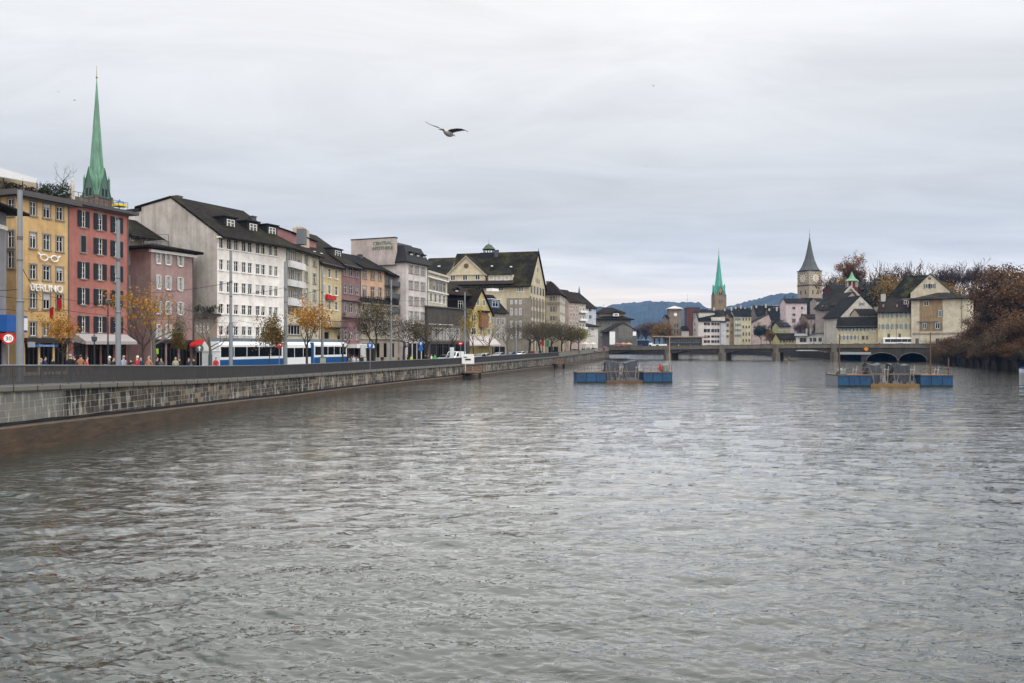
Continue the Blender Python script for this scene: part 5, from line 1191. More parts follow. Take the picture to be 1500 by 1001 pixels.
def church(label, px, z, half, ytop, yfin, ybase, yeave, ygable, mat, smat, rot, clock=None, corner=True, name='church_tower', gmat=None):
    e = empty(name, label, 'church tower', W(px, z), rot); h = half; ze = HZ(yeave, z); zt = HZ(ytop, z); zg = HZ(ygable, z)
    bm = boxbm(-h, h, -h, h, 0, ze); 
    for s in (-1, 1):
        for t in (-1, 1): box(bm, s * h - .5, s * h + .5, t * h - .5, t * h + .5, 0, ze + .6)
    link('tower_shaft', bm, smat, e)
    gb = bmesh.new(); gt = bmesh.new()
    for k in range(4):
        M_ = Matrix.Rotation(k * math.pi / 2, 4, 'Z')
        for bm_, dy, w_, ex in ((gb, -h - .3, h * .78, .35), ):
            pts = [M_ @ Vector(p) for p in ((-w_, dy, ze - .6), (w_, dy, ze - .6), (0, dy, zg))]; extr(bm_, pts, M_ @ Vector((0, ex, 0)))
        for s in (-1, 1):
            pts = [M_ @ Vector(p) for p in ((s * h * .95, -h - .5, ze - .6), (0, -h - .5, zg + .9), (0, 0, zg + 1.2), (s * h * .95, -h + h * .4, ze - .4))]; prism(gt, pts, .35)
    g = link('gable', gb, gmat or smat, e); link('gable_roof', gt, mat, e)
    for k in range(4):
        M_ = Matrix.Rotation(k * math.pi / 2, 4, 'Z')
        for s in (-.9, .9):
            o = link('belfry_window', boxbm(s - .55, s + .55, -h - .36, -h - .31, ze + .2, ze + (zg - ze) * .3), black, g, (0, 0, 0), (0, 0, k * math.pi / 2))
    bm = bmesh.new(); z1 = ze + (zt - ze) * .12
    lathe(bm, [(h * 1.12, ze - .2), (h * .86, z1), (h * .60, ze + (zt - ze) * .38), (h * .30, ze + (zt - ze) * .70), (.12, zt)], 8, phase=.5); link('spire', bm, mat, e)
    bm = bmesh.new(); bar(bm, (0, 0, zt - .3), (0, 0, HZ(yfin, z)), .16, 6, r2=.05); q = zt + (HZ(yfin, z) - zt) * .12
    lathe(bm, [(.1, q - .5), (.5, q), (.1, q + .5)], 8); link('finial', bm, simple('gilt', (.25, .16, .05), .4, .6), e)
    if corner:
        zc_ = HZ(corner, z)
        for s in (-1, 1):
            for t in (-1, 1):
                bm = bmesh.new(); lathe(bm, [(h * .12, ze - 2.0), (h * .12, zc_), (h * .05, zc_ + .5), (.04, zc_ + 1.6)], 6, (s * h * .84, t * h * .84)); link('corner_turret', bm, mat, e)
    if clock:
        for k in range(4):
            M_ = Matrix.Rotation(k * math.pi / 2, 4, 'Z'); bm = bmesh.new(); lathe(bm, [(clock[1], -.1), (clock[1], .1)], 24); bmesh.ops.rotate(bm, verts=bm.verts, matrix=Matrix.Rotation(R(90), 3, 'X')); bmesh.ops.rotate(bm, verts=bm.verts, matrix=Matrix.Rotation(k * math.pi / 2, 3, 'Z'))
            c = link('clock_face', bm, clock[2], e, M_ @ Vector((0, -h - .15, HZ(clock[0], z))))
            bm = bmesh.new(); bar(bm, (0, -.16, 0), (.0, -.16, clock[1] * .8), .14); bar(bm, (0, -.16, 0), (.1 * clock[1], -.16, -clock[1] * .6), .16)
            for q in range(12): t = 2 * math.pi * q / 12; bar(bm, (clock[1] * .78 * math.cos(t), -.13, clock[1] * .78 * math.sin(t)), (clock[1] * .92 * math.cos(t), -.13, clock[1] * .92 * math.sin(t)), .22)
            bmesh.ops.rotate(bm, verts=bm.verts, matrix=Matrix.Rotation(k * math.pi / 2, 3, 'Z')); link('clock_hand', bm, clock[3], c)
    return e
brownst = plaster((.16, .12, .09), .6)
gold = simple('gilt_numerals', (.50, .34, .08), .4, .3)
church('tall green copper church spire rising behind the pink house', 141.5, 345, 4.0, 116, 96, 300, 290, 250, green1, brownst, R(-18), corner=262, gmat=copper_mat('dark_copper', (.035, .05, .035), (.07, .15, .10)))
church('slim turquoise church spire over a brown stone clock tower in the distance', 1053, 730, 4.8, 371, 362, 455, 433, 420, green2, plaster((.27, .20, .12), .6), R(4), corner=418, clock=(442, 1.9, simple('blue_dial', (.06, .09, .14)), gold))
# St Peter like tower
z = 600; e = empty('church_tower', 'broad stone church tower with huge clock faces and a dark tapering roof', 'church tower', W(1186, z), R(22)); h = 6.1; ze = HZ(397, z); zt = HZ(347, z); q = (h * 1.0)
bm = boxbm(-h, h, -h, h, 0, ze); link('tower_shaft', bm, plaster((.37, .31, .23), .5), e)
bm = bmesh.new(); box(bm, -h - .25, h + .25, -h - .25, h + .25, HZ(419.5, z), HZ(418, z)); link('string_course', bm, simple('dark_cornice', (.05, .04, .035)), e); bm = boxbm(-h - .3, h + .3, -h - .3, h + .3, ze - .6, ze); link('cornice', bm, simple('dark_cornice', (.05, .04, .035)), e)
bm = bmesh.new()
def ring4(r, zz_): return [(r, zz_)]
lathe(bm, [(h * 1.32, ze), (h * 1.0, ze + 3.0), (h * .62, ze + 8.5), (h * .34, ze + 15.5), (.15, zt)], 8, phase=.5); link('roof', bm, simple('slate_spire', (.075, .08, .075), .8), e)
bm = bmesh.new(); bar(bm, (0, 0, zt - .3), (0, 0, HZ(335, z)), .16, 6, r2=.05); lathe(bm, [(.1, zt + .8), (.45, zt + 1.3), (.1, zt + 1.8)], 8); link('finial', bm, zinc, e)
for k in range(4):
    rr = 4.3; bm = bmesh.new(); lathe(bm, [(rr, -.1), (rr, .1)], 32); bmesh.ops.rotate(bm, verts=bm.verts, matrix=Matrix.Rotation(R(90), 3, 'X'))
    ro = (0, 0, k * math.pi / 2); M_ = Matrix.Rotation(k * math.pi / 2, 4, 'Z'); c = link('clock_face', bm, simple('clock_dial', (.52, .47, .38)), e, M_ @ Vector((0, -h - .12, HZ(408, z))), ro)
    bm = bmesh.new()
    for q_ in range(12): t = 2 * math.pi * q_ / 12; bar(bm, (rr * .74 * math.cos(t), -.14, rr * .74 * math.sin(t)), (rr * .95 * math.cos(t), -.14, rr * .95 * math.sin(t)), .45)
    link('numerals', bm, simple('dark_numerals', (.03, .028, .03)), c)
    bm = bmesh.new(); bar(bm, (0, -.2, -.8), (.7, -.2, rr * .85), .22, r2=.08); bar(bm, (0, -.2, .6), (.2, -.2, -rr * .55), .28, r2=.15); link('clock_hand', bm, gold, c)
    for s, py in ((-2.4, 430), (2.4, 430)): link('tower_window', boxbm(s - .5, s + .5, -h - .03, -h + .01, HZ(432, z), HZ(426, z)), black, e, (0, 0, 0), ro)
bm = bmesh.new()
for k in range(4):
    t = k * math.pi / 2; 
b = Bld('church_nave', 'dark steep church nave roof below the broad clock tower', W(1182, 575), W(1198, 575), 20, 3.5, 'church')
b.walls(HZ(461, 575) - 3.5, plaster((.20, .18, .15)), 'gable_x', HZ(437, 585) - HZ(461, 575)); b.roofs(tiles((.028, .032, .032), .5, (.04, .05, .03)), o=.4)
# ================================================================== RIGHT BANK CLUSTER
b = Bld('half_timbered_house', 'tall narrow white house with dark timber posts and many shuttered windows', W(1204, 372), W(1219, 366), 10, 3.5, 'house')
b.grid([(1205.5, 1208.5), (1210.5, 1213.5), (1215, 1217.5)], [(449, 454), (459, 465), (470, 476), (481, 486)], 1206, 'fargreen', g=0); b.walls(b.v(1204, 446), plaster((.55, .52, .47)), 'gable_x', 1.8); b.roofs(roofdark, o=.5)
b = Bld('shuttered_tall_house', 'tall white house with grey-green shutters stepping up behind the boathouse', W(1217, 356), W(1233, 350), 12, 3.5, 'house')
b.grid([(1218.5, 1222), (1225, 1228.5)], [(452, 457), (463, 468), (474, 479), (485, 490)], 1219, 'fargreen', g=0); b.walls(b.v(1217, 447), plaster((.50, .45, .42)), 'gable_x', 2.4); b.roofs(roofbrown, o=.8)
b = simpleb('rear_gabled_house', 'gabled house with pale sweeping verge boards behind the white gabled house', 1219, 1273, 380, 384, 449, 421, 14, (.38, .33, .29), roofbrown, rt='gable_y', o=1.0, grid=[([(1243, 1246.5), (1253, 1256)], [(434, 439)])], style='fardark', rx=9.6)
bm = bmesh.new(); zt_, ze_ = b.H + b.RH, b.H
for s, x in ((-1, -1.2), (1, b.L + 1.2)): prism(bm, [(x, -.6, ze_ - .5), (b.rx, -.6, zt_ + .9), (b.rx, -.2, zt_ + .9), (x, -.2, ze_ - .5)], 1.3)
link('verge_board', bm, plaster((.50, .47, .42)), b.e)
b = simpleb('middle_gabled_house', 'brown roofed gable squeezed between the two larger white gables', 1222, 1268, 352, 356, 452, 428, 10, (.36, .30, .27), roofbrown, rt='gable_y', o=.9, grid=[([(1229, 1233)], [(455, 461)]), ([(1242, 1246)], [(441, 446)])], style='fardark', rx=9.4)
b = simpleb('white_gabled_house', 'large white gabled house with dark roof edges and grey shutters above the cream row', 1232, 1291, 332, 334, 463, 433.5, 14, (.56, .52, .46), roofdark, rt='gable_y', o=.9, grid=[([(1260.5, 1264.5)], [(443, 448)]), ([(1251.5, 1254.5), (1256, 1259)], [(454, 460)]), ([(1239.5, 1244), (1252, 1256)], [(467, 472)])], style='fargreen', rx=8.6)
bq = Bld('small_side_gable', 'small brown roofed lean-to gable in front of the white gabled house', W(1258, 326), W(1285, 327), 6, 3.5, 'house')
bq.grid([(1261, 1264.5), (1265.5, 1269)], [(461, 467)], 1261, 'far'); bq.walls(bq.v(1258, 460), plaster((.45, .40, .32)), 'gable_x', 2.0); bq.roofs(roofbrown, o=.8)
b = Bld('cream_row_house', 'long low cream house with green-grey shutters standing right behind the bridge', W(1226, 318), W(1287, 311), 10, 3.5, 'house')
b.grid(cc(1229, 1272, 8, 3.0), [(480, 485.5)], 1229, 'fargreen'); b.grid(cc(1231, 1258, 5, 2.8), [(491.8, 497.5)], 1229, 'fargreen'); b.grid([(1262.5, 1266.5), (1268.5, 1272)], [(492, 498)], 1229, 'fardark'); b.grid([(1275, 1284)], [(478, 485)], 1275, 'farw', g=0)
b.walls(b.v(1226, 478.5), plaster((.58, .52, .36)), 'gable_x', 3.6); b.roofs(roofdark, o=.9); b.gutter()
b = Bld('cream_quay_house', 'larger cream house with two rows of green-grey shutters beneath a rust brown roof', W(1286, 309), W(1335, 303), 12, 3.5, 'house'); bq = b
b.grid(cc(1287, 1334, 7, 3.1), [(458.5, 466), (475, 482.5)], 1287, 'fargreen', g=2); b.grid([(1300, 1304), (1316, 1320)], [(489, 496)], 1287, 'fardark')
b.walls(b.v(1286, 457), plaster((.58, .52, .36)), 'gable_x', 5.3, ry=10.5, Hb=b.v(1286, 457) + 4); b.roofs(tiles((.055, .035, .028), .2), o=1.0); b.gutter()
b.dormer(b.u(1326), 5, 2.6, 2.2, b.H + 2.6, 4, simple('red_dormer', (.12, .02, .018)), simple('pale_canopy', (.42, .42, .40)), 'far', flat=True)
for x in (1293, 1313, 1329): t, y, z = W3(b, x, 447, 2.6); b.piece('roof_vent', simple('vent_pink', (.35, .22, .18)), (t, t + .5, 2.6, 3.1, z - .8, z + .2))
b.chimney(b.u(1290), 9, 1.6, 4.0, simple('pale_chimney', (.45, .42, .38)), base=b.H + 3.2)
# mural house: big wall facing us
b = Bld('mural_house', 'wide cream house with a weathered mural, hipped brown roof and teal shutters', W(1335, 302), W(1419, 291), 16, 3.5, 'house')
mural = plaster((.34, .24, .14), .9)
b.grid([(1379 - 4.5, 1379 + 0.5)], [(455, 464)], 1374, 'fargreen', g=0); b.grid([(1352, 1357), (1370.5, 1377)], [(473.5, 482)], 1352, 'fargreen', g=0); b.grid([(1353.5, 1360.5)], [(441.5, 448)], 1352, 'far', g=2)
b.walls(b.v(1360, 438.5), plaster((.62, .56, .44), .3), 'hip', 2.8); b.roofs(tiles((.04, .033, .026), .5), o=1.2)
b.piece('mural', mural, (b.u(1347), b.u(1381), -.0045, -.002, b.v(1347, 486), b.v(1347, 440)))
b.piece('string_course', plaster((.34, .29, .24)), (b.u(1337), b.L, -.22, -.003, b.v(1340, 490), b.v(1340, 487.5)), (b.u(1344), b.u(1375), -.4, -.05, b.v(1344, 471.6), b.v(1344, 470.6)))
bm = bmesh.new(); u = b.u(1409); bar(bm, (u, -.12, 0), (u, -.12, b.H), .09); link('drainpipe', bm, zinc, b.e)
b.piece('awning', plaster((.34, .31, .29)), (b.u(1391), b.u(1413), -3, -.01, b.v(1391, 497), b.v(1391, 493)))
for px, c in ((1341, (.10, .11, .12)), (1371, (.04, .06, .09))): b.piece('doorway', simple('doorway', c), (b.u(px), b.u(px + 5), -.05, -.003, 0, b.v(px, 496)))
b = Bld('upper_gabled_house', 'high cream gable with a teal shuttered window above a huge mossy brown roof', W(1334, 322), W(1392, 314), 12, 3.5, 'house')
b.grid([(1355.5, 1361), (1363, 1368.5)], [(416, 423)], 1355, 'fargreen', g=0); b.grid([(1360, 1364)], [(406.5, 410)], 1360, 'fardark', g=0)
b.walls(b.v(1334, 429), plaster((.58, .52, .40), .3), 'gable_y', HZ(401.5, 318) - HZ(429, 322)); b.roofs(tiles((.038, .036, .022), .6), o=.8)
# large roof plane falling left of the gable
b = Bld('long_roofed_house', 'long house whose mossy brown roof climbs from the cream house to the high gable', W(1288, 325), W(1350, 322), 18, 3.5, 'house')
zz0 = b.v(1288, 449); b.walls(zz0, plaster((.4, .36, .28)), 'flat'); bm = bmesh.new()
pa_ = [W3(b, 1286, 453, 0), W3(b, 1338, 433, 0), W3(b, 1362, 403, 9), W3(b, 1327, 404, 9)]
prism(bm, pa_, .3); prism(bm, [pa_[3], pa_[2], (pa_[2][0], 18, zz0), (pa_[3][0] - 6, 18, zz0)], .3); link('mossy_roof', bm, tiles((.036, .034, .020), .7), b.e)
# red tower with green cap
e = empty('red_turret', 'dark red octagonal roof turret with a bright green copper cap', 'turret', W(1248, 395)); z = 395
bm = bmesh.new(); lathe(bm, [(2.6, HZ(440, z)), (2.6, HZ(412.5, z))], 8, phase=.5); link('turret_wall', bm, simple('red_render', (.13, .03, .025), .8), e)
bm = bmesh.new()
for k in range(8): t = 2 * math.pi * (k + .5) / 8; bar(bm, (2.62 * math.cos(t), 2.62 * math.sin(t), HZ(421, z)), (2.62 * math.cos(t), 2.62 * math.sin(t), HZ(412.5, z)), .17)
link('corner_post', bm, white_paint, e)
bm = bmesh.new(); lathe(bm, [(3.2, HZ(412.6, z)), (3.1, HZ(411.5, z)), (1.7, HZ(408.5, z)), (1.0, HZ(405, z)), (.5, HZ(401, z)), (.05, HZ(398, z))], 8, phase=.5); link('cap', bm, copper_mat('mint_copper', (.09, .20, .10), (.17, .36, .20)), e)
fb('dark red house with a long low roof under the green capped turret', 1219, 1246, 402, 424, 418, (.09, .028, .022), roofdark, cols=(3, 2.4), rows=[(427, 432)], name='hill_house')
fb('dark red upper house with white framed gallery right of the turret', 1262, 1284, 405, 424, 417, (.10, .03, .03), tiles((.05, .045, .03), .5), cols=(2, 3.5), rows=[(437, 446)], name='hill_house')
# ================================================================== TREES
def branch_mesh(seed, H, spread, levels, trunk_h, r0, nb=(3, 5), up=.35, leafn=0, leafs=.3, leafr=1.0, lcols=None, twig=3, wob=.22, rmin=.012, shape=None, barkm=bark, leaf_p=1.0):
    rng = random.Random(seed); bm = bmesh.new(); lm = bmesh.new() if leafn else None; tips = []
    def seg(p, d, L_, r, lev):
        n = 4 if lev < 2 else 3; pts = [p]; q = p.copy(); dd = d.copy()
        for i in range(n):
            wb = wob * (.25 if lev == 0 else 1); dd = (dd + Vector((rng.gauss(0, wb), rng.gauss(0, wb), rng.gauss(0, wb) + up * .12))).normalized(); q = q + dd * (L_ / n); pts.append(q)
        rr = [r * (1 - .6 * i / n) for i in range(n + 1)]
        for i in range(n): bar(bm, pts[i], pts[i + 1], rr[i], 6 if lev == 0 else (4 if lev == 1 else 3), r2=rr[i + 1])
        if lev >= levels: tips.append(pts[-1]); tips.append(pts[-2]); return
        k = rng.randint(*nb) + (2 if lev == 0 else 0)
        for j in range(k):
            t = rng.uniform(.35 if lev else .55, 1.0); i = min(n - 1, int(t * n)); s_ = pts[i].lerp(pts[i + 1], t * n - i)
            a = rng.uniform(0, 6.283); out = Vector((math.cos(a), math.sin(a), 0)); el = rng.uniform(.15, .9) + up * (.4 if lev else .2)
            d2 = (dd * .45 + out * spread + Vector((0, 0, el))).normalized(); seg(s_, d2, L_ * rng.uniform(.5, .78) * (1.15 if lev == 0 else 1), max(rmin, r * (1 - .6 * t) * .62), lev + 1)
    seg(Vector((0, 0, 0)), Vector((0, 0, 1)), trunk_h, r0, 0)
    top_ = max(v.co.z for v in bm.verts); k = H / top_
    for v in bm.verts: v.co.z *= k; v.co.x *= k; v.co.y *= k
    me = bpy.data.meshes.new('trunk'); bm.to_mesh(me); bm.free(); me.materials.append(barkm)
    lme = None
    if leafn:
        rng.shuffle(tips); use = tips[:max(4, int(len(tips) * leaf_p))]
        for _ in range(leafn):
            p = rng.choice(use) * k; c = p + Vector((rng.gauss(0, leafr), rng.gauss(0, leafr), rng.gauss(0, leafr * .8)))
            leaf(lm, c, leafs * rng.uniform(.5, 1.3), rng)
        lme = bpy.data.meshes.new('crown'); lm.to_mesh(lme); lm.free(); lme.materials.append(lcols)
    return me, lme
L_or = leafmat('orange_leaves', [(.22, .10, .01), (.45, .22, .012), (.32, .11, .01), (.30, .20, .02)]); L_yel = leafmat('yellow_leaves', [(.16, .12, .02), (.36, .24, .03), (.12, .11, .02)])
L_olive = leafmat('olive_leaves', [(.045, .045, .012), (.11, .09, .02), (.20, .10, .015), (.07, .065, .02)]); L_br = leafmat('brown_leaves', [(.030, .017, .008), (.095, .045, .014), (.055, .034, .012), (.15, .068, .018)])
L_dkg = leafmat('dark_green_leaves', [(.012, .018, .010), (.03, .04, .02), (.02, .028, .014)]); L_dull = leafmat('dull_brown_leaves', [(.04, .032, .015), (.085, .062, .022), (.05, .045, .018)]); L_red = leafmat('rust_leaves', [(.13, .05, .015), (.25, .11, .02), (.09, .045, .02)])
L_wil = leafmat('willow_leaves', [(.13, .12, .02), (.22, .19, .03), (.09, .08, .02)])
TC = {}
def tree(kind, label, px, z, ytop, group=None, base=None, rot=None, name='tree', cat='tree', sc_=None):
    if kind not in TC: TC[kind] = KIND[kind]()
    me, lme = TC[kind]; g0 = base if base is not None else gz(z); H = HZ(ytop, z) - g0
    e = empty(name, label, cat, (*W(px, z)[:2], g0), rot if rot is not None else rw.uniform(0, 6.28), group); s_ = H / 10
    ws = s_ * (sc_ or 1); t = linkme('trunk', me, e); t.scale = (ws, ws, s_)
    if lme: c = linkme('crown', lme, e); c.scale = (ws, ws, s_)
    return e
KIND = dict(
    bare=lambda: branch_mesh(1, 10, .75, 4, 5, .24, (3, 4)), bare2=lambda: branch_mesh(2, 10, .95, 4, 4.6, .26, (3, 4), barkm=bark_light), bushy=lambda: branch_mesh(7, 10, 1.25, 4, 4.6, .3, (4, 5), barkm=bark, up=.2),
    orange=lambda: branch_mesh(3, 10, .8, 3, 5, .2, (3, 4), leafn=1500, leafs=.17, leafr=.38, lcols=L_or, leaf_p=.7), yellow=lambda: branch_mesh(4, 10, .85, 3, 5, .22, (3, 4), leafn=1100, leafs=.17, leafr=.4, lcols=L_yel, leaf_p=.55),
    olive=lambda: branch_mesh(5, 10, .75, 3, 5.5, .18, (4, 5), leafn=3200, leafs=.19, leafr=.5, lcols=L_olive), half=lambda: branch_mesh(6, 10, .8, 4, 5, .2, (3, 4), leafn=900, leafs=.17, leafr=.4, lcols=L_or, leaf_p=.3),
    dull=lambda: branch_mesh(8, 10, 1.15, 4, 4.4, .28, (4, 5), leafn=2200, leafs=.14, leafr=.5, lcols=L_dull), willow=lambda: branch_mesh(9, 10, 1.1, 3, 5, .26, (4, 5), leafn=4200, leafs=.2, leafr=.7, lcols=L_wil, up=-.1),
    brown=lambda: branch_mesh(10, 10, .95, 4, 3.4, .3, (4, 5), leafn=13000, leafs=.125, leafr=.42, lcols=L_br, up=.1), brown2=lambda: branch_mesh(14, 10, 1.0, 4, 3.2, .3, (4, 5), leafn=13000, leafs=.125, leafr=.42, lcols=leafmat('russet_leaves', [(.045, .022, .009), (.13, .056, .014), (.07, .042, .013), (.19, .085, .018)]), up=.1), rust=lambda: branch_mesh(11, 10, .62, 4, 4.0, .3, (4, 5), leafn=6500, leafs=.11, leafr=.20, lcols=L_red, up=.75, leaf_p=.5, rmin=.02),
    hillbare=lambda: branch_mesh(12, 10, .6, 4, 4.5, .28, (3, 4), up=.6, rmin=.045, barkm=bark_red), hillbare2=lambda: branch_mesh(13, 10, .8, 4, 4.4, .28, (3, 5), up=.5, rmin=.045, leafn=700, leafs=.12, leafr=.35, lcols=L_br, leaf_p=.4, barkm=bark_red),
    amber2=lambda: branch_mesh(21, 10, 1.0, 3, 3.2, .3, (4, 5), leafn=5000, leafs=.16, leafr=.6, lcols=leafmat('dull_amber', [(.05, .035, .012), (.11, .065, .02), (.07, .05, .02)])),
    dark=lambda: branch_mesh(15, 10, .8, 3, 5, .3, (4, 5), leafn=5000, leafs=.22, leafr=.6, lcols=L_dkg), amber=lambda: branch_mesh(16, 10, .9, 3, 5, .3, (4, 5), leafn=4500, leafs=.2, leafr=.6, lcols=leafmat('amber_leaves', [(.14, .08, .015), (.24, .13, .02), (.10, .07, .02)])),
    mauve=lambda: branch_mesh(17, 10, 1.0, 4, 4, .26, (4, 5), leafn=2500, leafs=.15, leafr=.5, lcols=leafmat('mauve_twigs', [(.07, .045, .045), (.12, .075, .07)])))
G1 = 'street trees along the quay'
tree('orange', 'yellow and orange leaved tree in front of the yellow house', 90, 63, 448, G1, sc_=.85); tree('half', 'dark trunked tree with yellow tufts between the pink and mauve houses', 207, 66, 418, G1, sc_=.9)
tree('bare2', 'tall bare tree spreading before the mauve house', 228, 80, 385, G1); tree('olive', 'small amber leaved tree in front of the mauve house shopfront', 265, 84, 466, G1, sc_=.55)
tree('bare2', 'bare tree between the low red-awning shop and the tram', 309, 88, 425, G1); tree('olive', 'round olive and amber tree in front of the white tram', 392, 88, 460, G1, sc_=.8)
tree('orange', 'tree with thin top and orange lower leaves before the cream house', 450, 98, 432, G1, sc_=.95); tree('bare', 'bare tree beside the rear end of the tram', 503, 108, 462, G1)
tree('dull', 'wide brown twiggy tree before the stone terrace building', 547, 122, 430, G1, sc_=.8); tree('dull', 'broad brownish tree before the orange and white houses', 592, 135, 460, G1, sc_=1.2)
tree('dull', 'brown crowned tree left of the dark clad building', 622, 143, 462, G1, sc_=1.1); tree('bare', 'gnarled bare tree in front of the dark clad building', 663, 155, 455, G1)
tree('yellow', 'tree with sparse yellowish crown before the yellow gabled house', 694, 163, 452, G1, sc_=.8); tree('bare2', 'bare tree right of the yellow gabled house', 717, 172, 455, G1)
tree('bare2', 'pale barked bare tree in front of the great hall', 744, 180, 452, G1)
for px, zz_, yt, lb in ((775, 205, 468, 'first brownish tree from the tall pole in front of the great hall'), (792, 212, 466, 'second brownish tree of the dense row by the great hall'), (808, 222, 468, 'brownish tree before the beige corner house'), (823, 232, 470, 'brown tree at the right edge of the beige corner house'), (836, 244, 474, 'brownish tree just left of the yellow-green willow')):
    tree('dull', lb, px, zz_, yt, G1, sc_=1.25)
tree('willow', 'yellow-green willow at the end of the tree row on the quay', 848, 258, 476, G1, sc_=1.0)
# distance, centre
G2 = 'autumn trees beyond the bridge'
for px, zz_, yt, kd, lb in ((936, 600, 470, 'mauve', 'mauve-brown tree nearest the gabled market house'), (947, 590, 466, 'mauve', 'bare brown-mauve tree left of the amber trees'), (958, 585, 468, 'brown', 'brown tree in the group left of the clock tower'), (966, 560, 476, 'amber', 'amber tree in front of the brown trees by the clock tower'), (975, 558, 474, 'amber', 'amber tree touching the clock tower annex')):
    tree(kd, lb, px, zz_, yt, G2, base=3.5, sc_=1.0)
tree('dark', 'dark evergreen mass in front of the pinkish gabled house', 1115, 530, 474, base=4, sc_=.75); tree('dark', 'small dark evergreen right of the larger dark one', 1123, 528, 480, base=4, sc_=.6)
tree('amber', 'olive-amber tree behind the bridge beside the dark evergreen', 1128, 480, 485, base=4, sc_=.9); tree('mauve', 'purplish bare tree below the pale pink house', 1172, 430, 464, base=4.5, sc_=.8); tree('mauve', 'purplish bushy tree right behind the boathouse roof', 1189, 420, 478, base=4.5, sc_=1.2); tree('dark', 'dark green tree left of the half-timbered house', 1201, 415, 468, base=5, sc_=.6)
tree('dark', 'dark tree on the slope under the plain brown roof', 1140, 500, 466, base=5, sc_=.7)
# hill crown trees
G3 = 'trees on top of the right bank hill'
tree('rust', 'big rust-leaved tree behind the green capped turret', 1253, 430, 372, G3, base=18, sc_=1.0); tree('hillbare2', 'thin bare tree left of the big rust-leaved tree', 1228, 436, 392, G3, base=18)
tree('amber', 'amber bush below the big rust-leaved tree beside the turret', 1235, 425, 408, G3, base=16, sc_=.9)
tl = [(1291, 395, 378, 'hillbare', 'bare tree right of the rust-leaved tree on the hill'), (1303, 400, 384, 'hillbare2', 'bare tree with dark lumps above the mossy roof'), (1312, 392, 380, 'hillbare', 'forked bare tree over the left end of the mossy roof'), (1324, 398, 382, 'hillbare2', 'dense bare tree rising above the red dormer'),
      (1337, 405, 380, 'hillbare', 'tall slim bare tree left of the high gable'), (1352, 402, 388, 'hillbare', 'bare tree directly behind the high gable peak'), (1374, 395, 384, 'hillbare2', 'reddish bare tree just right of the high gable peak'), (1386, 400, 386, 'hillbare', 'bare reddish tree in the middle of the hilltop row'),
      (1398, 390, 380, 'hillbare2', 'bare tree above the right slope of the high gable'), (1409, 396, 386, 'hillbare', 'bare tree over the right half of the mural house'), (1431, 385, 376, 'hillbare', 'tall bare tree standing out near the right end of the hilltop'), (1419, 392, 386, 'hillbare2', 'low bare tree left of the tall hilltop one'), (1445, 388, 386, 'hillbare2', 'bare tree where the hilltop meets the russet trees')]
for i_, px in enumerate((1297, 1308, 1318, 1331, 1345, 1366, 1380, 1392, 1404, 1414, 1426, 1438, 1452, 1462, 1474)):
    tree('hillbare' if i_ % 2 else 'hillbare2', 'slender bare tree in the second row on top of the hill', px, 415 + (i_ * 7) % 15, 388 + (i_ * 11) % 12, 'second row of bare trees on the hilltop', base=hill(W(px, 415)[0], 415) - 1, sc_=1.1)
for px, zz_, yt, kd, lb in tl: tree(kd, lb, px, zz_, yt, G3, base=hill(W(px, zz_)[0], zz_) - 1, sc_=.85)
for px, zz_, yt, kd, lb in ((1275, 372, 430, 'dark', 'dark tree between the red gallery house and the mossy roof'), (1296, 360, 420, 'amber', 'amber bush above the pale chimney of the cream house'), (1310, 362, 408, 'amber', 'golden tree beside the mossy roof ridge'), (1288, 362, 418, 'dark', 'dark green bush left of the golden tree on the slope'),
                          (1400, 352, 422, 'brown', 'brown tree behind the roof of the mural house'), (1420, 350, 424, 'brown', 'brown tree filling the slope right of the mural house'), (1442, 345, 418, 'brown2', 'russet brown tree on the slope above the river bank'), (1382, 358, 415, 'amber', 'small amber tree right of the high gable wall')):
    tree(kd, lb, px, zz_, yt, 'trees on the slope of the right bank', base=hill(W(px, zz_)[0], zz_) - 2, sc_=.9)
G4 = 'brown leaved trees overhanging the right bank'
for px, zz_, yt, kd, s_, lb in ((1436, 262, 462, 'brown', .9, 'thin brown tree leaning over the river beside the mural house'), (1453, 250, 442, 'brown2', .95, 'brown leaved tree left of the tallest trees on the right bank'), (1472, 240, 418, 'brown', .95, 'large dark brown tree in the right bank group'),
                              (1494, 232, 392, 'brown2', .95, 'tallest russet tree on the right bank'), (1514, 222, 366, 'brown', 1.0, 'huge brown tree cut by the right edge of the picture'), (1530, 205, 380, 'brown2', 1.1, 'russet tree just beyond the right picture edge'),
                              (1466, 222, 478, 'brown2', 1.2, 'low brown tree hanging over the water in front of the larger ones'), (1485, 202, 455, 'brown', 1.3, 'low dark brown tree overhanging the water near the picture edge'), (1450, 238, 484, 'brown', 1.1, 'low brown shrub-like tree by the end of the bridge wall'), (1505, 188, 440, 'brown2', 1.3, 'russet tree over the small blue boat')):
    tree(kd, lb, px, zz_, yt, G4, base=.5 if yt > 435 else 3.0, sc_=s_)

for i in range(13):
    z = 176 + i * 8.6; x = shore_x(z) - .6; px = 750 + x / z * F
    tree(('dull', 'brown2', 'amber2', 'brown')[i % 4], 'low brown shrub hanging over the river wall at the foot of the bank trees', px, z, 506 - (.2 + (i * 37 % 5) * .7) * F / z , 'overhanging shrubs on the right bank wall', base=-.6, sc_=1.5, name='bank_shrub', cat='shrub')
# ================================================================== STREET OBJECTS
def cyl(bm, c, r, z0, z1, n=10, r2=None): lathe(bm, [(r, z0), (r if r2 is None else r2, z1)], n, c)
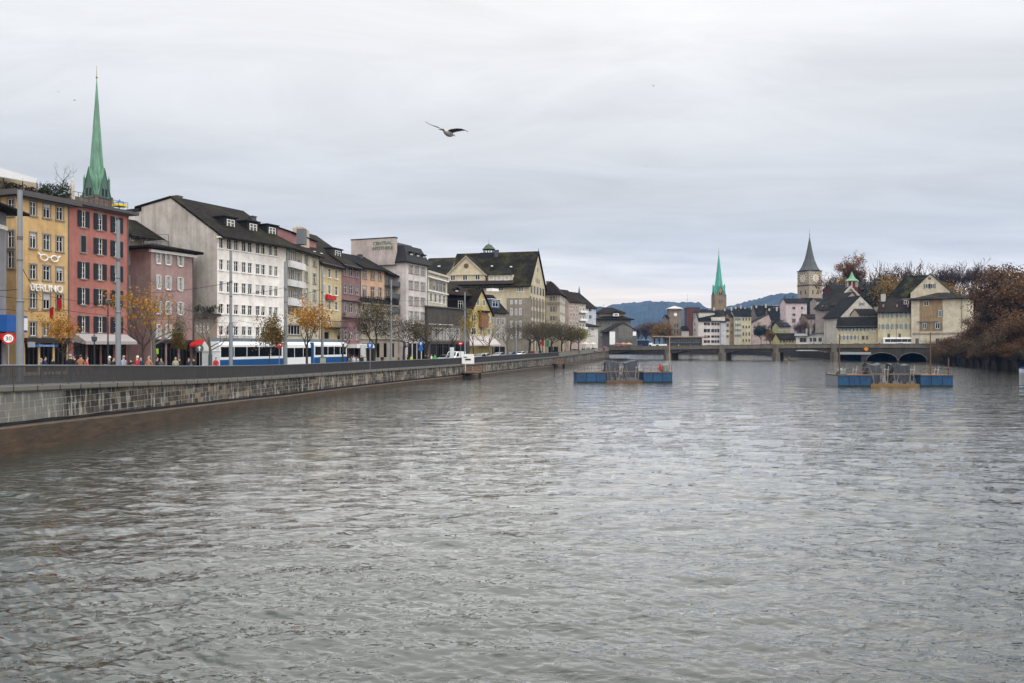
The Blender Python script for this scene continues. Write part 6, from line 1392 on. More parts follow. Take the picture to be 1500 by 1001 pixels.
# overhead line masts
mast_spec = [(29, 51.4, .225, 'tall grey tram mast at the left edge in front of the yellow house'), (173, 63.8, .21, 'tall grey tram mast in front of the pink house'), (338, 84.6, .21, 'grey tram mast standing before the white building front'),
             (418, 95.7, .24, 'thick grey tram mast between the white and cream houses'), (472, 101, .18, 'grey tram mast in front of the pale yellow house'), (573, 121.6, .17, 'grey tram mast before the stone terrace building'),
             (681, 149.6, .18, 'grey tram mast rising behind the landing stage notice board'), (756, 190, .2, 'grey tram mast in front of the great hall')]
MT = []
for px, z, r, lb in mast_spec:
    x, y = W(px, z)[:2]; g = gz(z); e = empty('tram_mast', lb, 'mast', (x, y, g), 0, 'tram masts along the quay'); H = 16 - g
    bm = bmesh.new(); lathe(bm, [(r, 0), (r * .96, H * .42), (r * .74, H * .425), (r * .66, H)], 14); link('pole', bm, galv, e, smooth=False)
    bm = bmesh.new(); lathe(bm, [(r * 1.04, H * .42 - .06), (r * 1.04, H * .42 + .02)], 14); lathe(bm, [(r * .76, H * .74), (r * .76, H * .76)], 14); lathe(bm, [(r * .7, H), (r * .7, H + .05)], 14); lathe(bm, [(r * .78, H * .63), (r * .78, H * .635 + .04)], 14); link('collar', bm, zinc, e)
    MT.append(Vector((x, y, g + H * .72)))
def wire(a, b, label, sag=.35, r=.026, grp='overhead tram wires'):
    bm = bmesh.new(); n = 10; pts = [a.lerp(b, i / n) - Vector((0, 0, sag * 4 * (i / n) * (1 - i / n))) for i in range(n + 1)]
    for p, q in zip(pts, pts[1:]): bar(bm, p, q, r, 3)
    tag(link('overhead_wire', bm, black), label, 'wire', grp)
wall_pts = [(60, 82, 435), (130, 88, 452), (200, 98, 430), (330, 105, 432), (400, 114, 436), (480, 133, 442), (560, 150, 440), (640, 172, 452)]
wn = ['yellow house', 'pink house', 'mauve house', 'white building', 'cream house', 'plum house', 'peach house', 'ornate building']
for i, m_ in enumerate(MT):
    px, z, py = wall_pts[i]; q = W(px, z, py); wire(Vector((m_.x, m_.y, q.z + .3)), q, 'span wire from a mast to the ' + wn[i], .25)
for h_, dx, nm in ((9.6, -4.0, 'upper'), (8.7, -4.2, 'lower')):
    for i in range(len(MT) - 1):
        a, b_ = MT[i], MT[i + 1]; wire(Vector((a.x + dx - 1.5, a.y, h_ + .3)), Vector((b_.x + dx - 1.5, b_.y, h_)), f'{nm} track wire between the masts near the {wn[i]} and the {wn[i + 1]}', .2, .02)
wire(W(-60, 60, 424), W(29, 51.4, 424), 'wire leaving the first mast towards the left picture edge', .1)
# thin street lamps
def lamp(px, z, ytop, label, arm=False):
    x, y = W(px, z)[:2]; g = gz(z) if z < 300 else 5.0; e = empty('street_lamp', label, 'street lamp', (x, y, g), 0, 'street lamps'); H = HZ(ytop, z) - g
    bm = bmesh.new(); bar(bm, (0, 0, 0), (0, 0, H), .07, 8, r2=.045); bar(bm, (0, 0, 0), (0, 0, .9), .11, 8); link('pole', bm, dark_metal, e)
    bm = bmesh.new(); lathe(bm, [(.08, H - .05), (.2, H + .05), (.24, H + .35), (.10, H + .45), (.03, H + .6)], 8); link('lamp_head', bm, zinc, e)
    return e
lamp(138, 66, 500, 'short black lantern on a thin post before the pink house'); lamp(158, 66, 446, 'tall thin dark post with small plates before the pink house')
lamp(541, 116, 466, 'thin dark lamp post right of the blue sign'); lamp(640, 140, 478, 'thin lamp post before the dark clad building'); lamp(1335 - 22, 300, 462, 'lamp post on the bridge in front of the cream houses')
lamp(1150, 330, 478, 'thin lamp post on the bridge left of the boathouse'); lamp(1143, 335, 462, 'slim pole above the bridge near the evergreen'); lamp(1207 + 3, 325, 450, 'lamp post on the bridge beside the half-timbered house')
# traffic signs
def disc(bm, r, y0, y1, z, n=20, x=0):
    vs = [(x + r * math.cos(2 * math.pi * i / n), y0, z + r * math.sin(2 * math.pi * i / n)) for i in range(n)]; extr(bm, vs, (0, y1 - y0, 0))
e = empty('speed_limit_sign', 'round red bordered speed limit sign reading 30 beside the first mast', 'traffic sign', (*W(12.5, 50)[:2], gz(50)), R(25)); z = HZ(496, 50) - gz(50)
bm = bmesh.new(); bar(bm, (0, 0, 0), (0, 0, z + .3), .04); link('pole', bm, galv, e)
bm = bmesh.new(); disc(bm, .37, -.06, -.03, z); link('sign_disc', bm, signred, e); bm = bmesh.new(); disc(bm, .26, -.075, -.055, z); link('sign_face', bm, white_paint, e)
text_obj('30', .36, black, e, (0, -.08, z - .125), (R(90), 0, 0), ext=.004)
def bsign(px, z, ytop, label, kind='blue', two=False):
    x, y = W(px, z)[:2]; g = gz(z); zt = HZ(ytop, z) - g; e = empty('traffic_sign', label, 'traffic sign', (x, y, g), 0)
    bm = bmesh.new(); bar(bm, (0, 0, 0), (0, 0, zt), .04); link('pole', bm, galv, e); r = .42
    bm = bmesh.new(); disc(bm, r, -.07, -.04, zt - r); link('sign_disc', bm, {'blue': signblue, 'red': signred, 'grey': zinc}[kind], e)
    if two: bm = bmesh.new(); disc(bm, r, -.07, -.04, zt - 3 * r); link('sign_disc', bm, signblue, e)
    if kind == 'red': bm = bmesh.new(); box(bm, -.25, .25, -.085, -.06, zt - r - .08, zt - r + .08); link('bar', bm, white_paint, e)
    else: bm = bmesh.new(); extr(bm, [(-.06, -.085, zt - r - .22), (.06, -.085, zt - r - .22), (.06, -.085, zt - r + .05), (.2, -.085, zt - r + .05), (0, -.085, zt - r + .28), (-.2, -.085, zt - r + .05), (-.06, -.085, zt - r + .05)], (0, .02, 0)); link('arrow', bm, white_paint, e)
    return e
bsign(542, 105, 502, 'round blue arrow sign on a pale post near the standing crowd'); bsign(616.5, 132, 500, 'pair of blue signs on a post by the person in the green jacket', two=True)
bsign(292.5, 84, 505, 'small dark round sign with a plate by the red awning', 'grey'); bsign(674.5, 148, 500, 'small red and white sign left of the mast by the landing stage', 'red'); bsign(409, 92, 500, 'reddish round sign seen against the front half of the tram', 'red'); bsign(596, 134, 501, 'dark small round sign behind the parked bicycles', 'grey')
# advertising column / kiosk and banner
e = empty('toilet_cabin', 'white and blue cabin standing under the red awning', 'cabin', (*W(303.5, 90)[:2], gz(90)), R(-20)); H = HZ(515, 90) - gz(90)
bm = boxbm(-.75, .75, 0, 1.2, 0, H); link('cabin_body', bm, simple('white_plastic', (.62, .63, .63), .5), e); bm = boxbm(.15, .7, -.03, -.003, 0, H - .35); link('door', bm, simple('teal_panel', (.02, .20, .30), .5), e); bm = boxbm(-.82, .82, -.1, 1.3, H, H + .12); link('roof', bm, white_paint, e)
def banner(px, z, y0, y1, c, label):
    e = empty('banner', label, 'banner', (*W(px, z)[:2], gz(z)), 0); g = gz(z); a, b_ = HZ(y1, z) - g, HZ(y0, z) - g
    bm = bmesh.new(); bar(bm, (0, 0, 0), (0, 0, b_), .04); link('pole', bm, galv, e); bm = boxbm(.04, .75, -.015, .015, a, b_); link('cloth', bm, simple('banner_cloth', c), e)
banner(528, 112, 506, 523, (.50, .50, .50), 'white vertical banner by the standing crowd'); banner(659, 142, 509, 524, (.55, .58, .62), 'pale vertical banner left of the white cars'); banner(793, 214, 496, 507, (.55, .03, .03), 'red flag before the great hall'); banner(800, 216, 498, 508, (.03, .20, .10), 'green banner right of the red flag')
e = empty('utility_box', 'pale green-grey utility cabinet behind the railing in front of the tram', 'cabinet', (*W(472.5, 96)[:2], gz(96))); link('cabinet_body', boxbm(-.3, .3, 0, .35, 0, 1.75), simple('cabinet_paint', (.28, .29, .24)), e); link('cap', boxbm(-.34, .34, -.04, .4, 1.752, 1.82), zinc, e)
# ------------------------------------------------------------------ tram
TA, TB = W(321, 92), W(508, 121); td = (TB - TA); TLn = td.length
tr = empty('tram', 'long white and blue articulated tram standing in front of the white building', 'tram', (TA.x, TA.y, gz(92) + .05), math.atan2(td.y, td.x))
tblue = simple('tram_blue', (.012, .075, .21), .35); twhite = simple('tram_white', (.74, .75, .75), .35); tglass = glass_mat('tram_glass', (.008, .010, .012), .06, .4); TWD = 2.3
def tu(px): k = (px - 750) / F; d = td.normalized(); return (k * TA.y - TA.x) / (d.x - k * d.y)
tz0 = gz(92) + .05
def tv(px, py): d = td.normalized(); return HZ(py, TA.y + tu(px) * d.y) - tz0
zr = tv(321, 500.5); zb = tv(321, 527.5)
for x0, x1, low in ((321, 414.5, 0), (416.5, 458, 1), (460, 508, 0)):
    a, c = tu(x0), tu(x1); bm = bmesh.new()
    prof = [(0, .35), (0, zr - .35), (.25, zr), (TWD - .25, zr), (TWD, zr - .35), (TWD, .35)]
    extr(bm, [(a, p[0], p[1]) for p in prof], (c - a, 0, 0)); bd_ = link('car_body', bm, twhite, tr)
    if not low: link('blue_panel', boxbm(a + .004, c - .004, -.012, -.002, .36, zb), tblue, bd_)
    else: link('blue_end', boxbm(c - .5, c + .3, -.014, TWD * .9, .36, zr - .05), tblue, bd_)
    n = {0: 5, 1: 3}[low] if x1 - x0 > 45 or low else 4; wz0, wz1 = (tv(321, 523.5), tv(321, 508.5)) if not low else (tv(321, 526.5), tv(321, 510.5)); w_ = (c - a - .5) / n
    for i in range(n): link('window', boxbm(a + .3 + w_ * i, a + .3 + w_ * (i + 1) - .14, -.02, -.003, wz0, wz1), tglass, bd_)
    link('roof_equipment', boxbm(a + .6, c - .6, .35, TWD - .35, zr + .002, zr + .42), simple('roof_gear', (.16, .19, .22)), tr)
    bm = bmesh.new()
    for t_ in (a + 1.6, a + 3.4, c - 3.4, c - 1.6):
        if a + 1 < t_ < c - 1: disc(bm, .33, .02, .2, .33, 14, t_)
    link('wheels', bm, dark_metal, bd_)
for x0 in (415.5, 459): a = tu(x0); link('bellows', boxbm(a - .35, a + .35, .12, TWD - .12, .5, zr - .12), black, tr)
bm = bmesh.new(); a = tu(350); bar(bm, (a, 1.1, zr + .4), (a + 1.2, 1.1, zr + 1.2), .04); bar(bm, (a + 1.2, 1.1, zr + 1.2), (a + .2, 1.1, zr + 2.0), .04); bar(bm, (a + .2, .5, zr + 2.0), (a + .2, 1.8, zr + 2.0), .04); link('pantograph', bm, zinc, tr)
# ------------------------------------------------------------------ cars
carglass = glass_mat('car_glass', (.012, .014, .016), .06, .5); tyre = simple('tyre', (.012, .012, .012), .8); rimm = simple('rim', (.3, .3, .31), .4, .5)
CARM = {}
def car(px, z, paint, label, rz=None, van=False, base=None, grp='cars parked and driving along the quay'):
    L_, Wd = (4.3, 1.75) if not van else (5.0, 1.95)
    g = gz(z) if base is None else base; e = empty('parked_car' if not van else 'delivery_van', label, 'car' if not van else 'van', (*W(px, z)[:2], g), rz if rz is not None else R(70), grp)
    if van not in CARM:
        me = {}
        prof = [(-2.15, .3), (-2.18, .75), (-2.0, .92), (-1.2, 1.0), (-.55, 1.42), (.9, 1.46), (1.7, 1.02), (2.1, .95), (2.18, .6), (2.12, .3)] if not van else [(-2.5, .3), (-2.52, .95), (-1.9, 1.2), (-1.35, 1.95), (-1.1, 2.05), (2.4, 2.05), (2.5, 1.9), (2.5, .3)]
        bm = bmesh.new(); h = Wd / 2; secs = [(-h, .0), (-h * .97, .0), (h * .97, 0), (h, 0)]
        ring = []
        for y, k in ((-h, .0), (-h + .12, 1), (h - .12, 1), (h, 0)):
            ring.append([bm.verts.new((x * (1 if zz < 1.0 else (1 if k else .96)), y if zz < 1.0 or van else y * .86, zz - (0 if k else .04 if zz > .9 else 0))) for x, zz in prof])
        for a, b_ in zip(ring, ring[1:]):
            for i in range(len(prof)): j = (i + 1) % len(prof); bm.faces.new((a[i], a[j], b_[j], b_[i]))
        bm.faces.new(ring[0][::-1]); bm.faces.new(ring[-1]); o = link('car_body', bm, white_paint, None, smooth=False); me['body'] = o.data; bpy.data.objects.remove(o)
        bm = bmesh.new()
        if not van:
            for s in (-1, 1): extr(bm, [(-1.05, s * h * .93, .98), (-.5, s * h * .89, 1.36), (.85, s * h * .89, 1.39), (1.5, s * h * .93, .99)], (0, -s * .04 if False else s * .012, 0))
            prism(bm, [(-1.22, -h * .8, 1.03), (-1.22, h * .8, 1.03), (-.6, h * .76, 1.42), (-.6, -h * .76, 1.42)], .03); prism(bm, [(1.72, -h * .8, 1.05), (1.72, h * .8, 1.05), (.95, h * .76, 1.47), (.95, -h * .76, 1.47)], .03)
        else:
            for s in (-1, 1): extr(bm, [(-1.75, s * (h + .005), 1.15), (-1.35, s * (h + .005), 1.8), (-.5, s * (h + .005), 1.8), (-.5, s * (h + .005), 1.15)], (0, s * .01, 0))
            prism(bm, [(-1.93, -h * .85, 1.25), (-1.93, h * .85, 1.25), (-1.38, h * .8, 1.95), (-1.38, -h * .8, 1.95)], .03)
        o = link('car_window', bm, carglass); me['win'] = o.data; bpy.data.objects.remove(o)
        bm = bmesh.new(); disc(bm, .32, -.1, .1, 0, 18); o = link('w', bm, tyre); me['tyre'] = o.data; bpy.data.objects.remove(o)
        bm = bmesh.new(); disc(bm, .19, -.11, .11, 0, 12); o = link('w', bm, rimm); me['rim'] = o.data; bpy.data.objects.remove(o)
        bm = boxbm(-.03, .03, -.18, .18, -.07, .07); o = link('w', bm, simple('lamp_glass', (.6, .6, .58), .3)); me['lamp'] = o.data; bpy.data.objects.remove(o)
        CARM[van] = me
    me = CARM[van]; bo = linkme('car_body', me['body'], e); bo.material_slots[0].link = 'OBJECT'; bo.material_slots[0].material = paint
    linkme('windows', me['win'], e); x_ = L_ / 2 - .8
    for sx_ in (-1, 1):
        for sy in (-1, 1): w_ = linkme('wheel', me['tyre'], e, (sx_ * x_, sy * (Wd / 2 - .1), .32)); linkme('rim', me['rim'], w_)
    for sy in (-1, 1): linkme('headlight', me['lamp'], e, (-L_ / 2 + (.02 if not van else -.01), sy * .6, .68)); 
    return e
pw = simple('car_white', (.72, .73, .74), .3); ps = simple('car_silver', (.33, .35, .37), .3, .4); pk = simple('car_black', (.015, .015, .018), .3); pr = simple('car_red', (.20, .02, .02), .3); pb = simple('car_blue', (.03, .07, .16), .3)
for i, (px, z, p, lb, v) in enumerate([(652, 150, ps, 'silver hatchback left of the mast by the landing stage', False), (667, 152, pw, 'white van behind the mast by the landing stage', True), (686, 158, pw, 'white car just right of the mast by the landing stage', False), (703, 163, ps, 'silver grey car before the pinkish awning', False), (709, 170, pw, 'white car behind the silver grey one', False),
                                      (731, 186, ps, 'light grey estate car before the small white house', False), (748, 195, pb, 'dark blue car beside the mast of the great hall', False), (762, 204, pw, 'low white car right of the hall mast', False), (775, 212, pr, 'dark red car before the great hall', False), (788, 216, ps, 'grey car in the row before the great hall', False), (842, 262, pk, 'black car under the yellow-green willow', False), (870, 300, ps, 'silver car near the bridge end', False)]):
    car(px, z, p, lb, R(68 + (i * 7) % 5), v)
def bcar(px, y, p, lb, van=False): q = onbridge(px, y); e = car(0, 10, p, lb, brz, van, base=deckz(px), grp='vehicles on the bridge'); e.location = (q.x, q.y, deckz(px)); return e
bcar(953, 4, pw, 'white van crossing the left part of the bridge', True); bcar(964, 4, pw, 'second white van on the bridge behind the first', True); bcar(972.5, 4, pw, 'white car left of the bridge pier under the clock tower', False)
bcar(1107, 4, ps, 'silver car on the bridge beside the evergreen'); bcar(1035, 5, pk, 'black car on the bridge before the white guild house'); bcar(1238, 4, pw, 'white car on the bridge before the cream row house'); bcar(1318, 2.2, pb, 'blue-grey car in front of the coach on the bridge'); bcar(1253, 5, pk, 'dark car on the bridge before the cream row house')
q = onbridge(930, 5); e = empty('truck', 'dark blue truck with white cab edge at the left end of the bridge', 'truck', (q.x, q.y, deckz(930)), brz)
link('cargo_box', boxbm(-.3, 4.6, 0, 2.4, .9, 3.9), simple('truck_navy', (.015, .03, .06), .4), e); link('cab', boxbm(4.75, 6.2, .1, 2.3, .5, 2.7), twhite, e); link('windscreen', boxbm(6.205, 6.22, .3, 2.1, 1.6, 2.5), carglass, e); link('frame', boxbm(-.4, 4.7, -.05, 2.45, 3.905, 4.0), white_paint, e)
wm = None
for x in (.8, 3.9, 5.4):
    bm = bmesh.new(); disc(bm, .48, .0, .3, .48, 16, x); link('wheel', bm, tyre, e)
# coach
q = onbridge(1294, 6); u0 = bu(1294); u1 = bu(1367); cl = u1 - u0; e = empty('coach', 'long white coach with dark window band on the bridge in front of the cream houses', 'coach', (q.x, q.y, deckz(1294)), brz)
bm = bmesh.new(); extr(bm, [(0, y_, z_) for y_, z_ in ((0, .35), (0, 3.3), (.25, 3.6), (2.25, 3.6), (2.5, 3.3), (2.5, .35))], (cl, 0, 0)); link('coach_body', bm, twhite, e)
n = 8
for i in range(n): link('window', boxbm(.7 + (cl - 1.2) * i / n, .7 + (cl - 1.2) * (i + 1) / n - .06, -.02, -.003, 1.9, 3.05), tglass, e)
link('windscreen', boxbm(-.02, -.003, .2, 2.3, 1.3, 3.1), tglass, e)
for x in (2.2, cl - 4.2, cl - 2.8): bm = bmesh.new(); disc(bm, .5, -.02, .3, .5, 16, x); link('wheel', bm, tyre, e)
# covered market hall on the bridge's far side
b = Bld('glass_pavilion', 'long low dark glazed pavilion behind the bridge before the clock tower', W(978, 372), W(1028, 368), 6, 4.4, 'pavilion')
b.grid(cc(981, 1026, 9, 4.2), [(496.2, 502.5)], 981, 'fardark', g=0); b.walls(b.v(978, 495), simple('pavilion_metal', (.035, .042, .045), .5), 'flat'); b.roofs(simple('pavilion_roof', (.16, .15, .13)), o=.8, t=.3)
# ------------------------------------------------------------------ people
def person_mesh(pose):
    V = []; E = []; Rd = []
    def add(p, r, par=None):
        V.append(p); Rd.append(r)
        if par is not None: E.append((par, len(V) - 1))
        return len(V) - 1
    st_, sw = pose['stride'], pose['swing']
    pel = add((0, 0, .95), .145); wa = add((0, 0, 1.10), .13, pel); ch = add((0, .0, 1.30), .165, wa); nk = add((0, 0, 1.46), .07, ch); hd = add((0, -.02, 1.58), .085, nk); hd2 = add((0, -.015, 1.68), .088, hd); add((0, -.01, 1.74), .05, hd2); add((0, -.105, 1.61), .018, hd)
    for s in (-1, 1):
        f = s * st_; hp = add((s * .09, 0, .90), .10, pel); kn = add((s * .10, -f * .5 - .03, .50), .068, hp); an = add((s * .10, -f + .04, .10), .045, kn); he = add((s * .10, -f + .03, .05), .045, an); add((s * .11, -f - .14, .04), .038, he)
        sh = add((s * .18, 0, 1.38), .075, ch); el = add((s * .24, f * sw * .6 + .03, 1.10), .052, sh); 
        if pose.get('bent'): wr = add((s * .16, -.24, 1.12), .036, el); hz_ = (s * .13, -.30, 1.13); dd = Vector((-.2 * s, -1, .1))
        else: wr = add((s * .26, f * sw - .05, .87), .036, el); hz_ = (s * .265, f * sw - .07, .81); dd = Vector((0, -.15, -1))
        pl = add(hz_, .034, wr); dd.normalize()
        for k in range(4):
            o_ = Vector((0, (k - 1.5) * .018, 0)) if abs(dd.z) > .5 else Vector(((k - 1.5) * .018, 0, 0)); p = Vector(hz_) + o_ + dd * .035; a_ = add(tuple(p), .010, pl); add(tuple(p + dd * (.045 - abs(k - 1.3) * .008) + Vector((-s * .012, 0, 0))), .008, a_)
        p = Vector(hz_) + Vector((-s * .02, -.03, .01)); a_ = add(tuple(p), .010, pl); add(tuple(p + dd * .03), .009, a_)
    me = bpy.data.meshes.new('pm'); me.from_pydata(V, E, []); ob = bpy.data.objects.new('pm', me); COL.objects.link(ob)
    md = ob.modifiers.new('s', 'SKIN'); sv = me.skin_vertices[0].data
    for i, r in enumerate(Rd): sv[i].radius = (r, r); sv[i].use_root = (i == 0)
    ob.modifiers.new('d', 'SUBSURF').levels = 1
    dg = bpy.context.evaluated_depsgraph_get(); m2 = bpy.data.meshes.new_from_object(ob.evaluated_get(dg)); bpy.data.objects.remove(ob); m2.name = 'person'
    # widen the torso, coat hem, zones: 0 skin 1 jacket 2 trousers 3 shoes
    for v in m2.vertices:
        x, y, z = v.co
        if .78 < z < 1.44 and abs(x) < .17: v.co.x *= 1.18
    m2.materials.clear()
    for m_ in (simple('skin', (.42, .26, .19), .6), dark_metal, black, black): m2.materials.append(m_)
    for p in m2.polygons:
        c = p.center; p.use_smooth = True; hand = (c.z < .86 and abs(c.x) > .20) or (pose.get('bent') and c.y < -.25 and c.z > 1.0 and c.z < 1.3)
        p.material_index = 0 if (c.z > 1.47 or hand) else (3 if c.z < .12 else (2 if c.z < .84 and abs(c.x) < .23 else 1))
    return m2
PM = [person_mesh(dict(stride=.26, swing=.8)), person_mesh(dict(stride=.02, swing=.5)), person_mesh(dict(stride=.16, swing=.6, bent=True))]
bm = bmesh.new(); rgh = random.Random(2)
bmesh.ops.create_icosphere(bm, subdivisions=2, radius=.112)
for v in bm.verts: v.co = Vector((v.co.x * .92, v.co.y * 1.0 + .018, v.co.z * 1.05 + 1.675))
bmesh.ops.delete(bm, geom=[v for v in bm.verts if v.co.y < -.055 and v.co.z < 1.71 or v.co.z < 1.58], context='VERTS'); o = link('hair', bm, black); HAIR = o.data; bpy.data.objects.remove(o)
cm = {}
def cloth(c):
    if c not in cm: cm[c] = simple('cloth', c, .9)
    return cm[c]
HC = {'dark': simple('dark_hair', (.015, .012, .010)), 'brown': simple('brown_hair', (.06, .035, .02)), 'blond': simple('blond_hair', (.30, .20, .10)), 'white': simple('white_cap', (.6, .6, .6)), 'grey': simple('grey_hair', (.25, .25, .25))}
rp_ = random.Random(77)
def person(px, z, jc, hc, label, grp=None, base=None, y=None, rz=None, tc_=(.02, .02, .025)):
    if y is None:
        while z < 200 and W(px, z)[0] > qz(z)[0] - 1.2: z += 1
        x, yy = W(px, z)[:2]; g = gz(z) if base is None else base
    else: q = onbridge(px, y); x, yy = q.x, q.y; g = deckz(px) + .12
    e = linkme('person', rp_.choice(PM), None, (x, yy, g), (0, 0, rz if rz is not None else rp_.uniform(0, 6.28))); s_ = rp_.uniform(.94, 1.06); e.scale = (s_, s_, s_)
    for i, m_ in ((1, cloth(jc)), (2, cloth(tc_))): e.material_slots[i].link = 'OBJECT'; e.material_slots[i].material = m_
    linkme('hair', HAIR, e).material_slots[0].link = 'OBJECT'; e.children[0].material_slots[0].material = HC[hc]
    return tag(e, label, 'person', grp)
BK = (.015, .015, .018); NV = (.02, .03, .07); RD = (.40, .03, .03); GR = (.10, .10, .10); TN = (.36, .18, .10); PK = (.45, .10, .10)
P_ = [(60, 66, (.10, .12, .16), 'grey', 'grey-blue coated person passing the yellow house shop window'), (66, 70, NV, 'dark', 'person in a navy coat by the yellow house shop pillar'), (77, 68, BK, 'dark', 'dark dressed person at the trunk of the orange leaved tree'),
      (103, 56, BK, 'grey', 'person in black with a pale cap before the pink house corner'), (109, 57, BK, 'dark', 'dark coated person next to the one in the pale cap'), (118, 58, (.30, .13, .07), 'brown', 'brown clad person leaning beside the pink jacket'), (127, 56, PK, 'brown', 'person in a coral pink jacket behind the railing'),
      (160, 60, GR, 'white', 'grey dressed person left of the mast before the pink house'), (166, 60, BK, 'dark', 'black coated person directly left of the second mast'), (181, 62, (.25, .28, .36), 'grey', 'person in a pale blue-grey jacket right of the second mast'), (192, 64, BK, 'brown', 'black dressed person under the yellow tufted tree'),
      (201, 61, RD, 'white', 'white haired person wearing a red scarf'), (206, 63, NV, 'dark', 'person in navy close beside the red scarf'), (218, 58, TN, 'blond', 'person in a tan coat behind the railing below the mauve house'), (230, 66, BK, 'dark', 'dark figure right of the tan coated person'), (236, 68, GR, 'dark', 'grey coated person before the lime poster'),
      (257, 72, (.30, .32, .22), 'blond', 'person in an olive jacket by the amber leaved tree'), (263, 75, BK, 'dark', 'black coated person just right of the olive jacket'), (276, 76, NV, 'brown', 'navy dressed person between the amber tree and the red awning'), (284, 78, BK, 'dark', 'dark person under the red awning edge'), (316, 84, RD, 'brown', 'person in red between the cabin and the tram')]
for a in P_: person(*a, 'people walking behind the railing')
for i, (px, z, c, hc) in enumerate([(512, 108, GR, 'dark'), (515, 110, BK, 'brown'), (518, 109, (.45, .45, .45), 'dark'), (521, 111, BK, 'dark'), (524, 110, (.35, .35, .36), 'brown'), (530, 112, BK, 'dark'), (534, 113, (.5, .5, .5), 'blond')]):
    person(px, z, c, hc, 'person standing in the group waiting behind the tram', 'people waiting behind the tram')
for a in [(560, 121, BK, 'dark', 'dark dressed person among the parked bicycles'), (584, 126, (.12, .10, .10), 'grey', 'person in a brown coat behind the parked bicycles'), (597, 130, BK, 'dark', 'black dressed person left of the yellow vest'), (602.5, 128, (.60, .62, .05), 'dark', 'person in a bright yellow vest and purple hat'), (623, 137, BK, 'dark', 'dark person left of the white jacket'), (627, 139, (.10, .05, .04), 'dark', 'person in a maroon coat left of the white jacket'),
          (632, 136, (.62, .62, .50), 'blond', 'person in a whitish jacket beside the green jacket'), (637, 137, (.04, .48, .05), 'dark', 'person in a bright green jacket'), (716, 172, BK, 'dark', 'dark person beside the pinkish awning'), (783, 208, RD, 'brown', 'red dressed person before the great hall'), (828, 240, RD, 'dark', 'person in dark red near the beige corner house'), (811, 226, BK, 'dark', 'person in black near the red flag')]: person(*a, 'people further along the quay')
cr = random.Random(9)
for i in range(16):
    px = 848 + cr.uniform(0, 42); z = 268 + (px - 848) * 1.6 + cr.uniform(-6, 10); person(px, z, cr.choice([BK, NV, GR, (.5, .45, .4), RD, (.4, .36, .1), BK]), cr.choice(['dark', 'brown', 'grey']), 'one of many people crowding the end of the quay by the white quay house', 'crowd at the end of the quay')
for i in range(22):
    px = 897 + cr.uniform(0, 38); person(px, 0, cr.choice([BK, NV, GR, (.5, .48, .45), RD, BK, BK]), cr.choice(['dark', 'brown', 'white']), 'one of many people on the left end of the bridge', 'crowd on the left end of the bridge', y=cr.uniform(1.5, 10))
for px, c, lb in ((980, BK, 'dark pedestrian on the bridge before the clock tower pier'), (993, (.5, .5, .5), 'pale dressed pedestrian on the bridge right of the clock tower'), (1010, GR, 'grey pedestrian on the bridge in front of the glass pavilion'), (1121, (.5, .5, .5), 'pedestrian in a pale jacket near the evergreen'), (1192, NV, 'navy dressed pedestrian before the boathouse'), (1205, BK, 'black dressed pedestrian right of the boathouse windows'), (1218, (.25, .12, .10), 'reddish brown dressed pedestrian by the half-timbered house'), (1266, BK, 'dark pedestrian before the cream row house windows'), (1288, BK, 'dark pedestrian left of the coach'), (1346, GR, 'grey pedestrian before the coach'), (1372, NV, 'pedestrian right of the coach')):
    person(px, 0, c, 'dark', lb, 'pedestrians on the bridge', y=1.6)
# seated cafe parasols near the bridge end
for px, z, c, lb in ((857, 285, (.50, .38, .36), 'pale pink market umbrella at the quay end'), (868, 300, (.5, .46, .36), 'cream market umbrella beside the crowd'), (913, 335, (.30, .14, .08), 'reddish brown market umbrella in front of the gabled market house'), (921, 338, (.35, .20, .06), 'amber market umbrella right of the reddish brown one'), (905, 336, (.16, .05, .05), 'dark red market umbrella at the left of the market stalls')):
    x, y = W(px, z)[:2]; g = 4.2; e = empty('market_umbrella', lb, 'umbrella', (x, y, g)); bm = bmesh.new(); bar(bm, (0, 0, 0), (0, 0, 2.9), .05); link('pole', bm, dark_metal, e); bm = bmesh.new(); lathe(bm, [(1.7, 2.15), (1.65, 2.3), (.08, 3.0)], 8); link('canopy', bm, simple('umbrella_cloth', c), e)
# ------------------------------------------------------------------ bicycles
bm = bmesh.new()
for x in (-.52, .52):
    for k in range(16):
        a, c = 2 * math.pi * k / 16, 2 * math.pi * (k + 1) / 16; bar(bm, (x + .33 * math.cos(a), 0, .34 + .33 * math.sin(a)), (x + .33 * math.cos(c), 0, .34 + .33 * math.sin(c)), .022, 4)
    for k in range(6): a = math.pi * k / 3; bar(bm, (x, 0, .34), (x + .32 * math.cos(a), 0, .34 + .32 * math.sin(a)), .006, 3)
o = link('w', bm, tyre); BW = o.data; bpy.data.objects.remove(o)
bm = bmesh.new()
for a, c in (((-.52, 0, .34), (-.12, 0, .30)), ((-.12, 0, .30), (-.22, 0, .85)), ((-.22, 0, .78), (.38, 0, .82)), ((-.12, 0, .30), (.38, 0, .78)), ((-.52, 0, .34), (-.22, 0, .78)), ((.52, 0, .34), (.36, 0, .98))): bar(bm, a, c, .02, 5)
o = link('w', bm, zinc); BF = o.data; bpy.data.objects.remove(o)
bm = bmesh.new(); box(bm, -.36, -.10, -.07, .07, .86, .92); o = link('w', bm, black); BS = o.data; bpy.data.objects.remove(o)
bm = bmesh.new(); bar(bm, (.36, -.28, 1.0), (.36, .28, 1.0), .015, 5); bar(bm, (.36, .28, 1.0), (.24, .3, 1.0), .018, 5); bar(bm, (.36, -.28, 1.0), (.24, -.3, 1.0), .018, 5); o = link('w', bm, dark_metal); BH = o.data; bpy.data.objects.remove(o)
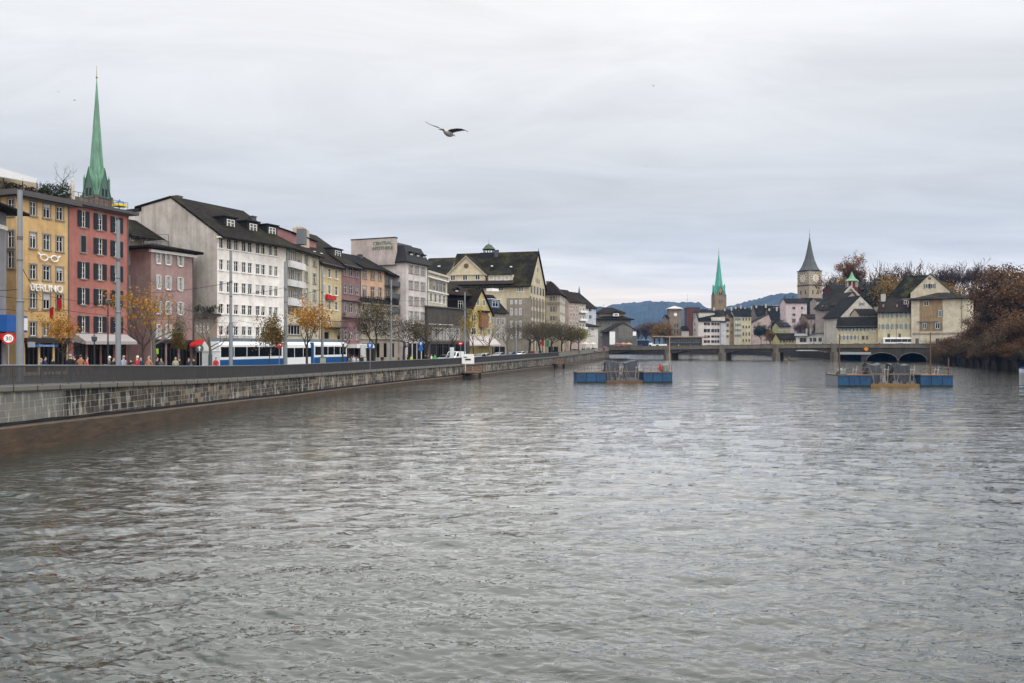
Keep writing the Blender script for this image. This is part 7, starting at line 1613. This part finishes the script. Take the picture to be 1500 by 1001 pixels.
for k in range(20):
    px = 538 + k * 3.1 + cr.uniform(-.8, .8); z = 112 + (px - 538) * .26; e = empty('parked_bicycle', 'parked bicycle in the long row behind the railing near the stone terrace building', 'bicycle', (*W(px, z)[:2], gz(z)), R(cr.uniform(-30, 30)), 'bicycles parked behind the railing')
    linkme('wheels', BW, e); f_ = linkme('frame', BF, e); linkme('saddle', BS, e); linkme('handlebar', BH, e); f_.material_slots[0].link = 'OBJECT'; f_.material_slots[0].material = cloth(cr.choice([BK, RD, (.3, .3, .32), (.05, .12, .2), GR]))
# ------------------------------------------------------------------ work rafts
rblue = None
def blue_steel():
    m, nt, b = newmat('blue_ribbed_steel'); b.inputs['Roughness'].default_value = .5; L = nt.links
    geo = N(nt, 'ShaderNodeNewGeometry'); n = N(nt, 'ShaderNodeTexNoise', Scale=1.2, Detail=8.0, Roughness=.75); L.new(geo.outputs['Position'], n.inputs['Vector'])
    cr_ = N(nt, 'ShaderNodeValToRGB'); e = cr_.color_ramp.elements; e[0].position = .36; e[1].position = .7; e[0].color = (.004, .035, .10, 1); e[1].color = (.008, .085, .20, 1); x = e.new(.78); x.color = (.10, .09, .09, 1)
    L.new(n.outputs['Fac'], cr_.inputs['Fac']); L.new(cr_.outputs[0], b.inputs['Base Color']); return m
rblue = blue_steel(); rgrey = simple('scuffed_steel', (.22, .23, .25)); wood = simple('weathered_planks', (.13, .085, .055), .9); tarpm = plaster((.075, .085, .10), .8, .6); rail_ = simple('raft_rail', (.12, .10, .09), .6)
def tarp(bm, x0, x1, y0, y1, z0, z1, seed, taper=.12):
    b2 = bmesh.new(); box(b2, x0, x1, y0, y1, z0, z1); bmesh.ops.subdivide_edges(b2, edges=b2.edges[:], cuts=5, use_grid_fill=True); rr = random.Random(seed); cx, cy = (x0 + x1) / 2, (y0 + y1) / 2
    ph = [rr.uniform(0, 6) for _ in range(4)]
    for v in b2.verts:
        t = (v.co.z - z0) / (z1 - z0); k = 1 - taper * t; v.co.x = cx + (v.co.x - cx) * k + .09 * math.sin(v.co.z * 4 + v.co.y * 3 + ph[0]); v.co.y = cy + (v.co.y - cy) * k + .09 * math.sin(v.co.x * 5 + ph[1]); v.co.z += (.16 * math.sin(v.co.x * 2.3 + ph[2]) + .1 * math.sin(v.co.y * 3 + ph[3])) * t
    me = bpy.data.meshes.new('x'); b2.to_mesh(me); b2.free(); bm.from_mesh(me); bpy.data.meshes.remove(me)
def raft(x0px, x1px, z, label, rz, flip, masts):
    x0 = W(x0px, z); Ln = (x1px - x0px) / F * z / math.cos(rz); e = empty('work_raft', label, 'raft', (x0.x, x0.y, 0), rz)
    Wd = 5.0; bl = 4.7; top = 1.55
    for s, (a, c) in enumerate(((0, bl), (Ln - bl, Ln))):
        for k in range(3):
            w_ = (c - a) / 3; bm = bmesh.new()
            box(bm, a + w_ * k + .03, a + w_ * (k + 1) - .03, 0, Wd, -.5, top)
            for q in range(6): xx = a + w_ * k + .12 + (w_ - .24) * q / 5; box(bm, xx - .03, xx + .03, -.045, -.002, -.3, top - .1)
            link('pontoon_box', bm, rblue, e)
        link('pontoon_deck', boxbm(a - .08, c + .08, -.12, Wd + .1, top + .002, top + .13), wood, e)
    link('end_plate', boxbm(Ln - .002, Ln + .05, .1, Wd - .1, -.3, top - .05) if not flip else boxbm(-.05, .002, .1, Wd - .1, -.3, top - .05), rgrey, e)
    bm = bmesh.new(); box(bm, bl + .06, Ln - bl - .06, .1, Wd - .1, -.1, .35); link('low_deck', bm, simple('ochre_deck', (.19, .12, .045), .8) if flip else wood, e)
    bm = bmesh.new(); box(bm, .0, bl, -.055, -.046, -.3, .16); link('waterline_grime', bm, simple('algae', (.02, .025, .015)), e)
    bm = bmesh.new(); box(bm, Ln - bl, Ln, -.055, -.046, -.3, .16); link('waterline_grime', bm, simple('algae', (.02, .025, .015)), e)
    bm = bmesh.new()
    for x in (bl * .5, bl + 2.2, Ln - bl - 1.2, Ln - bl * .5):
        for k_ in range(2): bar(bm, (x + k_ * .5, .8, top + .1 if x < bl or x > Ln - bl else .35), (x + k_ * .5 + .2, .8, top + 1.1 + .3 * k_), .045, 5)
        bar(bm, (x, .8, top + .9), (x + .8, .8, top + .9), .035, 5)
    link('scaffold_frame', bm, simple('pale_steel', (.36, .34, .32)), e)
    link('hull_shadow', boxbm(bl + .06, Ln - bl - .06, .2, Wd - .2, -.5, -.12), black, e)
    bm = bmesh.new(); box(bm, bl - .1, Ln - bl + .1, .02, .14, top + .14, top + .32); box(bm, bl - .1, Ln - bl + .1, Wd - .2, Wd - .06, top + .14, top + .32); link('side_beam', bm, simple('side_beam', (.16, .11, .08)), e)
    bm = bmesh.new()
    for yy in (.05, Wd - .05):
        for a, c in ((.1, bl), (Ln - bl, Ln - .1)):
            for k in range(5): x = a + (c - a) * k / 4; bar(bm, (x, yy, top + .1), (x, yy, top + 1.25), .035, 5)
            for zz_ in (top + .65, top + 1.22): bar(bm, (a, yy, zz_), (c, yy, zz_), .03, 5)
    for x in (.1, Ln - .1):
        for zz_ in (top + .65, top + 1.22): bar(bm, (x, .05, zz_), (x, Wd - .05, zz_), .028, 5)
    a, c = bl, Ln - bl
    for zz_ in (top + .65, top + 1.22): bar(bm, (a, Wd - .05, zz_), (c, Wd - .05, zz_), .026, 5)
    link('guard_rail', bm, rail_, e)
    bm = bmesh.new(); m0 = Ln * .5
    if not flip: tarp(bm, bl - .1, bl + 2.7, 1.2, 3.6, .4, top + 1.7, 3, .25); tarp(bm, Ln - bl - 3.0, Ln - bl - .6, 1.0, 3.4, .4, top + 1.75, 5, .16)
    else: tarp(bm, bl + .1, bl + 2.1, 1.2, 3.6, .4, top + 1.7, 7, .08); tarp(bm, Ln - bl - 3.4, Ln - bl - 1.0, 1.0, 3.4, .4, top + 1.5, 9, -.08)
    link('tarpaulin', bm, tarpm, e)
    bm = bmesh.new(); rr = random.Random(4 if flip else 6)
    for k in range(16): x = rr.uniform(bl + .4, Ln - bl - .5); y = rr.uniform(.3, 1.2); s_ = rr.uniform(.15, .45); box(bm, x, x + s_ * 1.6, y, y + s_, .352, .352 + s_)
    for k in range(7): x = rr.uniform(bl + .3, Ln - bl - .4); bar(bm, (x, .4, .4), (x + rr.uniform(-.7, .7), 1.0, rr.uniform(1.6, 3.0)), .06, 5)
    link('work_gear', bm, simple('work_gear', (.14, .13, .13)), e)
    for x, yy, h, arm in masts:
        bm = bmesh.new(); bar(bm, (x, yy, 0), (x, yy, h), .10, 8, r2=.08)
        if arm: bar(bm, (x - arm[0], yy, h - .1), (x + arm[1], yy, h - .1), .07, 5)
        link('mast', bm, simple('raft_mast', (.34, .22, .13)) if arm else rust, e)
    return e, Ln, top
e, Ln, top = raft(845, 986, 128, 'blue work raft with grey tarpaulins and a T-shaped mast, nearer the left bank', R(2), False, [(15.6, 2.5, 7.55, (2.8, 6.3))])
bm = bmesh.new(); lathe(bm, [(.33, -.07), (.33, .07)], 14); o = link('life_ring', bm, signred, e, (Ln - 1.9, .2, top + .75), (R(90), 0, R(15)))
link('red_flag', boxbm(Ln - 2.1, Ln - 1.75, .3, .34, top + .3, top + 1.35), signred, e)
bm = bmesh.new(); tarp(bm, Ln - 1.3, Ln - .3, 1, 2.6, top + .13, top + 1.1, 11, .2); link('covered_winch', bm, simple('winch_cover', (.16, .19, .17)), e, smooth=True)
e, Ln, top = raft(1228, 1394, 116.5, 'blue work raft with ochre deck and two brown masts, nearer the right bank', R(-1.5), True, [(.3, .3, 7.6, None), (13.9, 1.2, 7.9, None), (16.0, .2, 4.2, None)])
bm = bmesh.new(); tarp(bm, .5, 1.4, .4, 2.2, top + .13, top + .95, 12, .3); link('tyre_heap', bm, simple('winch_cover', (.16, .19, .17)), e, smooth=True)
# small blue boat at right edge
e = empty('small_boat', 'small blue and white moored boat cut by the right picture edge', 'boat', (*W(1494, 178)[:2], 0), R(8)); bm = bmesh.new()
secs = [(0, .25, .75), (1.2, .95, .62), (3.0, 1.0, .6), (5, .85, .65)]
rings = [[bm.verts.new(p) for p in ((x, -w_, h), (x, -w_ * .75, -.25), (x, w_ * .75, -.25), (x, w_, h))] for x, w_, h in secs]
for a, c in zip(rings, rings[1:]):
    for k in range(4): bm.faces.new((a[k], a[(k + 1) % 4], c[(k + 1) % 4], c[k]))
bm.faces.new(rings[0][::-1]); bm.faces.new(rings[-1]); link('hull', bm, simple('boat_white', (.6, .62, .65), .4), e)
link('cover', boxbm(.6, 4.7, -.8, .8, .66, 1.05), simple('boat_blue', (.02, .10, .30), .5), e)
# small orange buoy under the bridge
e = empty('buoy', 'tiny pale buoy floating under the third bridge span', 'buoy', (*W(1156, 330)[:2], 0)); bm = bmesh.new(); lathe(bm, [(.3, -.2), (.45, .3), (.2, .9), (.1, 1.6)], 10); link('float', bm, simple('buoy_paint', (.55, .35, .15)), e)
# ------------------------------------------------------------------ gull
def gull(loc, span, label, rz, full=True):
    e = empty('gull', label, 'bird', loc, rz); bm = bmesh.new(); s = span / 1.0
    secs = [(-.22, .016, .0), (-.18, .038, .0), (-.12, .062, -.004), (-.02, .080, -.012), (.08, .072, -.010), (.15, .050, .0), (.19, .040, .012), (.225, .030, .018), (.25, .014, .014), (.285, .004, .008)]
    rings = [[bm.verts.new((x * s, r * math.cos(2 * math.pi * k / 10) * s, (zc_ + r * .9 * math.sin(2 * math.pi * k / 10)) * s)) for k in range(10)] for x, r, zc_ in secs]
    for a, c in zip(rings, rings[1:]):
        for k in range(10): bm.faces.new((a[k], a[(k + 1) % 10], c[(k + 1) % 10], c[k]))
    bm.faces.new(rings[0][::-1]); bm.faces.new(rings[-1])
    for p in ([(-.20, -.03, 0), (-.33, -.075, .0), (-.35, 0, -.005), (-.33, .075, .0), (-.20, .03, 0)],): extr(bm, [Vector(q) * s for q in p], (0, 0, .008 * s))
    body = link('body', bm, simple('gull_white', (.40, .39, .38)), e, smooth=True)
    wt = simple('gull_grey', (.10, .10, .105)); tp = simple('gull_tip', (.02, .02, .02))
    for sgn in (-1, 1):
        bm = bmesh.new(); st = [(.03, .09, -.12, .02), (.14, .11, -.12, .05 if sgn < 0 else .08), (.27, .12, -.09, .065 if sgn < 0 else .15), (.40, .06, -.09, .05 if sgn < 0 else .19), (.52, -.01, -.105, .005 if sgn < 0 else .235), (.60, -.10, -.115, -.05 if sgn < 0 else .28)]
        pr_ = [[bm.verts.new((x * s, sgn * y * s, (z + dz) * s)) for x, dz in ((xf, .006), (xb, 0), (xb, -.004), (xf, -.006))] for y, xf, xb, z in st]
        for i, (a, c) in enumerate(zip(pr_, pr_[1:])):
            for k in range(4): f = bm.faces.new((a[k], a[(k + 1) % 4], c[(k + 1) % 4], c[k])); f.material_index = 1 if i >= 3 else 0
        bm.faces.new(pr_[0][::-1]); bm.faces.new(pr_[-1]); link('wing', bm, [wt, tp], e)
    bm = bmesh.new(); bar(bm, (.28 * s, 0, .01 * s), (.315 * s, 0, .002 * s), .007 * s, 5, r2=.002 * s); link('beak', bm, simple('beak', (.3, .10, .03)), e)
    return e
g = gull(W(657, 19, 195), 1.02, 'gull with spread wings gliding high over the river', R(35)); g.rotation_euler = (R(3), R(2), R(62))
gull(W(957, 200, 126), 1.0, 'tiny distant bird high above the far bridge', R(10)); gull(W(946, 200, 244), 1.0, 'tiny distant bird below the other one in the middle of the sky', R(70)); gull(W(109, 180, 147), 1.0, 'tiny distant bird left of the tall green spire', R(40)); gull(W(85, 200, 135), .9, 'tiny faint bird farthest left in the sky', R(100))
# little bare tree on the yellow house roof
me, lme = branch_mesh(31, 10, .8, 3, 4, .18, (3, 4)); q = W(91, 87.5); zb_ = HZ(284, 87.5); H = HZ(233, 87.5) - zb_
e = empty('roof_tree', 'small bare tree growing on the roof terrace of the yellow house', 'tree', (q.x, q.y, zb_)); t = linkme('trunk', me, e); t.scale = (H / 10 * 1.1,) * 2 + (H / 10,)
